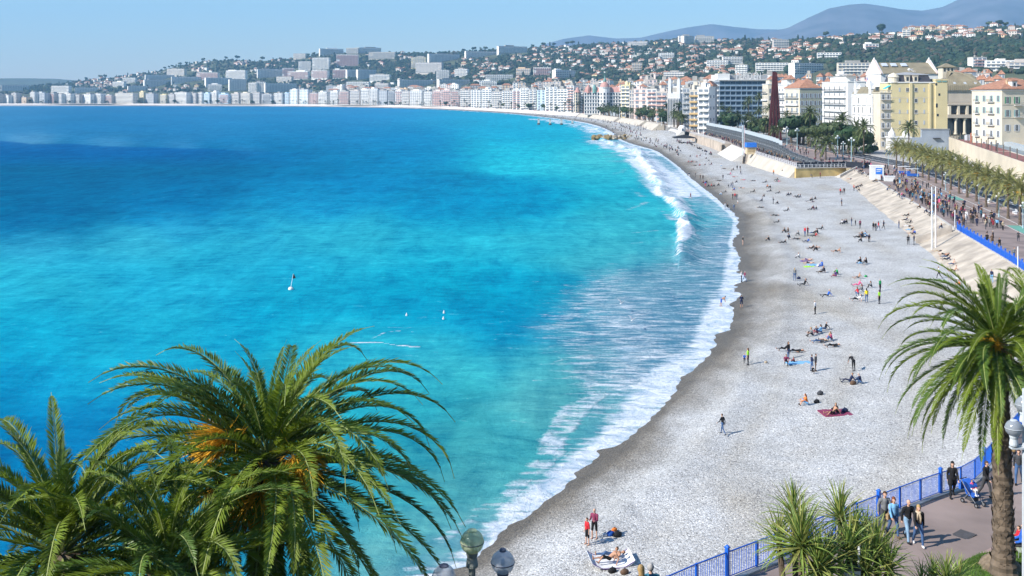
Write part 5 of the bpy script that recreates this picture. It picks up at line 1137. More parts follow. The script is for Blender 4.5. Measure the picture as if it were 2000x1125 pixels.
SF = [(-14, 6, 184, 'cream', 'bands'), (6, 22, 186, 'white', 'grid'), (22, 37, 182, 'cream', 'bands'), (37, 58, 190, 'apricot', 'grid'), (59, 72, 180, 'white', 'cell'), (72, 94, 182, 'grey', 'grid'), (95, 110, 182, 'cream', 'bands'), (110, 125, 184, 'white', 'cell'), (126, 143, 183, 'white', 'bands'), (143, 160, 185, 'cream', 'cell'), (161, 183, 184, 'white', 'grid'), (184, 202, 183, 'white', 'bands'), (203, 224, 186, 'cream', 'cell'),
      (225, 272, 182, 'beige', 'bands'), (272, 283, 180, 'yellow', 'grid'), (284, 305, 183, 'grey', 'grid'), (313, 328, 185, 'yellow', 'cell'), (328, 344, 184, 'cream', 'cell'), (345, 352, 185, 'grey', 'grid'), (341, 371, 180.5, 'white', 'bands'), (371, 386, 182, 'cream', 'cell'), (386, 397, 181, 'white', 'bands'), (397, 412, 183, 'pale blue', 'grid'), (412, 426, 180, 'white', 'cell'), (427, 450, 184, 'pale blue', 'bands'), (451, 470, 183, 'cream', 'bands'), (470, 492, 182, 'beige', 'bands'), (493, 510, 181, 'cream', 'cell'),
      (511, 534, 184, 'grey', 'bands'), (535, 554, 182, 'white', 'cell'), (555, 565, 182, 'pale blue', 'grid'), (566, 583, 175.5, 'white', 'grid'), (585, 604, 175, 'white', 'grid'), (605, 622, 182, 'pink', 'cell'), (622, 640, 180, 'white', 'bands'), (645, 662, 178.5, 'white', 'bands'), (662, 683, 178.5, 'cream', 'bands'), (684, 704, 177.5, 'cream', 'bands'), (705, 722, 175, 'white', 'bands'), (722, 739, 174, 'white', 'cell'), (740, 757, 177, 'grey', 'grid'), (758, 771, 178, 'grey', 'bands'), (772, 785, 177, 'white', 'bands'), (785, 801, 178, 'cream', 'bands'), (801, 826, 178, 'white', 'cell'), (828, 844, 179, 'white', 'bands'), (845, 862, 178, 'pink', 'bands'), (862, 880, 176, 'pink', 'bands'), (880, 898, 177, 'cream', 'bands'), (899, 920, 176, 'cream', 'bands'), (920, 941, 176, 'white', 'cell'), (942, 960, 175, 'white', 'bands'), (961, 981, 179, 'cream', 'bands'), (981, 1001, 177, 'cream', 'cell'),
      (1001, 1016, 176, 'white', 'cell'), (1016, 1032, 172, 'white', 'bands'), (1033, 1048, 174, 'cream', 'cell'), (1049, 1065, 176, 'pale blue', 'grid'), (1065, 1088, 170, 'white', 'cell'), (1088, 1107, 174, 'white', 'bands'), (1107, 1120, 167, 'white', 'bands'), (1120, 1139, 178, 'cream', 'cell'), (1213, 1229, 167, 'yellow', 'bands'), (1229, 1238, 176, 'cream', 'grid'), (1238, 1262, 174.5, 'pink', 'grid'), (1263, 1281, 174, 'white', 'bands'), (1281, 1302, 180, 'cream', 'bands'), (1333, 1347, 172, 'grey', 'bands'), (1347, 1363, 177, 'beige', 'bands'), (1363, 1383, 172, 'white', 'bands')]
adj = {'bands': 'with long balconies', 'grid': 'with small windows', 'cell': 'with stacked balconies'}
for i, (a, b, yt, c, stl) in enumerate(SF):
    d = sf_depth((a + b) / 2); rot = float(np.interp(a, [0, 700, 1000, 1200, 1400], [-.62, -.62, -.55, -.45, -.42]))
    bal = {'pink': SAL, 'grey': GRY}.get(c, FBAL if i % 6 else SAL)
    if a == 1263: bal = SAL
    if a == 1347: bal = ORB
    tall = 'tall ' if yt < 172 else ''
    where = 'far left seafront' if a < 300 else 'left of twin glass towers' if a < 560 else 'right of twin glass towers' if a < 760 else 'mid bay seafront' if a < 1000 else 'left of pink domed hotel' if a < 1140 else 'right of pink domed hotel'
    if 566 <= a <= 585: lab = ('left' if a == 566 else 'right') + ' one of the two white towers with blue glass fronts on the far seafront'
    elif a == 272: lab = 'narrow yellow end tower of the wide beige seafront hotel'
    elif a == 225: lab = 'wide beige striped hotel at the far left seafront'
    else: lab = '%s%s block %s, %s' % (tall, c, adj[stl], where)
    slab_block('apartment_block', lab, a, b, yt, d, 5.0, CN[c], bal, rot, style=stl, group='seafront apartment blocks', seed=i, glass=mat('blue_tower_glass', (.10, .26, .38), .3) if 566 <= a <= 585 else None, dep=16)
# pink domed hotel
def dome_hotel():
    d = sf_depth(1176); u = d / FP; z0 = 5.; W = (1212 - 1141) * u; h = HC + (HOR - 180) * u - z0; p = PD(1141, d, z0); t = thing('domed_hotel', 'white seafront hotel with pink corner dome and green cupola', 'hotel', tuple(p), -.2)
    mb = MB(); mb.box(0, W, 0, 24, 0, h); mb.obj('wall', WHT, t)
    mb = MB(); mb.add([(-.3, -.3, h), (W, -.3, h), (W, 24, h), (-.3, 24, h), (1.5, 2.5, h + 6), (W - 1, 2.5, h + 6), (W - 1, 22, h + 6), (1.5, 22, h + 6)], [(0, 1, 5, 4), (1, 2, 6, 5), (2, 3, 7, 6), (3, 0, 4, 7), (4, 5, 6, 7)]); mb.obj('mansard_roof', PKD, t)
    xc = (1181 - 1141) * u; R = 11 * u
    mb = MB(); mb.lathe([(R, 0), (R, h + 5), (R + .8, h + 5.2), (R + .8, h + 6)], 18, (xc, 1, 0)); mb.obj('corner_tower', WHT, t)
    zt = HC + (HOR - 174) * u - z0; mb = MB(); rr = 9.4 * u; H = 14 * u
    mb.lathe([(rr, zt), (rr * 1.03, zt + H * .25), (rr * .95, zt + H * .5), (rr * .72, zt + H * .78), (rr * .4, zt + H * .95), (rr * .3, zt + H)], 20, (xc, 1, 0)); mb.obj('dome', PKD, t, smooth=True)
    z2 = zt + H; mb = MB(); mb.lathe([(rr * .3, z2), (rr * .34, z2 + 1.2), (rr * .24, z2 + 3), (rr * .1, z2 + 5), (.25, z2 + 7), (.01, z2 + 10)], 12, (xc, 1, 0)); mb.obj('cupola', GRZ, t, smooth=True)
    wd = MB(); bl = MB()
    for f in range(6):
        for j in range(14):
            x = W * (j + .5) / 14
            if abs(x - xc) < R: continue
            wd.box(x - .8, x + .8, -.2, -.02, 2 + f * h / 6.3, 4.6 + f * h / 6.3)
        bl.box(0, W, -.7, -.02, 1.3 + f * h / 6.3, 1.6 + f * h / 6.3)
        for a in np.linspace(math.pi * 1.12, math.pi * 1.9, 5): wd.box(-.7, .7, -.2, .1, 2 + f * h / 6.3, 4.8 + f * h / 6.3, 0, Matrix.Translation((xc + R * math.cos(a), 1 + R * math.sin(a), 0)) @ Matrix.Rotation(a + math.pi / 2, 4, 'Z'))
    stuff(wd.obj('windows', GLS, t)); stuff(bl.obj('ledges', WHT, t))
    for x in (8 * u, 20 * u): mb = MB(); mb.lathe([(2.6, h - 1), (2.6, h + 4), (1.6, h + 7), (.01, h + 9)], 8, (x, 1, 0)); mb.obj('green_turret' if x > 10 * u else 'turret', GRZ if x > 10 * u else PKD, t)
    mb = MB(); mb.box(14 * u, 18 * u, 2, 8, h, h + 9); mb.obj('chimney_block', WHT, t)
    d2 = sf_depth(1130); u2 = d2 / FP; t2 = thing('turret_house', 'cream house with pointed pink corner turret left of the pink domed hotel', 'building', tuple(PD(1128, d2 - 12, 5)))
    mb = MB(); mb.lathe([(6.5 * u2, 0), (6.5 * u2, HC + (HOR - 181) * u2 - 5)], 14); mb.obj('wall', CRM, t2); hz = HC + (HOR - 181) * u2 - 5; mb = MB(); mb.lathe([(7 * u2, hz), (5 * u2, hz + 3 * u2), (2.5 * u2, hz + 9 * u2), (.1, hz + 11 * u2)], 12); mb.obj('turret_roof', PKD, t2)
    wd = MB()
    for f in range(7):
        for a in np.linspace(math.pi * 1.15, math.pi * 1.85, 4): wd.box(-.8, .8, -.2, .2, 2 + f * hz / 7.2, 5 + f * hz / 7.2, 0, Matrix.Translation((6.5 * u2 * math.cos(a), 6.5 * u2 * math.sin(a), 0)) @ Matrix.Rotation(a + math.pi / 2, 4, 'Z'))
    stuff(wd.obj('windows', GLS, t2))
dome_hotel()
def twin_palace():
    d = sf_depth(1316) - 14; u = d / FP; W = (1328 - 1304) * u; h = HC + (HOR - 182) * u - 5; t = thing('twin_tower_palace', 'white art deco palace with two square roof towers on the seafront', 'palace', tuple(PD(1304, d, 5)), -.25)
    mb = MB(); mb.box(0, W, 0, 22, 0, h); mb.obj('wall', WHT, t)
    for i in range(8): mb = MB(); mb.box(W * (i + .3) / 8, W * (i + .7) / 8, -.25, -.02, h * .15, h * .8); mb.obj('tall_window', FGL, t); mb = MB(); mb.box(W * (i + .02) / 8, W * (i + .26) / 8, -.7, -.02, h * .1, h * .86); mb.obj('pilaster', WHT, t)
    z1 = HC + (HOR - 168) * u - 5; z2 = HC + (HOR - 157.5) * u - 5
    mb = MB(); mb.box(W * .08, W * .92, 2, 12, h, z1); mb.obj('attic', WHT, t)
    for k in range(5): mb = MB(); mb.box(W * (.27 + .1 * k), W * (.32 + .1 * k), 1.8, 1.98, h + 1, z1 - 1); mb.obj('attic_window', BEI, t)
    for k in (.02, .74): mb = MB(); mb.box(W * k, W * (k + .24), 1, 8, h, z2); mb.box(W * (k + .03), W * (k + .21), 1.6, 7.4, z2, z2 + 1.6); mb.obj('tower', WHT, t)
twin_palace()
# second row of town blocks behind
r2 = random.Random(11); n2 = 0
for px in np.arange(640, 1960, 11):
    for row in range(2):
        if r2.random() < .25: continue
        base = 175 if px < 1000 else np.interp(px, [1000, 1150, 1350, 1500, 1700, 1850, 1960], [170, 168, 165, 158, 160, 150, 160])
        a = px + r2.uniform(-4, 4); wpx = r2.uniform(9, 22); d = (sf_depth(a) if a < 1385 else np.interp(a, [1385, 1500, 1700, 1960], [860, 760, 640, 560])) + 60 + row * 130 + r2.uniform(0, 80)
        yt = base - row * np.interp(px, [640, 1000, 1400], [4, 8, 10]) + r2.uniform(-4, 5)
        if 1690 < a + wpx and a < 1850 and yt < 175 and row == 0: continue
        c = r2.choice(['white', 'white', 'cream', 'cream', 'pink', 'beige', 'grey', 'apricot']); rf = 'tile' if r2.random() < (.35 if px < 1300 else .6) else None
        wz = 'mid bay' if a < 1000 else 'near pink dome' if a < 1250 else 'behind twin towers' if a < 1380 else 'behind glass hotel' if a < 1520 else 'behind sage house' if a < 1640 else 'behind gabled hall' if a < 1850 else 'behind shuttered house'
        slab_block('town_house', '%s town house with %s roof, %s' % (c, 'orange tiled' if rf else 'flat', wz), a, a + wpx, yt, d, 5.0, CN[c], FBAL, r2.uniform(-.55, .05), style=r2.choice(['grid', 'grid', 'cell', 'bands']), roof=rf, group='town houses behind the seafront', seed=n2, dep=r2.uniform(9, 15)); n2 += 1
# ------------------------------------------------------------------ large blocks on the hills
SL = [(326, 366, 135, 148, 'beige'), (284, 345, 146, 158, 'grey'), (282, 325, 156, 171, 'pale blue'), (335, 385, 150, 163, 'pale blue'), (384, 428, 142, 156, 'pink'), (402, 445, 152, 169, 'grey'), (441, 483, 138, 156, 'white'), (448, 477, 155, 179, 'pale blue'), (406, 432, 165, 178, 'white'), (485, 502, 162, 181, 'white'), (250, 282, 168, 180, 'pale blue'), (100, 143, 168, 181, 'white'), (146, 186, 171, 182, 'pale blue'), (2, 45, 166, 179, 'grey'), (220, 246, 160, 170, 'white'), (240, 266, 152, 162, 'white'),
      (500, 518, 160, 181, 'white'), (518, 572, 163, 181, 'grey'), (503, 550, 135, 153, 'grey'), (551, 574, 133, 151, 'pink'), (562, 604, 140, 155, 'pink'), (583, 606, 120, 141, 'white'), (608, 642, 138, 154, 'pink'), (610, 644, 113, 137, 'white'), (650, 677, 136, 153, 'pink'), (678, 702, 136, 152, 'pale blue'), (699, 732, 136, 156, 'grey'), (657, 700, 107, 130, 'pink'), (625, 667, 95, 107, 'grey'), (676, 700, 94, 105, 'beige'), (701, 742, 93, 104, 'grey'), (573, 598, 105, 115, 'beige'), (803, 832, 112, 133, 'yellow'), (812, 864, 123, 143, 'cream'), (838, 896, 105, 123, 'grey'), (852, 877, 137, 156, 'white'), (888, 913, 135, 150, 'white'), (780, 848, 156, 174, 'pale blue'), (858, 916, 155, 173, 'pale blue'), (910, 972, 100, 113, 'grey'), (974, 1030, 90, 106, 'grey'), (949, 1002, 146, 158, 'white'), (722, 762, 146, 158, 'white'), (720, 772, 102, 116, 'beige'), (732, 760, 163, 176, 'cream'), (676, 722, 160, 175, 'white'), (936, 970, 158, 174, 'white'), (540, 572, 150, 160, 'beige'),
      (1008, 1036, 134, 148, 'apricot'), (1042, 1076, 132, 149, 'pink'), (1085, 1126, 137, 154, 'pale blue'), (1286, 1316, 104, 116, 'white'), (1326, 1352, 70, 84, 'white'), (1336, 1358, 70, 86, 'grey'), (1358, 1394, 71, 84, 'beige'), (1226, 1262, 82, 90, 'cream'), (1380, 1420, 118, 134, 'white'), (1412, 1450, 111, 128, 'white'), (1436, 1457, 127, 147, 'white'), (1476, 1536, 123, 142, 'white'), (1511, 1541, 78, 98, 'cream'), (1552, 1620, 123, 146, 'pale blue'), (1637, 1702, 123, 146, 'beige'), (1900, 1928, 112, 136, 'pink'), (1926, 1976, 119, 138, 'white'), (1234, 1254, 123, 139, 'apricot'), (1296, 1340, 141, 152, 'cream'), (1596, 1640, 103, 116, 'white'), (1690, 1716, 86, 96, 'pink'), (1762, 1776, 58, 74, 'beige'), (1970, 2010, 122, 140, 'cream')]
SLABCOL = {'pink': SAL}
for i, (a, b, yt, yb, c) in enumerate(SL):
    g = hill_at((a + b) / 2, yb); d = g.y; rot = ((i * 37) % 11 - 9) * .05
    zn = 'low western hill' if a < 300 else 'left hillside' if a < 500 else 'above glass towers' if a < 740 else 'mid bay hill' if a < 960 else 'above pink dome' if a < 1300 else 'hillside behind glass hotel' if a < 1560 else 'dark forested hill'
    sz = 'long' if b - a > 45 else 'tall' if yb - yt > b - a - 6 else 'broad'
    wl = {'grey': CN['white'], 'pale blue': CN['white'], 'pink': CN['white']}.get(c, CN[c])
    if c in ('grey', 'pale blue'): rot = .42 + .1 * (i % 3)  # grey and pale blue name white slabs turned away from the sun into shade
    z0 = HC + (HOR - yb) * d / FP
    slab_block('apartment_block', '%s %s slab on %s, %s' % (sz, 'pink striped' if c == 'pink' else c, zn, 'upper slope' if yt < 112 else 'lower slope' if yt > 150 else 'mid slope'), a, b, yt, d, z0, wl, SLABCOL.get(c, FBAL), rot, style='bands', group='large apartment slabs on the hills', seed=i, dep=13, pent=i % 2 == 0)
# ------------------------------------------------------------------ villas on the hills
def villa_mesh(wall, roof, seed):
    r = random.Random(seed); mb = MB(); w, l, h = r.uniform(10, 15), r.uniform(8, 11), r.uniform(5, 8.5)
    mb.box(0, w, 0, l, -5, h, 0)
    hip(w, l, r.uniform(1.8, 2.8), .5, h + .25, 1, mb) if roof is not FLT else mb.box(-.3, w + .3, -.3, l + .3, h, h + .5, 1)
    n = int(w / 3.2)
    for f in range(2 if h > 5.5 else 1):
        for j in range(n): x = w * (j + .5) / n; mb.box(x - .6, x + .6, -.1, -.01, 1 + f * 3.2, 2.7 + f * 3.2, 2)
        for j in range(2): y = l * (j + .5) / 2; mb.box(-.1, -.01, y - .6, y + .6, 1 + f * 3.2, 2.7 + f * 3.2, 2)
    if r.random() < .5: mb.box(w, w + 5, 1, l - 1, -5, h * .55, 0); mb.box(w - .01 + .02, w + 5.3, .7, l - .7, h * .55, h * .55 + .3, 1)
    mb.box(w * .3, w * .3 + .8, l * .4, l * .4 + .8, h, h + 3.2, 0)
    return mb.mesh('villa', [wall, roof, GLS])
VP = [(villa_mesh(CN[c], rf, k), c, 'orange tiled' if rf is TIL else 'flat') for k, (c, rf) in enumerate([('white', TIL), ('cream', TIL), ('pink', TIL), ('apricot', TIL), ('white', FLT), ('beige', TIL), ('cream', TIL), ('white', TIL), ('yellow', TIL), ('white', TIL)])]
r3 = random.Random(5); cnt = 0; placed = []
while cnt < 285:
    px = r3.uniform(170, 2000) if r3.random() < .45 else r3.uniform(880, 1560)
    top = interp(px, RX, RY); bot = interp(px, [150, 500, 700, 1000, 1400, 1600, 1800, 2000], [182, 176, 172, 165, 150, 120, 95, 85])
    py = top + 1 + (bot - top) * r3.random() ** .85
    if px > 1580 and py > 84 and r3.random() < .93: continue
    if vnoise(np.array([px / 30.]), np.array([py / 9.]), 44, 3)[0] < -.12 and r3.random() < .85: continue
    if any(abs(px - a) < 8 and abs(py - b) < 4 for a, b in placed): continue
    if any(a - 3 < px < b + 3 and yt - 1 < py < yb + 7 for a, b, yt, yb, c in SL): continue
    placed.append((px, py)); g = hill_at(px, py); me, c, rf = r3.choice(VP)
    zn = 'left hillside' if px < 500 else 'above glass towers' if px < 740 else 'mid bay hill' if px < 960 else 'left of pink dome' if px < 1130 else 'above pink dome' if px < 1300 else 'hillside behind glass hotel' if px < 1560 else 'right of red column'
    o = link('villa', me, None, (g.x, g.y, g.z + 1.2), (0, 0, r3.uniform(-.9, .2)), r3.uniform(.8, 1.35))
    k = (py - top) / max(8, bot - top); tag(o, '%s villa with %s roof, %s, %s' % (c, rf, 'near the ridge' if k < .3 else 'midway up' if k < .65 else 'low down', zn), 'villa', 'villas among the trees on the hills'); cnt += 1
# ridge-top cluster on the right
for i in range(15):
    px = 1764 + i * 8.2 + r3.uniform(-2, 2); g = hill_at(px, interp(px, RX, RY) + 2); me, c, rf = r3.choice([v for v in VP if v[2] != 'flat'])
    tag(link('villa', me, None, (g.x, g.y, g.z + 4), (0, 0, r3.uniform(-.4, .4)), 1.25), '%s ridge house in the upper right hilltop village' % c, 'villa', 'villas among the trees on the hills')

# countless smaller houses between them, far off
def small_houses():
    r = random.Random(77); mb = MB(); n = 0
    while n < 430:
        q = r.random(); px = r.uniform(120, 960) if q < .6 else r.uniform(960, 1560) if q < .92 else r.uniform(1560, 1990); top = interp(px, RX, RY); bot = interp(px, [150, 500, 700, 1000, 1400, 1600, 1990], [182, 176, 172, 165, 150, 96, 78]); py = top + 1 + (bot - top) * r.random()
        if any(a - 2 < px < b + 2 and yt - 1 < py < yb + 5 for a, b, yt, yb, c in SL): continue
        if vnoise(np.array([px / 30.]), np.array([py / 9.]), 44, 3)[0] < -.05: continue
        g = hill_at(px, py); w, l, h = r.uniform(7, 13), r.uniform(7, 10), r.uniform(4, 9); T = Matrix.Translation((g.x, g.y, g.z + 1)) @ Matrix.Rotation(r.uniform(-.9, .3), 4, 'Z'); b0 = len(mb.v); k = r.randrange(5)
        mb.box(0, w, 0, l, -5, h, k)
        if r.random() < .55: hip(w, l, r.uniform(1.5, 2.4), .4, h + .2, 5, mb)
        else: mb.box(-.2, w + .2, -.2, l + .2, h, h + .5, 6)
        for f in range(1 if h < 6 else 2):
            for j in range(3): x = w * (j + .5) / 3; mb.box(x - .5, x + .5, -.1, -.01, 1.2 + 3 * f, 2.6 + 3 * f, 7)
        mb.v[b0:] = [tuple(T @ Vector(v)) for v in mb.v[b0:]]; n += 1
    stuff(mb.obj('far_houses', [CN['white'], CN['cream'], CN['pink'], CN['cream'], CN['beige'], TIL, FLT, FGL]))
small_houses()
# ------------------------------------------------------------------ woods on the hills: one mass per stretch
def ico(sub):
    import bmesh
    bm = bmesh.new(); bmesh.ops.create_icosphere(bm, subdivisions=sub, radius=1.0)
    V = np.array([v.co[:] for v in bm.verts]); bm.verts.ensure_lookup_table(); F = np.array([[v.index for v in f.verts] for f in bm.faces]); bm.free(); return V, F
IV, IF = ico(2)
def leaf_mat(name, c, tr=.25, var=.35, scale=.5, rough=.55): return mat(name, c, rough, var, scale, spec=.25, trans=tr)
WG = [leaf_mat('wood_dark_green', (.024, .046, .028), 0, .4, .06, .9), leaf_mat('wood_olive', (.042, .058, .030), 0, .4, .06, .9), leaf_mat('wood_brown', (.070, .062, .045), 0, .35, .06, .9), leaf_mat('wood_deep', (.020, .038, .024), 0, .4, .06, .9)]
def wood(name, n, pxr, f_py, seed, size=(2.8, 5.4), keep=lambda px, py: True, near=None):
    r = np.random.RandomState(seed); V = []; F = []; M = []; k = 0; base = 0; tries = 0
    while k < n and tries < n * 6:
        tries += 1; px = r.uniform(*pxr); lo, hi = f_py(px); py = lo + (hi - lo) * r.rand()
        if not keep(px, py): continue
        if vnoise(np.array([px / 18.]), np.array([py / 7.]), 41, 3)[0] < -.25 and r.rand() < .7: continue
        g = hill_at(px, py) if near is None else near(px, py)
        s = r.uniform(*size) * (1.25 if r.rand() < .15 else 1); cyp = r.rand() < (.05 if pxr[0] < 1500 else .012)
        sc_ = np.array([s * .42, s * .42, s * 1.5]) if cyp else np.array([s * r.uniform(.85, 1.3), s * r.uniform(.85, 1.3), s * r.uniform(.7, 1.05)])
        v = IV * (1 + r.uniform(-.28, .28, (len(IV), 1))) * sc_ + np.array([g.x, g.y, g.z + (s * 1.4 if cyp else s * .55)])
        V.append(v); F.append(IF + base); base += len(IV); M.append(np.full(len(IF), r.choice(4, p=[.42, .26, .12, .20]) if not cyp else 3)); k += 1
    stuff(link(name, mesh_np(name, np.concatenate(V), np.concatenate(F), WG, np.concatenate(M))))
_bot = lambda px: interp(px, [0, 150, 500, 700, 1000, 1400, 1600, 1800, 2000], [184, 183, 178, 174, 167, 150, 140, 140, 145])
def not_slab(px, py): return not any(a - 1 < px < b + 1 and yt + 2 < py < yb + 3 for a, b, yt, yb, c in SL)
wood('woodland', 950, (0, 500), lambda px: (interp(px, RX, RY), _bot(px)), 1, keep=not_slab)
wood('woodland', 2300, (500, 960), lambda px: (interp(px, RX, RY), _bot(px)), 2, keep=not_slab)
wood('woodland', 4200, (960, 1560), lambda px: (interp(px, RX, RY), _bot(px)), 3, keep=not_slab)
wood('forest', 3200, (1540, 2040), lambda px: (interp(px, RX, RY) + 1, _bot(px)), 4, (2.6, 4.8), keep=lambda px, py: not_slab(px, py))
# ridge-line trees standing one by one against the sky
TRK = mat('bark', (.12, .09, .065), .95, .3, 3, .3); DKG = leaf_mat('crown_dark', (.030, .060, .022), .1, .45, .7); OLG = leaf_mat('crown_olive', (.060, .085, .030), .15, .4, .7)
def crown_mesh(seed, n=700, flat=.7, lobes=7, leaf=.16, spread=.62):
    r = np.random.RandomState(seed); C = r.normal(0, 1, (lobes, 3)); C /= np.linalg.norm(C, axis=1)[:, None]; C *= r.uniform(.35, spread, (lobes, 1)); C[:, 2] *= flat
    R_ = r.uniform(.34, .52, lobes); V = []; k = r.randint(0, lobes, n)
    d = r.normal(0, 1, (n, 3)); d /= np.linalg.norm(d, axis=1)[:, None]; p = C[k] + d * (R_[k] * r.uniform(.72, 1.04, n))[:, None]; p[:, 2] = p[:, 2] * flat
    u = np.cross(d, r.normal(0, 1, (n, 3))); u /= np.linalg.norm(u, axis=1)[:, None]; v = np.cross(d, u) + .5 * d * r.uniform(-1, 1, (n, 1)); s = leaf * r.uniform(.6, 1.25, (n, 1))
    V = np.stack([p - u * s, p - v * s * .7, p + u * s, p + v * s * .7], 1).reshape(-1, 3); F = np.arange(4 * n).reshape(n, 4)
    return V, F
CROWNS = []
for k in range(5):
    V, F = crown_mesh(60 + k, 900 if k < 4 else 600); me = mesh_np('crown', V, F, [DKG if k % 2 == 0 else OLG]); CROWNS.append(me)
def trunk_mesh(seed):
    r = random.Random(seed); mb = MB(); mb.tube([(0, 0, -.3), (.02, .01, .25), (.0, .03, .5)], [.055, .04, .035], 7)
    for i in range(5):
        a = i * 1.26 + r.uniform(-.4, .4); mb.tube([(0, .02, .45 + .03 * i), (.16 * math.cos(a), .16 * math.sin(a), .72), (.3 * math.cos(a), .3 * math.sin(a), .95 + r.uniform(0, .2))], [.026, .018, .006], 5, 0, False)
    return mb.mesh('trunk', TRK)
TRUNKS = [trunk_mesh(k) for k in range(3)]
def tree(label, p, H, R, k, group=None, cat='tree'):
    t = thing('park_tree', label, cat, tuple(p), rnd.uniform(0, 6), group)
    link('trunk', TRUNKS[k % 3], t, None, None, (H, H, H * .85)); link('crown', CROWNS[k % 5], t, (0, 0, H - R * .62), None, (R * 1.15, R * 1.15, R * 1.05))
    return t
for i, px in enumerate([168, 196, 205, 322, 330, 336, 352, 364, 396, 441, 463, 512, 602, 612, 905, 926, 948, 1040, 1062, 1082, 1108, 1118, 1336, 1612, 1718, 1722, 1934, 1952, 1964]):
    g = hill_at(px, interp(px, RX, RY) + .6); H = rnd.uniform(13, 22) * (1.2 if px in (1722, 1952) else 1)
    zn = 'left ridge' if px < 500 else 'ridge in mid bay' if px < 1000 else 'ridge under the blue mountains' if px < 1400 else 'upper right ridge'
    tree('dark tree against the sky, %s' % zn, g, H, H * .5, i, 'ridge trees against the sky')
# ------------------------------------------------------------------ palms
FG = leaf_mat('frond_green', (.175, .240, .026), .42, .35, 1.2, .5); FDK = leaf_mat('frond_deep_green', (.080, .140, .022), .25, .35, 1.2, .42); RAC = mat('frond_stem', (.20, .24, .07), .6, .2, 2); FRG = leaf_mat('frond_pale', (.27, .255, .095), .3, .3, 1.0, .5)
FFAR = leaf_mat('frond_far', (.105, .130, .050), .15, .35, .6, .6); DRY = mat('dry_frond', (.24, .16, .07), .9, .3, 2)
def frond(L, th0, curl, pairs, leaf, wid, seed, m=None, stem=.028, pw=1.5, side=.0, far=False):
    r = random.Random(seed); N = 14; pts = [Vector((0, 0, 0))]; yaw = 0.0
    for i in range(N):
        t = (i + .5) / N; th = math.radians(th0 - curl * t ** pw); yaw = side * t; pts.append(pts[-1] + Vector((math.cos(th) * math.cos(yaw), math.cos(th) * math.sin(yaw), math.sin(th))) * (L / N))
    mb = MB()
    if not far: mb.tube(pts, [stem * (1 - .85 * i / N) + .004 for i in range(N + 1)], 3, 1, False)
    for k in range(pairs):
        t = .10 + .90 * (k + .5) / pairs; f = t * N; i = min(int(f), N - 1); p = pts[i].lerp(pts[i + 1], f - i); tg = (pts[i + 1] - pts[i]).normalized()
        sd = tg.cross(Vector((0, 0, 1)))
        if sd.length < .05: sd = Vector((0, 1, 0))
        sd.normalize(); up = sd.cross(tg)
        ll = leaf * (math.sin(math.pi * min(1, .12 + t * .95)) ** .55) * r.uniform(.85, 1.1); fw = .95 + .7 * t
        for s in (-1, 1):
            d = (sd * s * r.uniform(.85, 1.0) + tg * fw * r.uniform(.8, 1.2) + up * r.uniform(.1, .7)).normalized()
            a = p + tg * r.uniform(-.02, .02); b = a + d * ll * .45; c = a + d * ll + Vector((0, 0, -1)) * ll * r.uniform(.0, .13); q = tg * wid + d.cross(tg) * r.uniform(-.3, .3) * wid
            mb.add([tuple(a), tuple(b - q), tuple(c), tuple(b + q)], [(0, 1, 2, 3)], 0)
    return mb
TH = [86, 76, 64, 52, 40, 26, 12, -4, -22, -40]
def frond_set(L, pairs, leaf, wid, seed, m, stem=.03, curl=1.0, far=False, n=2, pw=1.5):
    out = []
    for j, th in enumerate(TH):
        c = curl * ([38, 62, 84, 100, 108, 104, 92, 78, 60, 44][j])
        out.append([frond(L, th, c * (1 + .18 * q), pairs, leaf, wid, seed + j * 5 + q, side=(-.25, .28)[q % 2], stem=stem, far=far, pw=pw).mesh('frond', [m[q % len(m)] if isinstance(m, list) else m, RAC]) for q in range(n)])
    return out
def palm_trunk(H, r0, r1, seed, rings=26, lean=(0, 0)):
    r = random.Random(seed); prof = []; n = 12; mb = MB(); pts = []; rad = []
    for i in range(rings * 2 + 1):
        t = i / (rings * 2); z = H * t; pts.append((lean[0] * t * t, lean[1] * t * t, z)); base = r0 + (r1 - r0) * min(1, t * 1.6); base *= 1 + .35 * max(0, 1 - t * 9) + .22 * max(0, (t - .88) / .12)
        rad.append(base * (1.05 if i % 2 else .94) * r.uniform(.97, 1.03))
    mb.tube(pts, rad, n)
    for i in range(int(rings * n * .9)):                               # stubs of cut leaf bases
        t = r.uniform(.04, .99); a = r.uniform(0, 6.28); rr = (r0 + (r1 - r0) * min(1, t * 1.6)) * 1.0; x, y = lean[0] * t * t + rr * math.cos(a), lean[1] * t * t + rr * math.sin(a); z = H * t
        o = Vector((math.cos(a), math.sin(a), 0)); w_ = Vector((-math.sin(a), math.cos(a), 0)) * r0 * .26; hgt = r0 * .5; dp = o * r0 * (.16 + .35 * max(0, t - .85) / .15)
        c = Vector((x, y, z)); mb.add([tuple(c - w_), tuple(c + w_), tuple(c + Vector((0, 0, hgt)) + dp), tuple(c - Vector((0, 0, hgt)))], [(0, 1, 2), (1, 0, 3)])
    return mb
PT = mat('palm_trunk_bark', (.125, .095, .068), .95, .45, 2.5, .6)
NEAR = frond_set(4.6, 150, .42, .028, 100, [FG, FDK, FG], .024, .76, n=3, pw=2.0)
FLW = mat('palm_flowers', (.72, .40, .03), .8, .3, 8, trans=.2)
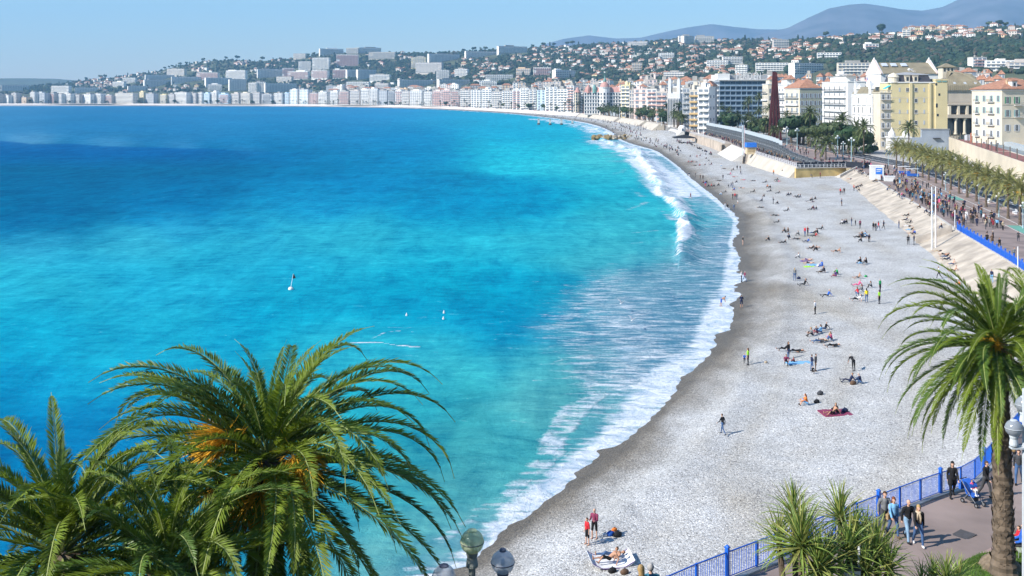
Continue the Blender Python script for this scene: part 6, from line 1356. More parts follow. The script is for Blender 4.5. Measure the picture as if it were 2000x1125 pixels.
def flower_mesh(seed):
    r = random.Random(seed); mb = MB()
    for i in range(420):
        a = r.uniform(0, 6.28); th = r.uniform(-1.3, .7); d = Vector((math.cos(a) * math.cos(th) * .6 + .5, math.sin(a) * math.cos(th) * .7, math.sin(th) - .25)).normalized(); L = r.uniform(.3, .8) ; p = Vector((r.uniform(-.12, .12), r.uniform(-.12, .12), r.uniform(-.1, .1))); q = p + d * L * .55; s = q + (d + Vector((0, 0, -.7))).normalized() * L * .5
        mb.tube([p, q, s], [.006, .010, .007], 3, 0, False)
    return mb.mesh('flower_cluster', FLW)
FM = [flower_mesh(1), flower_mesh(2)]
def date_palm(label, crown, base_z, n, seed, scale=1.0, fset=None, r0=.42, flowers=(), counts=None, lean=(0, 0), group=None, dry=0, tilt=(0, 0), wind=0.0, tops=None, azs=None, dexp=.85):
    r = random.Random(seed); H = crown[2] - base_z; t = thing('date_palm', label, 'palm tree', (crown[0] - lean[0], crown[1] - lean[1], base_z), 0, group)
    palm_trunk(H, r0, r0 * .8, seed, max(8, int(H / .32)), lean).obj('trunk', PT, t)
    fs = fset or NEAR
    for i in range(n):
        u = (i + .5) / n; j = min(len(TH) - 1, int((u ** dexp) * len(TH) * (tops or 1))); az = i * 2.39996 + r.uniform(-.25, .25)
        if azs and i < len(azs): az, j = azs[i]
        me = fs[j][r.randrange(len(fs[j]))]; s = scale * r.uniform(.88, 1.08) * (.8 + .2 * min(1, u * 3)) * ((.66, .74, .88)[j] if j < 3 and fs is NEAR else 1)
        o = link('frond', me, t, (lean[0] + .18 * math.cos(az) * u, lean[1] + .18 * math.sin(az) * u, H + .25 - .55 * u), (r.uniform(-.15, .15) , r.uniform(-.08, .08) + tilt[0], az), s)
    for (az, el, s, fx, fy, fz) in flowers:
        o = link('flower_cluster', FM[i % 2], t, (lean[0] + fx, lean[1] + fy, H + .1 + fz), (0, -el, az), s)
    for i in range(dry):
        az = r.uniform(0, 6.28); mb = MB(); mb.tube([(.2, 0, 0), (.55, 0, -.15), (.75, 0, -.9), (.7, 0, -1.6)], [.04, .03, .02, .01], 4); mb.obj('dry_stalk', DRY, t, (lean[0], lean[1], H - .1), az)
    return t
def hz(x, y): return min(26.3, HC - .4695 * max(y, 0) - 3.0) - .2
c = PDY(522, 900, 22.0); date_palm('largest date palm at lower left with orange flower clusters', c, hz(c.x, c.y), 100, 5, 1.02, flowers=[(3.6, .9, 1.0, -.75, -.55, .5), (5.6, .7, .95, .75, -.6, .05), (4.6, -.1, 1.2, 0, -.6, -.6), (5.3, -.2, 1.0, .5, -.5, -.7), (3.9, -.1, 1.1, -.6, -.5, -.5)], dexp=.68, dry=6,
    azs=[(1.57, 0), (2.9, 2), (.55, 2), (-2.2, 0), (2.4, 1), (.9, 1), (3.3, 3), (.2, 3), (-.25, 4), (3.5, 4), (0.05, 5), (-.4, 5), (3.0, 4), (-.1, 3), (-.55, 6)])
c = PDY(122, 1080, 20.0); date_palm('date palm at the far lower left corner with upright fronds', c, hz(c.x, c.y), 84, 9, .98, dexp=.72, dry=3, azs=[(1.5, 0), (2.6, 1), (.4, 1), (2.9, 3), (.7, 2), (-1.4, 1), (-1.2, 2), (3.3, 4)])
c = PDY(330, 1120, 19.0); date_palm('low date palm crown between the two lower left palms', c, hz(c.x, c.y) - .5, 54, 13, .82, dexp=.7, dry=0)
c = PDY(1947, 672, 37.5); b0 = 10.35; date_palm('tall date palm with ringed trunk beside the promenade at lower right', c, b0, 100, 21, 1.0, flowers=[(3.8, .2, .6, -.2, -.3, 0), (2.6, .1, .6, -.3, 0, 0)], dry=10, r0=.39, lean=(-.25, 0), tops=1.06, azs=[(1.5, 0), (.8, 0), (2.3, 1), (3.0, 3), (2.6, 2), (3.3, 4), (3.6, 6), (-2.6, 7), (2.9, 5), (3.1, 7), (-2.9, 8), (4.0, 8), (.9, 1), (1.9, 1), (4.3, 9), (3.9, 7)])
c = PDY(2030, 640, 43.0); date_palm('second date palm cut by the right edge behind the tall one', c, 9.6, 60, 25, .95, dry=4)
# root swell and grass bed at the tall palm
def bed():
    r = random.Random(2); p = P(1952, 1112, 10.36); mb = MB(); mb.lathe([(.86, -.3), (.78, .08), (.62, .26), (.46, .42), (.40, .5)], 18); mb.v = [(x * r.uniform(.9, 1.12), y * r.uniform(.9, 1.12), z + r.uniform(-.05, .05)) for x, y, z in mb.v]
    g = thing('palm_root_mound', 'swollen root mound at the base of the tall date palm', 'root mound', (p.x + .05, p.y, 10.36)); mb.obj('roots', mat('root_bark', (.17, .13, .09), .95, .4, 5, .6), g)
    mb = MB(); pts = [P(x, y, 10.40) for x, y in ((1862, 1118), (1885, 1096), (1915, 1083), (1960, 1078), (2010, 1078), (2060, 1085), (2060, 1180), (1840, 1180))]; cc = sum(pts, Vector()) / len(pts)
    gr = mat('lawn_soil', (.07, .11, .03), .95, .4, 3)
    vs = [tuple(v + Vector((0, 0, .05))) for v in pts] + [tuple(v - Vector((0, 0, .4))) for v in pts]; n = len(pts); mb.add(vs, [tuple(range(n))[::-1]] + [(i, (i + 1) % n, n + (i + 1) % n, n + i) for i in range(n)]); structure(mb.obj('lawn_bed', gr))
    V = []; F = []; k = 0; x0, x1, y0, y1 = min(v.x for v in pts), max(v.x for v in pts), min(v.y for v in pts), max(v.y for v in pts)
    ins = lambda x, y: sum(((a.y > y) != (b.y > y)) and (x < (b.x - a.x) * (y - a.y) / (b.y - a.y) + a.x) for a, b in zip(pts, pts[1:] + pts[:1])) % 2
    for i in range(16000):
        x, y = r.uniform(x0, x1), r.uniform(y0, y1)
        if not ins(x, y): continue
        a = r.uniform(0, 6.28); h = r.uniform(.05, .14); w_ = .012; V += [(x - w_ * math.cos(a), y - w_ * math.sin(a), 10.44), (x + w_ * math.cos(a), y + w_ * math.sin(a), 10.44), (x + r.uniform(-.05, .05), y + r.uniform(-.05, .05), 10.44 + h)]; F.append((k, k + 1, k + 2)); k += 3
    stuff(link('grass', mesh_np('grass', V, F, [leaf_mat('lawn_grass', (.10, .19, .03), .3, .35, 1.5)])))
bed()
# promenade palm row
ROWF = frond_set(3.5, 34, .55, .06, 300, FRG, .03, .92)
BASES = [(1751, 328), (1764, 331), (1777, 335), (1789, 341), (1802, 347), (1814, 352), (1828, 358), (1841, 364), (1857, 370), (1873, 378), (1889, 385), (1907, 393), (1926, 404), (1948, 415), (1969, 427), (1992, 440)]
for i, (px, py) in enumerate(BASES):
    p = P(px, py, 4.9); H = rnd.uniform(5.6, 6.4)
    o = 'farthest' if i == 0 else 'nearest' if i == 15 else ('second', 'third', 'fourth', 'fifth', 'sixth', 'seventh', 'eighth', 'ninth', 'tenth', 'eleventh', 'twelfth', 'thirteenth', 'fourteenth', 'fifteenth')[i - 1] + ' from the far end'
    date_palm('%s palm of the feathery row along the promenade kerb' % o, (p.x, p.y, p.z + H), p.z, 46, 400 + i, rnd.uniform(1.2, 1.42), ROWF, .24, group='palm row along the promenade kerb', dry=4, tops=.86, flowers=[(4.2, .1, .9, -.2, -.35, .25)] if i % 3 != 1 else ())
# park palms and trees behind the grandstand
MIDF = frond_set(3.9, 24, .66, .15, 500, FFAR, .035, .95, n=1)
def base_d(px): return interp(px, [1300, 1340, 1400, 1500, 1560, 1600, 1650, 1700], [980, 860, 700, 520, 455, 430, 400, 385])
PKP = [(1582, 222, 470, 'big spreading palm'), (1645, 236, 430, 'big spreading palm'), (1687, 250, 396, 'dark spreading palm'), (1593, 270, 372, 'yellowish fan palm'), (1613, 282, 366, 'dark green palm'), (1668, 286, 392, 'small palm'), (1775, 251, 392, 'single spreading palm before the yellow house'), (1503, 212, 600, 'tall palm'), (1536, 228, 540, 'spreading palm'), (1408, 208, 760, 'slender palm'), (1424, 216, 720, 'slender palm'), (1440, 224, 690, 'spreading palm'),
       (1460, 228, 650, 'bright green palm'), (1482, 217, 640, 'spreading palm'), (1456, 206, 760, 'tall slender palm'), (1345, 208, 960, 'brownish palm'), (1333, 206, 1000, 'brownish palm'), (1356, 212, 940, 'palm'), (1312, 206, 1080, 'tall palm'), (1521, 252, 505, 'small pale palm'), (1470, 240, 560, 'pale palm'), (1510, 254, 500, 'small pale palm'), (1384, 212, 850, 'palm'), (1300, 208, 1120, 'palm'), (1482, 190, 690, 'tall thin palm before glass hotel'), (1462, 196, 700, 'tall thin palm before glass hotel')]
for i, (px, py, d, kind) in enumerate(PKP):
    c = PDY(px, py, d); s = 1.22 * {'big': 1.2, 'dar': 1.15, 'sma': .8, 'bro': 1.2, 'yel': 1.0}.get(kind[:3], 1.0)
    zn = '' if 'before' in kind else ' right of red column' if px > 1540 else ' around red column' if px > 1490 else ' before glass hotel' if px > 1390 else ' below twin towers'
    date_palm(kind + ' in the park' + zn, c, 4.9, 34, 700 + i, s, MIDF, .26, group='park palms behind the grandstand', tops=.92)
PKT = [(1396, 216, 800, 8), (1378, 222, 860, 7), (1430, 234, 640, 6.5), (1500, 246, 545, 6.5), (1546, 243, 500, 7), (1562, 240, 480, 8), (1622, 252, 425, 6.5), (1656, 262, 410, 6.2), (1672, 270, 405, 5.5), (1476, 242, 600, 6.5), (1340, 222, 960, 8), (1362, 225, 880, 8), (1320, 220, 1020, 8), (1640, 272, 402, 4.2), (1700, 290, 400, 3.6), (1384, 206, 900, 9)]
for i, (px, py, d, R) in enumerate(PKT):
    c = PDY(px, py, d); H = c.z - 4.9 + R * .62
    tree('dark broadleaf park tree, ' + ('right of red column' if px > 1540 else 'around red column' if px > 1490 else 'before glass hotel' if px > 1390 else 'below twin towers'), (c.x, c.y, 4.9), max(H, R * 1.2), R, i, 'park trees behind the grandstand')
r5 = random.Random(19); PKX = []
for i in range(96):
    px = r5.uniform(1318, 1700) if i < 40 else r5.uniform(1150, 1335); d = (interp(px, [1318, 1340, 1400, 1500, 1560, 1600, 1650, 1700], [960, 840, 690, 515, 470, 440, 412, 396]) if px > 1318 and i < 40 else sf_depth(px) - 26) + r5.uniform(0, 60 if i < 40 else 10); p = PD(px, d, 4.9)
    zn = 'right of red column' if px > 1540 else 'around red column' if px > 1490 else 'before glass hotel' if px > 1390 else 'below twin towers' if px > 1230 else 'below the pink dome'
    if i % 3 == 2 or i > 62: date_palm('slim park palm, ' + zn, (p.x, p.y, 4.9 + r5.uniform(7, 10.5)), 4.9, 30, 900 + i, r5.uniform(1.0, 1.3), MIDF, .24, group='park palms behind the grandstand', tops=.9)
    else: R = r5.uniform(4.2, 6.2); tree(('olive green', 'deep green')[i % 2] + ' park tree, ' + zn, p, R * r5.uniform(1.6, 2.1), R, i, 'park trees behind the grandstand')
# far palms and trees in front of the seafront blocks
def tiny_palm(seed):
    mb = MB(); r = random.Random(seed); H = r.uniform(8, 11); mb.tube([(0, 0, 0), (.3, 0, H)], [.45, .32], 5, 1)
    for i in range(22):
        a = i * 2.4; th = math.radians(r.choice((60, 35, 10, -15))); L = r.uniform(3.2, 4.2); p = Vector((.3, 0, H)); q = p + Vector((math.cos(a) * math.cos(th), math.sin(a) * math.cos(th), math.sin(th))) * L * .55; e = q + Vector((math.cos(a), math.sin(a), -.7)) * L * .4; s = Vector((-math.sin(a), math.cos(a), 0)) * .5
        mb.add([tuple(p), tuple(q - s), tuple(e), tuple(q + s)], [(0, 1, 2, 3)], 0)
    return mb.mesh('palm', [mat('palm_far_green', (.030, .045, .026), .9, .3, .3), TRK])
TP = [tiny_palm(k) for k in range(5)]
r4 = random.Random(9); n = 0
for px in np.arange(4, 1330, 8.2):
    if r4.random() < .2 and px < 700: continue
    x = px + r4.uniform(-4, 4); d = sf_depth(x) - r4.uniform(8, 22); big = .8 if x < 300 else 1.0 if x < 900 else 1.15 if x < 1100 else 1.35
    zn = 'far left end' if x < 110 else 'far left seafront' if x < 225 else 'at beige striped hotel' if x < 350 else 'right of beige hotel' if x < 480 else 'under twin glass towers' if x < 700 else 'right of twin glass towers' if x < 800 else 'mid bay seafront' if x < 900 else 'right of mid bay' if x < 1000 else 'left of pink dome' if x < 1140 else 'right of pink dome'
    p = PD(x, d, 5.0)
    if r4.random() < .80: tag(link('palm', TP[r4.randrange(5)], None, p, (0, 0, r4.uniform(0, 6)), big * r4.uniform(.75, 1.1)), 'small dark palm, ' + zn, 'palm tree', 'palms along the far seafront')
    else: R = r4.uniform(4, 6.5); tree('small round tree, ' + zn, p, R * 1.9, R, n, 'round trees along the far seafront')
    n += 1
# ------------------------------------------------------------------ strap-leaved plants at the lower right
CG = leaf_mat('strap_leaf', (.21, .29, .068), .3, .35, 3.0, .4); CB = leaf_mat('strap_leaf_yellow', (.30, .31, .09), .3, .3, 3.0, .45)
def strap(L, w_, droop, seed, m):
    mb = MB(); N = 5; p = Vector((0, 0, 0)); L_ = []; 
    for i in range(N + 1):
        t = i / N; th = -droop * t * t; L_.append(p.copy()); p = p + Vector((math.cos(th), 0, math.sin(th))) * (L / N)
    vs = []
    for i, q in enumerate(L_):
        ww = w_ * (1 - (i / N) ** 2.2) + .002; vs += [(q.x, -ww, q.z + ww * .5), (q.x, 0, q.z), (q.x, ww, q.z + ww * .5)]
    fs = []
    for i in range(N): a = i * 3; fs += [(a, a + 1, a + 4, a + 3), (a + 1, a + 2, a + 5, a + 4)]
    mb.add(vs, fs); return mb.mesh('leaf', m)
SLV = [strap(1.0, .024, dr, k, CG if k % 4 else CB) for k, dr in enumerate((.2, .5, .9, 1.3, .35, .7))]
def straps(label, name, heads, base, seed, nleaf=70, L=.95, cat='plant'):
    r = random.Random(seed); t = thing(name, label, cat, base); b = Vector(base)
    for (px, py, d, s, n_) in heads:
        c = PDY(px, py, d) - b; mb = MB(); mb.tube([(c.x * .2, c.y * .2, -.3), (c.x * .7, c.y * .7, c.z * .5), tuple(c)], [.11, .09, .07], 7); tr = mb.obj('trunk', TRK, t)
        for i in range(n_):
            u = (i + .5) / n_; az = i * 2.39996 + r.uniform(-.2, .2); el = math.radians(88 - 118 * u ** 1.15 + r.uniform(-8, 8)); k = r.randrange(6)
            o = link('leaf', SLV[k], tr, c + Vector((0, 0, .04 - .12 * u)), (r.uniform(-.3, .3), -el, az), (s * r.uniform(.85, 1.12) * L, s, s))
    return t
b = PD(1570, 25.5, 0); straps('spiky strap leaved shrub with three heads before the blue railing', 'cordyline', [(1565, 1066, 25.0, 1.25, 130), (1550, 1006, 26.4, 1.0, 90), (1522, 1062, 26.0, .95, 70), (1598, 1110, 24.6, 1.1, 90)], (b.x, b.y, hz(0, 25.5)), 3)
b = PD(1650, 25.8, 0); straps('spiky strap leaved shrub with tall middle head left of the walkers', 'cordyline', [(1641, 1012, 26.2, 1.0, 100), (1658, 1078, 25.2, 1.05, 90), (1618, 1108, 25.0, 1.0, 80), (1672, 1040, 26.0, .8, 60)], (b.x, b.y, hz(0, 25.8)), 5)
b = PD(1725, 25.5, 0); straps('dark green strap leaved shrub below the four walkers', 'cordyline', [(1712, 1084, 25.4, 1.05, 100), (1692, 1052, 26.5, .85, 80), (1735, 1112, 25.2, .95, 80), (1690, 1118, 25.0, 1.0, 70)], (b.x, b.y, hz(0, 25.5)), 8)
b = PD(1845, 26.5, 0); straps('pale upright sword leaved bush at the bottom edge near the tall palm', 'yucca_bush', [(1822, 1130, 27.0, .85, 60), (1848, 1134, 26.6, .95, 70), (1872, 1132, 27.2, .85, 60), (1800, 1140, 27, .8, 50)], (b.x, b.y, hz(0, 26.5)), 9, L=.8)
# ------------------------------------------------------------------ lamps
def glass_mat(name, col, tr):
    m = bpy.data.materials.new(name); m.use_nodes = True; nt = m.node_tree; n, l = nt.nodes, nt.links; b = n['Principled BSDF']; b.inputs['Base Color'].default_value = col + (1,); b.inputs['Roughness'].default_value = .12; b.inputs['Specular IOR Level'].default_value = .6
    tp = n.new('ShaderNodeBsdfTransparent'); tp.inputs[0].default_value = tuple(min(1, c * 1.0 + .45) for c in col) + (1,); mx = n.new('ShaderNodeMixShader'); mx.inputs[0].default_value = tr
    nz = n.new('ShaderNodeTexNoise'); nz.inputs['Scale'].default_value = 3; mr = n.new('ShaderNodeMapRange'); mr.inputs['To Min'].default_value = tr - .2; mr.inputs['To Max'].default_value = tr + .12; l.new(nz.outputs[0], mr.inputs['Value']); l.new(mr.outputs[0], mx.inputs[0])
    tl = n.new('ShaderNodeBsdfTranslucent'); tl.inputs[0].default_value = col + (1,); m2 = n.new('ShaderNodeMixShader'); m2.inputs[0].default_value = .45; l.new(b.outputs[0], m2.inputs[1]); l.new(tl.outputs[0], m2.inputs[2]); l.new(m2.outputs[0], mx.inputs[1]); l.new(tp.outputs[0], mx.inputs[2]); l.new(mx.outputs[0], n['Material Output'].inputs[0]); return m
GGR = glass_mat('globe_green', (.66, .72, .46), .32); GCL = glass_mat('globe_clear', (.64, .67, .72), .42); GWH = glass_mat('globe_white', (.42, .45, .48), .22); PGR = mat('lamp_iron', (.20, .22, .20), .6, .25, 4, .1); PWH = mat('lamp_white', (.45, .48, .50), .5, .1, 3)
def globe(t, loc, R, m, cap, capm, lid=None):
    mb = MB(); mb.lathe(sph(20, 14, R)[:8], 24); mb.lathe([(R * 1.0, -.004), (R * 1.035, -.012), (R * 1.035, .012), (R * 1.0, .004)], 24, m=1); mb.lathe(sph(20, 14, R)[7:], 24); g = mb.obj('globe', [m, capm], t, loc, 0, True)
    mb = MB(); mb.lathe([(R * .42, R * .90), (R * .40, R * .99), (R * .2, R * 1.03), (.001, R * 1.03)] if not cap else [(R * .30, R * .93), (R * .28, R * 1.12), (R * .1, R * 1.16), (.001, R * 1.3)], 14); mb.obj('globe_cap', lid or capm, g)
    mb = MB(); mb.lathe([(.02, -R * .9), (R * .35, -R * .95), (R * .5, -R * .86), (R * .5, -R * 1.05), (R * .42, -R * 1.3), (R * .52, -R * 1.9), (R * .5, -R * 2.1), (R * .3, -R * 2.2)], 14); mb.obj('globe_fitter', capm, g)
    mb = MB(); mb.lathe([(.001, R * .25), (R * .16, R * .2), (R * .16, -R * .85)], 8); mb.obj('bulb', PWH, g)
def lamp_near():
    c = PDY(922, 1058, 21.7); zb = hz(0, 21.7); t = thing('street_lamp', 'iron lamp post with one green and two grey glass globes at bottom centre', 'street lamp', (c.x, c.y, zb)); R = .25
    H = c.z - zb; mb = MB(); mb.lathe([(.16, 0), (.15, .3), (.08, .4), (.065, H - .9), (.09, H - .88), (.09, H - .8), (.07, H - .78), (.075, H - .5)], 12); mb.obj('post', PGR, t)
    globe(t, (0, 0, H), R, GGR, False, PGR, GGR)
    for px, py, cap in ((982, 1098, True), (867, 1127, False)):
        g = PDY(px, py, 21.7 + (.2 if px > 900 else -.25)); q = g - t.location; globe(t, tuple(q), R, GCL, cap, mat('lamp_blue_iron', (.09, .10, .14), .6, .2, 4))
        mb = MB(); mb.tube([(0, 0, H - .95), (q.x * .5, q.y * .5, q.z - R * 2.7), (q.x, q.y, q.z - R * 2.15)], .028, 6); mb.obj('arm', PGR, t)
    c = PDY(1980, 836, 31.0); t = thing('street_lamp', 'pale lamp post with white globes cut by the right edge', 'street lamp', (PD(2000, 31, 0).x, 31, 11.2)); H = c.z + 1.2 - 11.2
    mb = MB(); mb.lathe([(.14, -.6), (.12, .3), (.06, .5), (.05, H)], 10); mb.obj('post', PWH, t); q = c - t.location; globe(t, tuple(q), .25, GWH, False, PWH)
    q2 = PDY(2000, 790, 31.3) - t.location; globe(t, tuple(q2), .25, GWH, False, PWH); mb = MB(); mb.tube([(0, 0, q.z - .55), (q.x, 0, q.z - .55)], .03, 6); mb.box(q.x - .1, .05, -.1, .1, q.z - .62, q.z - .57); mb.obj('arm', PWH, t)
lamp_near()
def lamp_proto(m, gm):
    mb = MB(); mb.lathe([(.28, 0), (.24, .8), (.12, 1.0), (.09, 7.4)], 8); a = mb.mesh('post', m); mb = MB(); mb.lathe(sph(10, 8, .36), 10); g = mb.mesh('globe', gm); mb = MB(); mb.tube([(-.75, 0, 7.2), (-.4, 0, 6.9), (0, 0, 6.8), (.4, 0, 6.9), (.75, 0, 7.2)], .06, 5); arm = mb.mesh('arm', m); return a, g, arm
TEAL = mat('lamp_teal', (.28, .42, .46), .5, .1, 2); GL_ = mat('globe_opal', (.58, .60, .60), .4, .05, 2)
LP = lamp_proto(TEAL, GL_)
LAMPS = [(1417, 252, 24), (1440, 257, 24), (1452, 259, 24), (1461, 262, 27), (1469, 264, 30), (1509, 274, 34), (1522, 276, 33), (1537, 283, 36), (1557, 293, 43), (1636, 308, 44), (1647, 310, 34), (1663, 318, 50), (1390, 248, 22), (1360, 243, 20), (1792, 345, 32), (1847, 372, 36), (1912, 400, 44), (1735, 324, 30), (1951, 424, 48), (1998, 446, 52), (1330, 238, 20), (1312, 236, 19), (1302, 235, 18), (1294, 234, 18), (1285, 233, 17), (1276, 232, 17), (1268, 231.5, 16), (1260, 231, 16), (1252, 230.5, 16), (1243, 230, 16), (1222, 228, 14), (1204, 227, 13), (1196, 226, 13), (1187, 225, 12)]
for i, (px, py, hp) in enumerate(LAMPS):
    p = P(px, py, 5.0); s = hp * p.y / FP / 8.1; zn = 'along the palm row kerb' if px > 1700 else 'at road corner' if px > 1600 else 'beside red column' if px > 1490 else 'behind the grandstand' if px > 1335 else 'in the pole row below twin towers'
    t = thing('street_lamp', 'teal lamp post with white globes ' + zn, 'street lamp', tuple(p), rnd.uniform(-.5, .5), 'globe lamp posts'); link('post', LP[0], t, None, None, s)
    link('globe', LP[1], t, (0, 0, 7.75 * s), None, s)
    if i < 21: link('arm', LP[2], t, None, None, s); [link('globe', LP[1], t, (sd * .75 * s, 0, 7.5 * s - .35), None, s * .9) for sd in (-1, 1)]
# ------------------------------------------------------------------ people
TS = bpy.data.scenes.new('bake')                                        # scratch scene for the body meshes, removed at the end
from mathutils.bvhtree import BVHTree
def _bvh(names):
    V = []; F = []
    for o in sc.objects:
        if o.type == 'MESH' and o.data.name.split('.')[0] in names:
            b = len(V); V += [o.matrix_world @ v.co for v in o.data.vertices] if o.parent is None else [v.co for v in o.data.vertices]; F += [[b + i for i in p.vertices] for p in o.data.polygons]
    return BVHTree.FromPolygons(V, F)
bpy.context.view_layer.update()
GB = _bvh({'beach', 'revetment', 'promenade', 'lower_esplanade', 'promenade_paving', 'road', 'pavement', 'promenade_border', 'sea'})
def ground_pt(px, py):
    d = Vector(((px - 1000) / FP, 1, (HOR - py) / FP)).normalized(); h = GB.ray_cast(Vector((0, 0, HC)), d, 5000)
    return h[0] if h[0] is not None else beach_pt(px, py)
def drop(x, y, z=40.0):
    h = GB.ray_cast(Vector((x, y, z)), Vector((0, 0, -1)), 100); return h[0] if h[0] is not None else Vector((x, y, 2))
POSES = {   # pelvis lean, thighs, shins, upper arms, forearms (degrees; right then left), arm spread
    'stand': dict(lean=0, th=(2, -3), sh=(0, -4), ua=(4, -4), fa=(14, 6), sp=8), 'stand_b': dict(lean=-2, th=(6, -4), sh=(-2, -4), ua=(10, 22), fa=(95, 100), sp=10),
    'walk': dict(lean=4, th=(26, -18), sh=(8, -38), ua=(-22, 24), fa=(4, 50), sp=7), 'walk_b': dict(lean=3, th=(-14, 20), sh=(-30, 6), ua=(26, -18), fa=(48, 8), sp=8),
    'bend': dict(lean=62, th=(6, -6), sh=(-6, -14), ua=(22, 14), fa=(10, 24), sp=6), 'sit': dict(lean=14, th=(128, 124), sh=(26, 30), ua=(52, 50), fa=(78, 72), sp=10),
    'sit_back': dict(lean=-24, th=(98, 112), sh=(84, 48), ua=(-38, -42), fa=(-26, -28), sp=12), 'sit_cross': dict(lean=8, th=(96, 96), sh=(60, 60), ua=(30, 34), fa=(70, 66), sp=12, thsp=34, shsp=-40),
    'lie': dict(lean=-84, th=(92, 118), sh=(88, 42), ua=(-70, 60), fa=(-80, 100), sp=22), 'lie_prop': dict(lean=-52, th=(94, 120), sh=(88, 40), ua=(-30, -28), fa=(20, 24), sp=14),
    'prone': dict(lean=84, th=(-90, -92), sh=(-92, -88), ua=(100, 110), fa=(130, 140), sp=30), 'crouch': dict(lean=26, th=(112, 96), sh=(-38, -30), ua=(50, 40), fa=(70, 60), sp=10), 'bench': dict(lean=-8, th=(88, 86), sh=(6, 0), ua=(20, 24), fa=(70, 66), sp=9)}
def body_prims(po, female=False, coat=False, near=False):
    q = POSES[po]; ln = math.radians(q['lean']); u = Vector((0, math.sin(ln), math.cos(ln))); f = Vector((0, math.cos(ln), -math.sin(ln))); X = Vector((1, 0, 0)); pr = []; ctr = {}
    pel = Vector((0, 0, 1.0)); R = Matrix((X, f, u)).transposed()
    wv = .9 if female else 1.0
    def ell(c, s, reg): pr.append(('e', c, s, R, reg))
    def cap(a, b, ra, rb, reg): pr.append(('c', a, b, ra, rb, reg))
    ell(pel + u * .02, (.165 if female else .155, .115, .12), 'bottom'); ell(pel + u * .16, (.135 * wv, .098, .14), 'top'); ell(pel + u * .34, (.168 * wv, .115, .17), 'top'); cap(pel + u * .05, pel + u * .4, .12, .13, 'top')
    if female: ell(pel + u * .36 + f * .07, (.12, .06, .07), 'top')
    neck = pel + u * .50; cap(pel + u * .43, neck + u * .07 + f * .01, .055, .05, 'skin')
    hl = ln * .45 if abs(q['lean']) < 70 else ln; hu = Vector((0, math.sin(hl), math.cos(hl))); hf = Vector((0, math.cos(hl), -math.sin(hl))); hc = neck + hu * .185 + hf * .02; RH = Matrix((X, hf, hu)).transposed()
    pr.append(('e', hc, (.076, .094, .108), RH, 'head')); pr.append(('e', hc - hu * .055 + hf * .025, (.055, .062, .062), RH, 'head')); cap(hc + hf * .088 + hu * .01, hc + hf * .108 - hu * .022, .011, .016, 'head')
    for s in (-1, 1): pr.append(('e', hc + X * s * .078 - hf * .005, (.012, .022, .032), RH, 'head'))
    ctr['head'] = (hc, hu, hf)
    if female: cap(hc - hf * .045 + hu * .05, hc - hf * .085 - hu * .14, .075, .07, 'hair'); cap(hc - hf * .085 - hu * .12, neck - f * .08 - u * .10, .065, .045, 'hair')
    cap(pel + u * .43 - X * .15 * wv, pel + u * .43 + X * .15 * wv, .068, .068, 'top')
    hands = []
    for i, s in enumerate((1, -1)):
        sp = math.radians(q['sp']); d = lambda a, spr: Vector((s * math.sin(spr), math.sin(math.radians(a)) * math.cos(spr), -math.cos(math.radians(a)) * math.cos(spr)))
        sh = pel + u * .43 + X * s * .185 * wv; el = sh + d(q['ua'][i], sp) * .285; wr = el + d(q['fa'][i], sp * (.2 if q['fa'][i] < 60 else -1.2)) * .25
        cap(sh, el, .056 * wv, .044, 'top'); cap(el, wr, .043, .030, 'sleeve'); hd = (wr - el).normalized(); cap(wr + hd * .02, wr + hd * .075, .030, .033, 'hand'); hands.append((wr, hd, s))
        ts = math.radians(q.get('thsp', 4)); ss = math.radians(q.get('shsp', 1)); hp = pel + X * s * .088 - u * .02; kn = hp + d(q['th'][i], ts) * .44; an = kn + d(q['sh'][i], ss) * .42
        cap(hp, kn, .088, .060, 'bottom'); cap(kn, an, .056, .038, 'shin'); fd = d(q['sh'][i] + 88, ss); fd = Vector((fd.x, fd.y, fd.z)).normalized(); cap(an - fd * .05 + d(q['sh'][i], ss) * .045, an + fd * .14 + d(q['sh'][i], ss) * .055, .042, .036, 'shoe')
        if coat: cap(hp + u * .05, hp + d(q['th'][i], ts) * .24, .11, .115, 'top')
    if coat: ell(pel + u * .0, (.175, .13, .16), 'top')
    return pr, ctr, hands
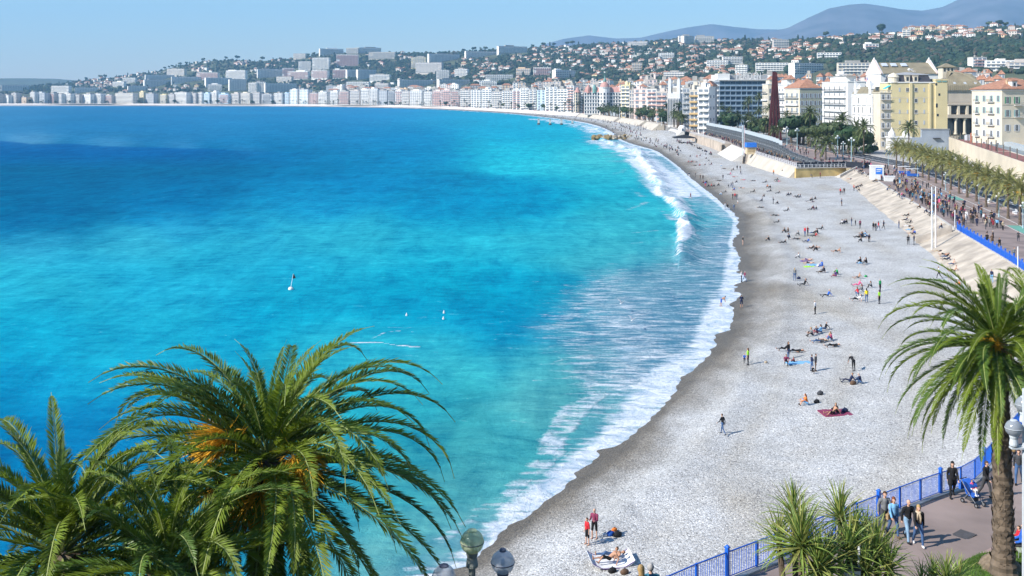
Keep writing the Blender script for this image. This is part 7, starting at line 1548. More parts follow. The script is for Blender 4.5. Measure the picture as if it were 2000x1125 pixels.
def build_body(po, female=False, coat=False, voxel=.024, near=False):
    pr, ctr, hands = body_prims(po, female, coat, near); mb = MB(); S = [(math.sin(math.pi * i / 7), -math.cos(math.pi * i / 7)) for i in range(8)]
    def blob(c, s, M, n=10):
        vs = [tuple(c + M @ Vector((s[0] * r * math.cos(2 * math.pi * k / n), s[1] * r * math.sin(2 * math.pi * k / n), s[2] * z))) for r, z in S[1:-1] for k in range(n)]; b = len(vs); vs += [tuple(c + M @ Vector((0, 0, -s[2]))), tuple(c + M @ Vector((0, 0, s[2])))]; m = len(S) - 2
        fs = [(i * n + k, i * n + (k + 1) % n, (i + 1) * n + (k + 1) % n, (i + 1) * n + k) for i in range(m - 1) for k in range(n)] + [(b, (k + 1) % n, k) for k in range(n)] + [(b + 1, (m - 1) * n + k, (m - 1) * n + (k + 1) % n) for k in range(n)]; mb.add(vs, fs)
    I3 = Matrix.Identity(3)
    for p in pr:
        if p[0] == 'e': blob(p[1], p[2], p[3])
        else:
            blob(p[1], (p[3],) * 3, I3); blob(p[2], (p[4],) * 3, I3); mb.tube([p[1], p[2]], [p[3], p[4]], 10)
    me = mb.mesh('person_raw', []); o = bpy.data.objects.new('tmp', me); TS.collection.objects.link(o); m = o.modifiers.new('r', 'REMESH'); m.mode = 'VOXEL'; m.voxel_size = voxel; s = o.modifiers.new('s', 'SMOOTH'); s.factor = .5; s.iterations = 3 if voxel > .02 else 5
    TS.view_layers[0].update(); dg = TS.view_layers[0].depsgraph; ev = bpy.data.meshes.new_from_object(o.evaluated_get(dg)); bpy.data.objects.remove(o)
    V = np.zeros(len(ev.vertices) * 3); ev.vertices.foreach_get('co', V); V = V.reshape(-1, 3); NV = np.zeros(len(V) * 3); ev.vertices.foreach_get('normal', NV); NV = NV.reshape(-1, 3)
    F = [tuple(p.vertices) for p in ev.polygons]; C = np.array([V[list(f)].mean(0) for f in F]); best = np.full(len(C), 1e9); reg = np.zeros(len(C), int); names = ['skin', 'hair', 'top', 'sleeve', 'bottom', 'shin', 'shoe']
    for p in pr:
        if p[0] == 'e': M = np.array(p[3]); L = (C - np.array(p[1])) @ M; dd = (np.linalg.norm(L / np.array(p[2]), axis=1) - 1) * min(p[2]); g = p[4]
        else:
            a, b = np.array(p[1]), np.array(p[2]); ab = b - a; t = np.clip((C - a) @ ab / max(1e-9, ab @ ab), 0, 1); dd = np.linalg.norm(C - a - t[:, None] * ab, axis=1) - (p[3] + (p[4] - p[3]) * t); g = p[5]
        k = dd < best; best = np.where(k, dd, best); reg = np.where(k, names.index({'head': 'skin', 'hand': 'skin'}.get(g, g)), reg)
    hc, hu, hf = [np.array(x) for x in ctr['head']]; r_ = C - hc; up, fw = r_ @ hu, r_ @ hf; ish = (np.linalg.norm(r_, axis=1) < .15) & (reg == 0)
    reg = np.where(ish & ((up > .055) | ((fw < -.0) & (up > -.06)) | ((fw < .03) & (up > .03))), 1, reg)
    # fingers and thumb, rooted in the palm
    fb = MB()
    for wr, hd, s in hands:
        side = hd.cross(Vector((0, 0, 1)));
        if side.length < .2: side = Vector((0, 1, 0))
        side.normalize(); pn = side.cross(hd).normalized(); rt = wr + hd * .085
        for j, (ln, of) in enumerate(((.068, -.024), (.078, -.008), (.072, .009), (.056, .024))):
            a = rt + side * of - hd * .01; b = a + (hd * .85 + pn * .2).normalized() * ln * .55; c = b + (hd * .6 + pn * .6).normalized() * ln * .5; fb.tube([a, b, c], [.0092, .0085, .006], 5)
        a = wr + hd * .035 - side * .025; b = a + (hd * .6 - side * .8).normalized() * .035; c = b + (hd * .95 - side * .1).normalized() * .032; fb.tube([a, b, c], [.011, .010, .007], 5)
    b = len(V); FV = np.array(fb.v); V = np.concatenate([V, FV]); NV = np.concatenate([NV, np.zeros_like(FV)]); F += [tuple(b + i for i in f) for f in fb.f]; reg = np.concatenate([reg, np.zeros(len(fb.f), int)])
    if near:
        eb = MB()
        for s in (-1, 1): e = Vector(hc) + Vector(hf) * .085 + Vector(hu) * .012 + Vector((s * .032, 0, 0)); eb.lathe([(.001, -.009), (.009, -.004), (.009, .004), (.001, .009)], 6, tuple(e))
        b = len(V); V = np.concatenate([V, np.array(eb.v)]); NV = np.concatenate([NV, np.zeros((len(eb.v), 3))]); F += [tuple(b + i for i in f) for f in eb.f]; reg = np.concatenate([reg, np.full(len(eb.f), 6)])
    zmin = V[:, 2].min(); V[:, 2] -= zmin; c0 = V[:, :2].mean(0) if po in ('lie', 'lie_prop', 'prone') else np.array([0, 0]); V[:, :2] -= c0
    bpy.data.meshes.remove(ev)
    return V, NV, F, reg
_pb = {}
def proto(po, female=False, coat=False):
    k = (po, female, coat)
    if k not in _pb:
        V, NV, F, reg = build_body(po, female, coat); me = bpy.data.meshes.new('person'); me.from_pydata(V.tolist(), [], F)
        for i in range(7): me.materials.append(None)
        me.polygons.foreach_set('material_index', reg.astype(np.int32)); me.polygons.foreach_set('use_smooth', [True] * len(F)); me.update(); _pb[k] = me
    return _pb[k]
CLO = {'black': (.012, .012, .014), 'navy': (.015, .022, .06), 'dark grey': (.05, .052, .058), 'grey': (.17, .175, .18), 'white': (.62, .62, .63), 'red': (.48, .02, .03), 'dark red': (.18, .02, .03), 'pink': (.62, .10, .22), 'blue': (.02, .10, .42), 'light blue': (.16, .36, .58), 'denim': (.05, .10, .21), 'pale denim': (.19, .30, .42),
       'green': (.02, .30, .09), 'lime': (.32, .66, .04), 'yellow': (.72, .52, .02), 'orange': (.62, .17, .03), 'purple': (.12, .05, .22), 'brown': (.11, .065, .04), 'beige': (.42, .34, .24), 'teal': (.03, .13, .19), 'maroon': (.20, .035, .08), 'camel': (.30, .20, .10), 'bare': None}
HAIR = {'black': (.012, .01, .009), 'brown': (.06, .032, .018), 'blond': (.34, .22, .09), 'grey': (.30, .29, .28), 'auburn': (.14, .045, .02), 'bald': None}
SKN = [mat('skin_light', (.52, .31, .22), .6, .06, 6, spec=.3), mat('skin_tan', (.40, .215, .135), .6, .06, 6, spec=.3)]
def cloth(c): return mat('cloth_' + c.replace(' ', '_'), CLO[c], .9, .18, 5)
def hairm(c): return mat('hair_' + c, HAIR[c], .7, .25, 30)
POSEW = {'stand': 'standing', 'stand_b': 'standing', 'walk': 'walking', 'walk_b': 'walking', 'bend': 'bending', 'sit': 'sitting', 'sit_back': 'reclining', 'sit_cross': 'cross-legged', 'lie': 'lying', 'lie_prop': 'half-lying', 'prone': 'face-down', 'crouch': 'crouching', 'bench': 'perched'}
def dress(o, top, bottom, hair, sk, sleeves=True, legs=True, shoes=True):
    s = SKN[sk]; t = cloth(top) if CLO[top] else s; b = cloth(bottom) if CLO[bottom] else s
    L = [s, hairm(hair) if HAIR[hair] else s, t, t if sleeves else s, b, b if legs else s, cloth('black') if shoes else s]
    for i, m in enumerate(L): o.material_slots[i].link = 'OBJECT'; o.material_slots[i].material = m
def person(p, po, top, bottom, rz, where, hair='brown', female=False, coat=False, s=1.0, sk=0, sleeves=True, legs=True, shoes=True, group=None, extra=''):
    o = link('person', proto(po, female, coat), None, p, (0, 0, rz), s); dress(o, top, bottom, hair, sk, sleeves, legs, shoes)
    kid = 'child' if s < .75 else 'person'
    dress_w = ('bare chest, %s %s' % (bottom, 'trousers' if legs else 'trunks')) if top == 'bare' else '%s top, %s' % (top, 'bare legs' if bottom == 'bare' else bottom + (' trousers' if legs else ' shorts'))
    tag(o, '%s %s, %s, %s' % (POSEW[po], kid, dress_w, where), 'person', group or 'people on the beach', at=Vector(p)); return o
# --- bathers and strollers on the shingle: zoom origin, scale, then u v pose top bottom
LIST = """
1350 440 4.3275
437 170 stand black bare;425 482 stand_b white black;452 480 walk maroon denim;425 700 stand_b navy navy*;255 684 bend bare blue*;875 468 stand grey denim;1047 752 stand white black;955 512 sit_back black dark_grey;1155 606 sit_back blue black;660 132 sit black black;795 62 sit black black;822 60 sit_cross brown black;835 122 crouch navy black
890 122 lie black dark_grey;912 87 sit grey black;962 94 stand red denim;985 86 stand_b dark_red black;1030 78 lie_prop black denim;1050 98 sit_back red black;1070 72 sit black black;1100 40 sit_back black black;985 146 sit_back blue navy;780 160 lie_prop black black;1015 210 lie_prop black black;1050 196 lie bare black*;1065 218 sit black black;915 278 sit white black
985 300 lie bare purple*;1000 328 lie bare black*;1055 352 lie white light_blue;1110 350 sit_cross blue blue;1105 404 sit_back dark_grey brown;1130 400 sit navy navy;1225 438 sit_cross purple maroon;1238 418 sit green black;1235 236 lie_prop bare black*;1415 452 sit_back bare black*;1437 322 sit black black;1440 338 lie_prop grey light_blue;1485 328 sit black black
1415 516 sit_back pink pink;1525 528 sit grey black;1410 604 crouch red denim;1450 565 sit grey grey;1482 652 stand yellow denim;1590 666 stand lime black;1597 560 stand green black;1405 645 lie_prop white black;1412 106 sit_back grey black;1445 104 sit navy black;1472 104 sit_back light_blue black;1500 142 bend navy black;1440 142 sit black black
1022 938 sit grey black;1066 922 sit navy maroon;1100 912 sit_cross light_blue denim;1132 888 sit_back black denim;1150 986 sit_back denim beige*;1188 974 sit pink black;1085 994 lie dark_grey denim;1200 1030 lie black black
1350 640 4.6875
520 342 stand lime black;488 332 walk! blue black;890 285 stand black denim;855 218 lie_prop black black;965 228 lie black black;868 348 crouch maroon black;945 322 sit! dark_red black;1105 402 stand_b navy denim;1140 398 stand dark_grey brown;1110 420 crouch! black black;1485 398 bend black black;1455 504 sit_back navy navy;1552 516 sit navy denim;1060 712 sit orange light_blue*;1305 798 sit_back bare black*;1340 790 sit black black;288 976 walk black denim
1300 200 4.6875
215 686 stand navy white;275 684 stand black black;318 706 walk dark_grey black;342 708 stand black black;365 772 stand blue red;350 742 sit maroon black;380 738 sit black black;398 772 sit navy black;425 772 sit red black;448 773 sit dark_grey black;490 766 sit black black;525 710 stand dark_grey grey;490 722 lie black black;575 782 stand! black black;600 782 walk navy denim;616 782 stand black denim;632 806 sit_cross blue dark_red;700 790 lie bare black*
655 737 sit black black;710 714 lie pink bare;805 723 lie dark_grey black;632 686 prone red bare;590 664 sit_back pink black;605 640 sit grey white;625 622 sit black black;655 617 stand black black;683 620 stand black dark_grey;688 666 walk black navy;535 611 lie black black;515 586 sit white light_blue;545 828 sit_back black black;512 848 sit white light_blue;805 826 sit_back black black;955 820 sit_back black navy;905 868 sit black black;885 908 sit_cross navy black
1035 838 sit_back black black;985 930 stand_b black black;1030 933 sit black black;615 888 stand black black;635 888 stand red black;652 890 walk dark_grey navy;660 932 stand! white bare;545 984 stand white black;568 986 walk black black;625 984 bend grey denim;228 886 walk dark_red dark_red*;938 778 sit orange black;962 786 sit black black;1140 852 sit_back black black;1128 856 sit navy black;1200 872 lie_prop black black;1225 876 sit_back navy black;1318 912 sit_back black grey;1345 905 sit black black
1376 892 sit black black;1335 916 lie navy white;1335 988 sit_back black black;1360 980 sit navy maroon;1385 985 sit black grey;1115 998 sit_back black black;1612 948 stand navy brown;1600 845 stand red black;1616 842 stand! grey black;1635 842 stand black black;915 737 sit_back black black;1020 716 sit_back black black;1028 727 lie pink black;988 664 stand orange black;1070 662 stand black black;1100 658 stand_b black navy;1130 642 sit black black;1226 688 stand black black
1340 692 bend grey dark_grey;1416 688 stand dark_red black;1724 808 stand red black;1748 790 sit navy black;1765 782 sit black black;1785 775 sit dark_grey denim;1800 770 sit black black;1775 814 sit black grey;1688 707 lie navy bare;1005 1042 lie black black;1028 1106 sit_back black black;870 969 lie dark_grey black;230 500 sit black black;290 498 sit red black;320 492 sit maroon black;372 480 sit black black;300 505 lie white bare;215 553 sit red black;238 553 sit red navy;252 550 sit dark_grey black
275 550 lie black bare;270 582 lie black black;317 584 sit red black;365 577 sit black black;400 574 sit grey white;424 572 sit black dark_red;376 518 sit black black;400 542 sit grey black
1600 400 4.6875
215 178 sit white black;236 176 sit navy black;256 174 sit black black;297 192 stand navy denim;332 188 stand! black black;375 216 stand maroon black;497 236 stand black black;518 238 stand black dark_grey;542 236 walk red denim;590 222 walk navy black;730 216 stand navy denim;800 112 lie_prop black black;790 152 lie_prop navy black;832 172 sit_back black black;815 204 lie black white;835 246 lie_prop black light_blue;852 272 sit_back bare black*;880 272 sit blue black;815 368 stand black black;868 368 stand navy dark_grey
382 297 sit_back grey black;402 292 sit black black;432 288 sit light_blue denim;458 338 bend navy black;1125 218 sit black denim;1095 434 lie black beige;1150 464 lie bare black*;1162 492 lie_prop black denim;1170 518 lie_prop navy black;1225 552 sit_back bare denim;1240 614 sit_back bare brown*;1097 676 walk white black;1580 716 stand navy light_blue;1248 690 lie white white;1290 754 sit orange white
"""
hr = random.Random(17); x0 = y0 = zs = None; NP = 0
def where_beach(px, py):
    if py > 950: return 'at beach bottom'
    if px > 1780 and py < 560: return 'at revetment foot'
    if px < 1470 and py > 430: return 'at water edge'
    if py > 740: return 'on lower shingle'
    if py > 620: return 'level with foam streak'
    if py > 510: return 'level with marker buoy'
    if py > 440: return 'left of flagpole' if px > 1620 else 'right of breaking wave'
    if py > 375: return 'before the revetment' if px > 1620 else 'on mid shingle'
    return 'before ochre wall' if px > 1500 else 'below cream wall' if px > 1420 else 'on far shingle'
for line in LIST.strip().split('\n'):
    f = line.split()
    if len(f) == 3: x0, y0, zs = float(f[0]), float(f[1]), float(f[2]); continue
    for it in line.split(';'):
        u, v, po, top, bot = it.split(); kid = po.endswith('!'); po = po.rstrip('!'); sh = bot.endswith('*'); bot = bot.rstrip('*'); top, bot = top.replace('_', ' '), bot.replace('_', ' ')
        px, py = x0 + float(u) / zs, y0 + float(v) / zs; p = ground_pt(px, py)
        fem = hr.random() < .4; rz = {'s': math.pi / 2 + hr.uniform(-.5, .4), 'l': math.pi / 2 + hr.uniform(-.35, .25), 'p': hr.uniform(1.2, 2.0)}.get(po[0], hr.uniform(0, 6.28))
        if po.startswith('stand'): rz = hr.uniform(0, 6.28)
        person(p, po, top, bot, rz, where_beach(px, py), hr.choice(['black', 'brown', 'brown', 'brown', 'blond', 'grey', 'auburn']), fem and top != 'bare', False, (.62 if kid else hr.uniform(.94, 1.06)), hr.randrange(2), top not in ('bare',) and hr.random() < .8, not sh and bot != 'bare', top != 'bare' and po[:3] != 'lie'); NP += 1
# --- crowd on the promenade
TOPS = ['black'] * 6 + ['navy'] * 5 + ['dark grey'] * 4 + ['grey', 'grey', 'white', 'dark red', 'pink', 'blue', 'light blue', 'purple', 'brown', 'beige', 'brown', 'maroon', 'teal', 'camel', 'dark grey', 'black']; BOTS = ['black'] * 5 + ['navy'] * 3 + ['denim'] * 5 + ['dark grey', 'grey', 'beige', 'brown']
cr = random.Random(23); cpos = []
def crowd_spot(d0, d1, o0, o1):
    for _ in range(40):
        d = 1 / cr.uniform(1 / d1, 1 / d0); o = cr.uniform(o0, o1) if cr.random() < .75 else cr.uniform(o0, (o0 + o1) / 2); p, h = main_at(s_of_d(d), o)
        if all((p.x - a) ** 2 + (p.y - b) ** 2 > .5 for a, b in cpos): break
    cpos.append((p.x, p.y)); return p, h, d
def zone_prom(d): return 'behind blue railing' if d < 176 else 'by tall flagpole' if d < 215 else 'by palm row' if d < 255 else 'near white cabin' if d < 300 else 'at road corner'
for d0, d1, o0, o1, n in ((125, 178, .7, 7, 22), (178, 215, .8, 8, 30), (215, 300, .8, 8.5, 50), (300, 345, .8, 12, 18)):
    for i in range(n):
        p, h, d = crowd_spot(d0, d1, o0, o1); po = cr.choice(['stand', 'walk', 'walk_b', 'walk', 'stand_b'])
        fem = cr.random() < .45; person(p, po, cr.choice(TOPS), cr.choice(BOTS), h + cr.choice((0, math.pi)) + cr.uniform(-.5, .5) if 'walk' in po else cr.uniform(0, 6.28), zone_prom(d), cr.choice(['black', 'brown', 'brown', 'blond', 'grey', 'auburn']), fem, cr.random() < .3, cr.uniform(.93, 1.06) if cr.random() < .92 else .65, cr.randrange(2), True, True, group='people on the promenade'); NP += 1
for i in range(24):                                                    # sitting on the edge above the revetment
    d = cr.uniform(188, 322); p, h = main_at(s_of_d(d), -.15 - (cr.uniform(.0, .3))); p.z -= .25
    person(p, cr.choice(['bench', 'sit', 'bench']), cr.choice(TOPS), cr.choice(BOTS), h + math.pi / 2 + cr.uniform(-.3, .3), 'on promenade edge' if d < 250 else 'below white cabin', cr.choice(['black', 'brown', 'blond']), cr.random() < .4, False, 1.0, 0, group='people on the promenade'); NP += 1
# --- far crowds, too small to tell apart singly
def tiny_crowd(name, pts, seed, sc_=1.0):
    r = random.Random(seed); mb = MB(); cols = ['black', 'navy', 'dark grey', 'maroon', 'beige', 'dark red', 'camel', 'grey', 'teal', 'black', 'black', 'navy', 'brown']
    ms = [cloth(c) for c in cols] + [SKN[0], hairm('brown')]
    for p, sit in pts:
        k = r.randrange(len(cols)); k2 = r.choice((0, 1, 2, 0)); a = r.uniform(0, 6.28); T = Matrix.Translation(p) @ Matrix.Rotation(a, 4, 'Z'); H = r.uniform(.92, 1.06) * sc_
        def tb(pts_, rad, m):
            b = len(mb.v); mb.tube([Vector(q) * H for q in pts_], [q * H for q in rad] if isinstance(rad, list) else rad * H, 6, m); mb.v[b:] = [tuple(T @ Vector(v)) for v in mb.v[b:]]
        z = .12 if sit else .88
        for s in (-1, 1):
            if sit: tb([(s * .1, 0, z), (s * .12, .38, z + .32), (s * .12, .62, .04)], [.09, .07, .05], k2)
            else: tb([(s * .09, 0, z), (s * .1, .04 * s, .45), (s * .1, -.03 * s, .02)], [.1, .07, .05], k2)
            tb([(s * .2, 0, z + .5), (s * .25, .04, z + .24), (s * .22, .12, z + .04)], [.06, .05, .04], k)
        tb([(0, 0, z - .06), (0, 0, z + .2), (0, 0, z + .46), (0, 0, z + .58)], [.16, .14, .19, .06], k); tb([(0, .01, z + .58), (0, .02, z + .66), (0, .02, z + .8)], [.06, .1, .07], len(cols)); tb([(0, -.03, z + .7), (0, -.02, z + .84)], [.1, .06], len(cols) + 1)
    stuff(mb.obj(name, ms))
q = random.Random(31); pts = []
for i in range(95): d = q.uniform(440, 640); p, h = e2_at(d, q.uniform(1.6, 5.6)); pts.append((p, False))
for i in range(60): d = q.uniform(333, 440); p, h = e2_at(d, q.uniform(2.5, 6.4) if d > 360 else q.uniform(3, 16)); pts.append((p, False))
for i in range(50): p, h = main_at(s_of_d(q.uniform(335, 460)), q.uniform(.5, 13)); pts.append((p, False))
for i in range(130): p, h, d = crowd_spot(176, 335, .8, 10); pts.append((p, False))
tiny_crowd('crowd', pts, 1)
pts = []
for i in range(150): px, py = q.gauss(1232, 24), q.gauss(250, 6.5); g = beach_pt(px, min(268, max(241, py))); pts.append((g, q.random() < .4))
for i in range(60): px = q.uniform(1240, 1330); py = np.interp(px, [1240, 1330], [262, 296]) + q.uniform(-4, 10); g = beach_pt(px, py); pts.append((g, q.random() < .6))
for i in range(46): px = q.uniform(1322, 1392); py = np.interp(px, [1322, 1345, 1392], [277, 281, 303]) + q.uniform(-1.5, 2); g = beach_pt(px, py); pts.append((g, q.random() < .7))
for i in range(90): px = q.uniform(1040, 1210); py = np.interp(px, [1040, 1210], [222, 238]) + q.uniform(-1, 5); g = beach_pt(px, py); pts.append((g, q.random() < .5))
for i in range(24): g = P(1190 + q.uniform(-12, 40), 268.5, 1.6); pts.append((g, q.random() < .5))
tiny_crowd('crowd', pts, 2)
# ------------------------------------------------------------------ people close to the viewer, dressed in separate garments
def near_person(p, po, rz, label, top, bottom, hair, female=False, coat=False, s=1.0, sk=0, sleeves=True, legs=True, shoe='black', topname='jacket', scarf=None, bag=None, cat='person', hat=None):
    V, NV, F, reg = build_body(po, female, coat, .015, True); t = link('person', None, None, p, (0, 0, rz), s); tag(t, label, cat, None, at=Vector(p))
    def sub(name, regs, push, m, pred=None, par=t):
        k = [i for i in range(len(F)) if reg[i] in regs and (pred is None or pred(V[list(F[i])].mean(0)))]
        if not k: return None
        used = sorted({v for i in k for v in F[i]}); rm = {v: j for j, v in enumerate(used)}; me = bpy.data.meshes.new(name); me.from_pydata((V[used] + NV[used] * push).tolist(), [], [tuple(rm[v] for v in F[i]) for i in k]); me.materials.append(m); me.polygons.foreach_set('use_smooth', [True] * len(k)); me.update()
        o = link(name, me, par)
        if push: md = o.modifiers.new('thickness', 'SOLIDIFY'); md.thickness = .012; md.offset = -1
        return o
    sk_m = SKN[sk]; me = bpy.data.meshes.new('body'); me.from_pydata(V.tolist(), [], F); me.materials.append(sk_m); me.materials.append(cloth('black')); ne = len(F); mi = np.zeros(ne, np.int32)
    mi[-2 * 18:] = np.where(reg[-36:] == 6, 1, 0); me.polygons.foreach_set('material_index', mi); me.polygons.foreach_set('use_smooth', [True] * ne); me.update(); link('body', me, t)
    if HAIR[hair]: sub('hair', {1}, .014, hairm(hair))
    if CLO[top]: sub(topname, {2, 3} if sleeves else {2}, .016, cloth(top))
    if CLO[bottom]: sub('trousers' if legs else 'shorts', {4, 5} if legs else {4}, .011, cloth(bottom))
    if shoe: sub('shoe', {6}, .012, cloth(shoe), lambda c: c[0] > 0 and c[2] < 1.0); sub('shoe', {6}, .012, cloth(shoe), lambda c: c[0] <= 0 and c[2] < 1.0)
    if scarf: mb = MB(); mb.tube([(.07, .12, 1.16), (.06, .13, 1.40), (-.02, .11, 1.46), (-.08, .05, 1.45), (0, -.06, 1.47), (.09, .04, 1.46), (.0, .12, 1.43), (-.05, .14, 1.25), (-.05, .13, 1.02)], [.035, .05, .06, .06, .055, .06, .06, .055, .035], 8); mb.obj('scarf', cloth(scarf), t, smooth=True)
    if bag: mb = MB(); mb.box(-.15, .15, -.06, .06, 0, .22); mb.box(-.16, .16, -.065, .065, .14, .23); mb.tube([(-.12, 0, .22), (0, 0, .4), (.12, 0, .22)], .012, 5); mb.obj('handbag', cloth(bag), t, (.27, .16, .86), .6)
    return t
def prom_pt(px, py): return ground_pt(px, py)
FACE = math.pi                                                          # facing the camera
near_person(prom_pt(1727, 1040), 'walk', FACE + .1, 'person in a grey sweatshirt and grey trousers, leftmost of four walkers by the blue railing', 'grey', 'dark grey', 'brown', s=1.03, topname='sweatshirt', shoe='grey')
near_person(prom_pt(1745, 1048), 'walk_b', FACE + .05, 'person in a light blue jacket with a beige handbag walking second of four', 'light blue', 'denim', 'auburn', True, bag='camel', s=.95, shoe='brown')
near_person(prom_pt(1773, 1057), 'walk', FACE + .2, 'bald person in a black leather jacket and pale jeans walking third of four', 'black', 'pale denim', 'bald', s=1.02)
near_person(prom_pt(1794, 1066), 'walk_b', FACE - .1, 'blond person with a cream scarf, black jacket and jeans, rightmost of four walkers', 'black', 'denim', 'blond', True, s=.96, scarf='beige', shoe='white')
near_person(prom_pt(1860, 971), 'walk', FACE - .2, 'person in a long black coat and black trousers walking alone beside the blue railing', 'black', 'black', 'black', True, True, s=.98, topname='coat')
near_person(prom_pt(1925, 972), 'walk_b', FACE + .6, 'person in dark clothes pushing the blue pushchair, half behind the palm trunk', 'black', 'dark grey', 'brown', s=1.0)
near_person(prom_pt(1990, 945), 'walk', FACE - .5, 'person in jeans and dark jacket walking at the right edge behind the lamp', 'dark grey', 'denim', 'brown', s=1.0)
near_person(prom_pt(1975, 905), 'walk_b', .4, 'person in camel coat walking away behind the tall palm trunk', 'camel', 'black', 'brown', True, True, s=1.0, topname='coat')
near_person(ground_pt(1147, 1064), 'stand', 2.0, 'barefoot youngster in a red shirt and dark leggings standing on the shingle', 'red', 'black', 'brown', s=.92, sleeves=False, legs=False, shoe=None, topname='shirt')
near_person(ground_pt(1161, 1052), 'stand_b', 2.6, 'bald barefoot person in a maroon hooded top and dark shorts on the shingle', 'maroon', 'black', 'bald', s=1.03, legs=False, shoe=None, topname='hooded_top')
def seatlift(v, z): return Vector((v.x, v.y, v.z + z))
g1 = ground_pt(1190, 1106)
near_person(seatlift(g1, .14), 'lie_prop', math.pi / 2 + .2, 'sunbather in black trunks with a turquoise cap lying on the white beach mat', 'bare', 'black', 'brown', s=1.0, sk=1, legs=False, shoe=None)
near_person(seatlift(g1 + Vector((.25, .75, 0)), .14), 'lie', math.pi / 2 + .1, 'person in blue jeans and no shirt lying beside the sunbather on the white mat', 'bare', 'denim', 'black', s=1.0, sk=1, shoe=None)
def mat_thing():
    t = thing('beach_mat', 'white beach mat with turned up ends under the two sunbathers', 'beach mat', tuple(g1 + Vector((.1, .35, .02))), .12); V = []; n = 14
    mb = MB()
    for i in range(n): 
        a0, a1 = i / n, (i + 1) / n; z = lambda a: .06 + .35 * abs(a * 2 - 1) ** 5; mb.add([(-1.25 + 2.5 * a, y, z(a) + dz) for dz in (0, .06) for a in (a0, a1) for y in (-.8, .8)], [(0, 2, 3, 1), (4, 5, 7, 6), (0, 4, 6, 2), (1, 3, 7, 5), (0, 1, 5, 4), (2, 6, 7, 3)])
    mb.obj('cushion', cloth('white'), t)
    for y in (-.8, .8): mb = MB(); mb.tube([(-1.2, y, .4), (-.6, y, .06), (.6, y, .06), (1.2, y, .4)], .02, 5); mb.obj('edge_piping', cloth('purple'), t)
mat_thing()
for px, d, nm, top, hair, fem in ((1252, 27.0, 'blond person in a dark top cut by the bottom edge, back to the viewer', 'navy', 'blond', True), (1271, 27.3, 'grey haired person in a teal jacket cut by the bottom edge, back to the viewer', 'teal', 'grey', False)):
    zt = HC - (1106 - HOR) * d / FP; p = PD(px, d, zt - 1.72 + (-.02 if fem else .03)); near_person(p, 'stand', .1, nm, top, 'black', hair, fem, s=1.0)
mb = MB(); c = PD(1262, 27.1, HC - (1106 - HOR) * 27.1 / FP - 1.72); mb.lathe([(.01, -.02), (1.2, -.03), (2.6, -.5), (5.2, -3.2)], 16, tuple(c)); structure(mb.obj('path', mat('hill_soil', (.10, .09, .05))))
# pushchair
def pushchair():
    p = prom_pt(1899, 985); t = thing('pushchair', 'blue pushchair with a small child and hanging blue bag', 'pushchair', tuple(p), FACE + .45); fr = mat('pram_frame', (.22, .23, .25), .4, .1, 3, metal=.4); bl = cloth('blue')
    for s in (-1, 1):
        mb = MB(); mb.tube([(s * .22, .42, .14), (s * .23, 0, .55), (s * .23, -.42, 1.02), (s * .23, -.52, 1.04)], .016, 6); mb.tube([(s * .23, -.34, .14), (s * .23, .02, .58)], .016, 6); mb.obj('frame', fr, t)
        for y in (.42, -.34):
            mb = MB(); mb.lathe([(.06, -.02), (.105, -.024), (.115, 0), (.105, .024), (.06, .02)], 14); w_ = mb.obj('wheel', cloth('black'), t, (s * .24, y, .115)); w_.rotation_euler = (0, math.pi / 2, 0)
            mb = MB(); mb.lathe([(.001, -.015), (.065, -.015), (.065, .015), (.001, .015)], 10); mb.obj('rim', fr, w_)
    mb = MB(); mb.tube([(-.23, -.52, 1.04), (.23, -.52, 1.04)], .018, 6); mb.obj('handle', cloth('black'), t)
    mb = MB(); mb.box(-.2, .2, -.12, .26, .42, .48); mb.add([(-.2, -.12, .45), (.2, -.12, .45), (.2, -.30, .98), (-.2, -.30, .98), (-.2, -.18, .45), (.2, -.18, .45), (.2, -.36, .98), (-.2, -.36, .98)], [(0, 1, 2, 3), (7, 6, 5, 4), (0, 3, 7, 4), (1, 5, 6, 2), (2, 6, 7, 3)]); mb.obj('seat', bl, t)
    mb = MB(); n = 8
    for i in range(n):
        a0, a1 = math.pi * (.05 + .5 * i / n), math.pi * (.05 + .5 * (i + 1) / n); f = lambda a, r: (-.34 + r * math.cos(a) * .9, .78 + r * math.sin(a) * .55); q = [f(a0, .5), f(a1, .5), f(a1, .46), f(a0, .46)]
        mb.add([(x, y, z) for x in (-.23, .23) for y, z in q], [(0, 1, 2, 3), (7, 6, 5, 4), (0, 4, 5, 1), (2, 6, 7, 3), (0, 3, 7, 4), (1, 5, 6, 2)])
    mb.obj('canopy', bl, t); mb = MB(); mb.box(-.17, .17, -.25, .2, .2, .36); mb.obj('basket', cloth('dark grey'), t)
    mb = MB(); mb.box(-.16, .16, -.64, -.5, .55, .9); mb.tube([(-.1, -.56, .9), (0, -.54, 1.05), (.1, -.56, .9)], .012, 5); mb.obj('hanging_bag', cloth('blue'), t)
    M_ = t.matrix_basis; c = Matrix.Translation(p) @ Matrix.Rotation(FACE + .45, 4, 'Z') @ Vector((0, .0, .46)); near_person(c, 'bench', FACE + .45, 'small child in a pink top sitting in the blue pushchair', 'pink', 'white', 'brown', s=.5, shoe='white')
pushchair()
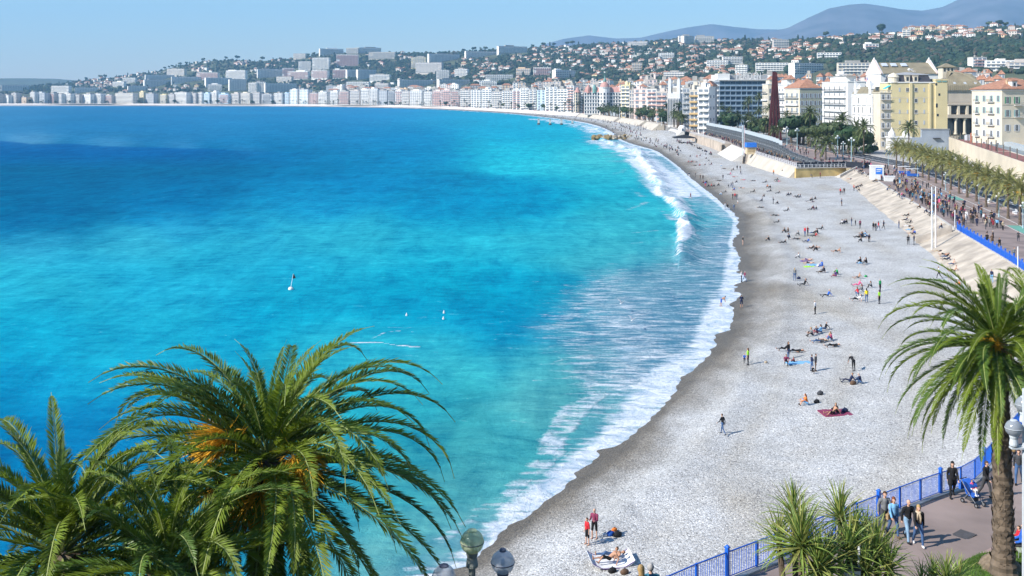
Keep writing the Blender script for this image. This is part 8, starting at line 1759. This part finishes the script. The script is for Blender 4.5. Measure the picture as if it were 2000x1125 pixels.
def bench():
    p = P(1993, 1082, 10.3); t = thing('park_bench', 'pale green bench with seated man and child at the right edge', 'bench', tuple(p), math.radians(75)); gm = mat('bench_green', (.32, .36, .27), .6, .1, 3)
    for i in range(4): mb = MB(); mb.box(-.9, .9, -.25 + i * .13, -.14 + i * .13, .42, .455); mb.obj('seat_slat', gm, t)
    for i in range(4): mb = MB(); mb.box(-.9, .9, -.34 - i * .03, -.31 - i * .03, .5 + i * .12, .59 + i * .12); mb.obj('back_slat', gm, t)
    for x in (-.75, .75): mb = MB(); mb.tube([(x, .22, 0), (x, .2, .41), (x, -.28, .41), (x, -.42, .98)], .025, 5); mb.tube([(x, -.28, .41), (x, -.34, 0)], .025, 5); mb.obj('leg', mat('lamp_iron', (.20, .22, .20)), t)
    R_ = Matrix.Translation(p) @ Matrix.Rotation(math.radians(75), 4, 'Z')
    near_person(R_ @ Vector((-.35, 0, 0)), 'bench', math.radians(75), 'person in a blue shirt sitting on the pale bench at the right edge', 'blue', 'dark grey', 'black', s=1.0, topname='shirt')
    near_person(R_ @ Vector((.2, .05, .12)), 'bench', math.radians(75), 'small child in a red top sitting on the pale bench at the right edge', 'red', 'black', 'brown', s=.66, topname='shirt')
bench()
# ------------------------------------------------------------------ towels and bags on the shingle
def towel(px, py, c, lab, w_=.9, l=1.8, rz=0.1):
    p = ground_pt(px, py); t = MB(); n = 6; r = random.Random(int(px))
    for i in range(n): z0, z1 = r.uniform(.03, .07), 0; t.box(-l / 2 + l * i / n, -l / 2 + l * (i + 1) / n - .0, -w_ / 2, w_ / 2, -.05, .05 + .02 * (i % 2))
    tag(t.obj('towel', cloth(c), None, tuple(p), rz), lab, 'towel')
towel(1560, 709, 'light blue', 'light blue towel beside the crouching family on the shingle', 1.0, 2.4); towel(1590, 517, 'light blue', 'turquoise towel under the sunbathers right of the breaking wave', 1.0, 2.0); towel(1581, 521, 'lime', 'lime green towel next to the turquoise towel', .8, 1.6); towel(1632, 807, 'maroon', 'maroon blanket under the couple at the lower beach', 1.8, 2.4); towel(1573, 510, 'purple', 'purple towel above the turquoise towel', .8, 1.6)
def bag(px, py, c, lab, s=.4):
    p = ground_pt(px, py); t = thing('bag', lab, 'bag', tuple(p), .4); mb = MB(); mb.lathe([(.6, 0), (.75, .25), (.7, .6), (.45, .85), (.1, .95), (.001, .96)], 9); s *= .75; mb.v = [(x * s * 1.2, y * s * .7, z * s) for x, y, z in mb.v]; mb.obj('body', cloth(c), t, smooth=True)
    mb = MB(); mb.tube([(-.3 * s, 0, .8 * s), (0, 0, 1.15 * s), (.3 * s, 0, .8 * s)], .02, 5); mb.obj('strap', cloth('black'), t)
bag(1192, 1046, 'blue', 'blue rucksack lying behind the two youngsters'); bag(1182, 1047, 'white', 'white bag lying left of the blue rucksack', .3); bag(1176, 1058, 'white', 'small white bag near the feet of the youngster in red', .25); bag(1200, 1037, 'orange', 'orange ball bag on top of the dark pile by the rucksack', .3); bag(1206, 1048, 'black', 'black bag right of the blue rucksack', .45)
bag(1196, 1118, 'black', 'black bag at the near side of the white mat', .4); bag(1220, 1121, 'brown', 'brown bag at the right end of the white mat', .4); bag(1496, 709, 'beige', 'small pale bag right of the person in lime', .3); bag(1666, 751, 'brown', 'olive bag between the two people in navy', .5); bag(1650, 805, 'navy', 'dark bag right of the couple on the maroon blanket', .5); bag(1595, 787, 'black', 'dark bag right of the reader in orange', .45); bag(1602, 771, 'dark grey', 'grey heap of clothes behind the reader in orange', .5); bag(1560, 545, 'navy', 'navy rucksack beside the person in grey', .5); bag(1691, 541, 'green', 'dark green bag right of the bare chested sitter', .4)

# ------------------------------------------------------------------ street furniture and parked cars
def white_bench(i, d):
    p, h = main_at(s_of_d(d), 15.6); t = thing('bench', 'white bench between palm trunks on the kerb strip', 'bench', tuple(p), h + math.pi / 2, 'white benches under the palm row')
    for k in range(3): mb = MB(); mb.box(-.9, .9, -.25 + k * .17, -.11 + k * .17, .42, .46); mb.obj('seat_slat', wm, t)
    for k in range(2): mb = MB(); mb.box(-.9, .9, -.34, -.31, .55 + k * .2, .68 + k * .2); mb.obj('back_slat', wm, t)
    for x in (-.7, .7): mb = MB(); mb.box(x - .04, x + .04, -.32, .2, 0, .42); mb.obj('leg', wm, t)
for i, d in enumerate((152, 167, 184, 203, 224, 247, 272)): white_bench(i, d)
def car_mesh(c):
    mb = MB(); S_ = [(-2.1, .35), (-2.1, .8), (-1.9, .95), (-1.2, 1.0), (-.75, 1.45), (.75, 1.5), (1.35, 1.0), (2.0, .85), (2.1, .35)]; n = len(S_)
    mb.add([(x, -.82 + (.12 if z > 1.1 else 0), z) for x, z in S_] + [(x, .82 - (.12 if z > 1.1 else 0), z) for x, z in S_], [(i, n + i, n + i + 1, i + 1) for i in range(n - 1)] + [tuple(range(n)), tuple(range(2 * n - 1, n - 1, -1)), (0, n - 1, 2 * n - 1, n)], 0)
    mb.box(-.7, .75, -.79, .79, 1.06, 1.36, 1)
    for x in (-1.3, 1.3):
        for y in (-.8, .8): mb.tube([(x, y - .1, .33), (x, y + .1, .33)], .33, 10, 2)
    return mb.mesh('parked_car', [mat('car_paint_' + c.replace(' ', '_'), CLO[c], .3, .05, 2, spec=.5), GLS, cloth('black')])
CM = [(car_mesh(c), c) for c in ('white', 'grey', 'black', 'navy', 'dark red')]
r6 = random.Random(8)
for i in range(34):
    px = 880 + i * 8.2 + r6.uniform(-1.5, 1.5); d = sf_depth(px) - 24; p = PD(px, d, 5.0); me, c = r6.choice(CM); zn = 'left of pink dome' if px > 1020 else 'mid bay seafront'
    tag(link('parked_car', me, None, p, (0, 0, r6.uniform(-.2, .2) - .4)), '%s car parked on the far promenade road, %s' % (c, zn), 'car', 'cars parked along the far seafront')
def stall(px, py, lab):
    p = P(px, py, 4.85); t = thing('market_stall', lab, 'stall', tuple(p), -.2); mb = MB(); mb.box(-1.6, 1.6, -.8, .8, .75, .85); mb.box(-1.6, 1.6, -.8, -.76, .2, .75); mb.obj('table', cloth('blue'), t)
    for x in (-1.4, 1.4): mb = MB(); mb.tube([(x, .6, 0), (x, .6, 2.2)], .04, 5); mb.obj('pole', wm, t)
    mb = MB(); mb.box(-1.7, 1.7, -.9, .9, 2.2, 2.28); mb.obj('canopy', cloth('white'), t)
stall(1766, 340, 'blue covered stall table under the far end of the palm row'); stall(1782, 345, 'second blue stall table just nearer along the palm row')
t = thing('signboard', 'small white sign box on a post among the strap leaved shrubs', 'sign', tuple(PD(1668, 25.0, hz(0, 25)))); zz = HC - (1112 - HOR) * 25 / FP - hz(0, 25)
mb = MB(); mb.tube([(.12, 0, 0), (.12, 0, zz + .55)], .03, 6); mb.obj('post', wm, t); mb = MB(); mb.box(-.22, .12, -.12, .1, zz - .25, zz + .02); mb.obj('box', white_p, t); mb = MB(); mb.box(-.24, .14, -.14, .12, zz + .02, zz + .08); mb.obj('lid', cloth('dark grey'), t)
g = ground_pt(1880, 1046); mb = MB(); mb.box(-.55, .55, -.35, .35, -.02, .012); mb.box(-.48, .48, -.28, .28, .012, .018); tag(mb.obj('manhole_cover', mat('iron_cover', (.07, .065, .065), .7, .2, 6), None, tuple(g), .7), 'dark rectangular manhole cover in the promenade paving', 'manhole cover')
bpy.data.scenes.remove(TS)
# ------------------------------------------------------------------ every label singles out one thing
_o = 'second third fourth fifth sixth seventh eighth ninth tenth eleventh twelfth thirteenth fourteenth fifteenth sixteenth seventeenth eighteenth nineteenth twentieth'.split()
ORD = ['leftmost'] + [w_ + '-from-left' for w_ in _o + ['twenty-' + w_ for w_ in ['first'] + _o[:8]]]
def finish_labels():
    by = {}
    for o, lab, px in ALL: by.setdefault(lab, []).append((px[0], o))
    for lab, L in by.items():
        if len(L) == 1: continue
        L.sort(key=lambda a: a[0]); n = len(L)
        for i, (x, o) in enumerate(L):
            w_ = 'rightmost' if i == n - 1 else ORD[i] if i < len(ORD) else '%d-from-left' % (i + 1)
            o['label'] = ('%s, %s of %d' % (lab, w_, n)) if n > 2 else '%s, %s one' % (lab, 'left' if i == 0 else 'right')
finish_labels()
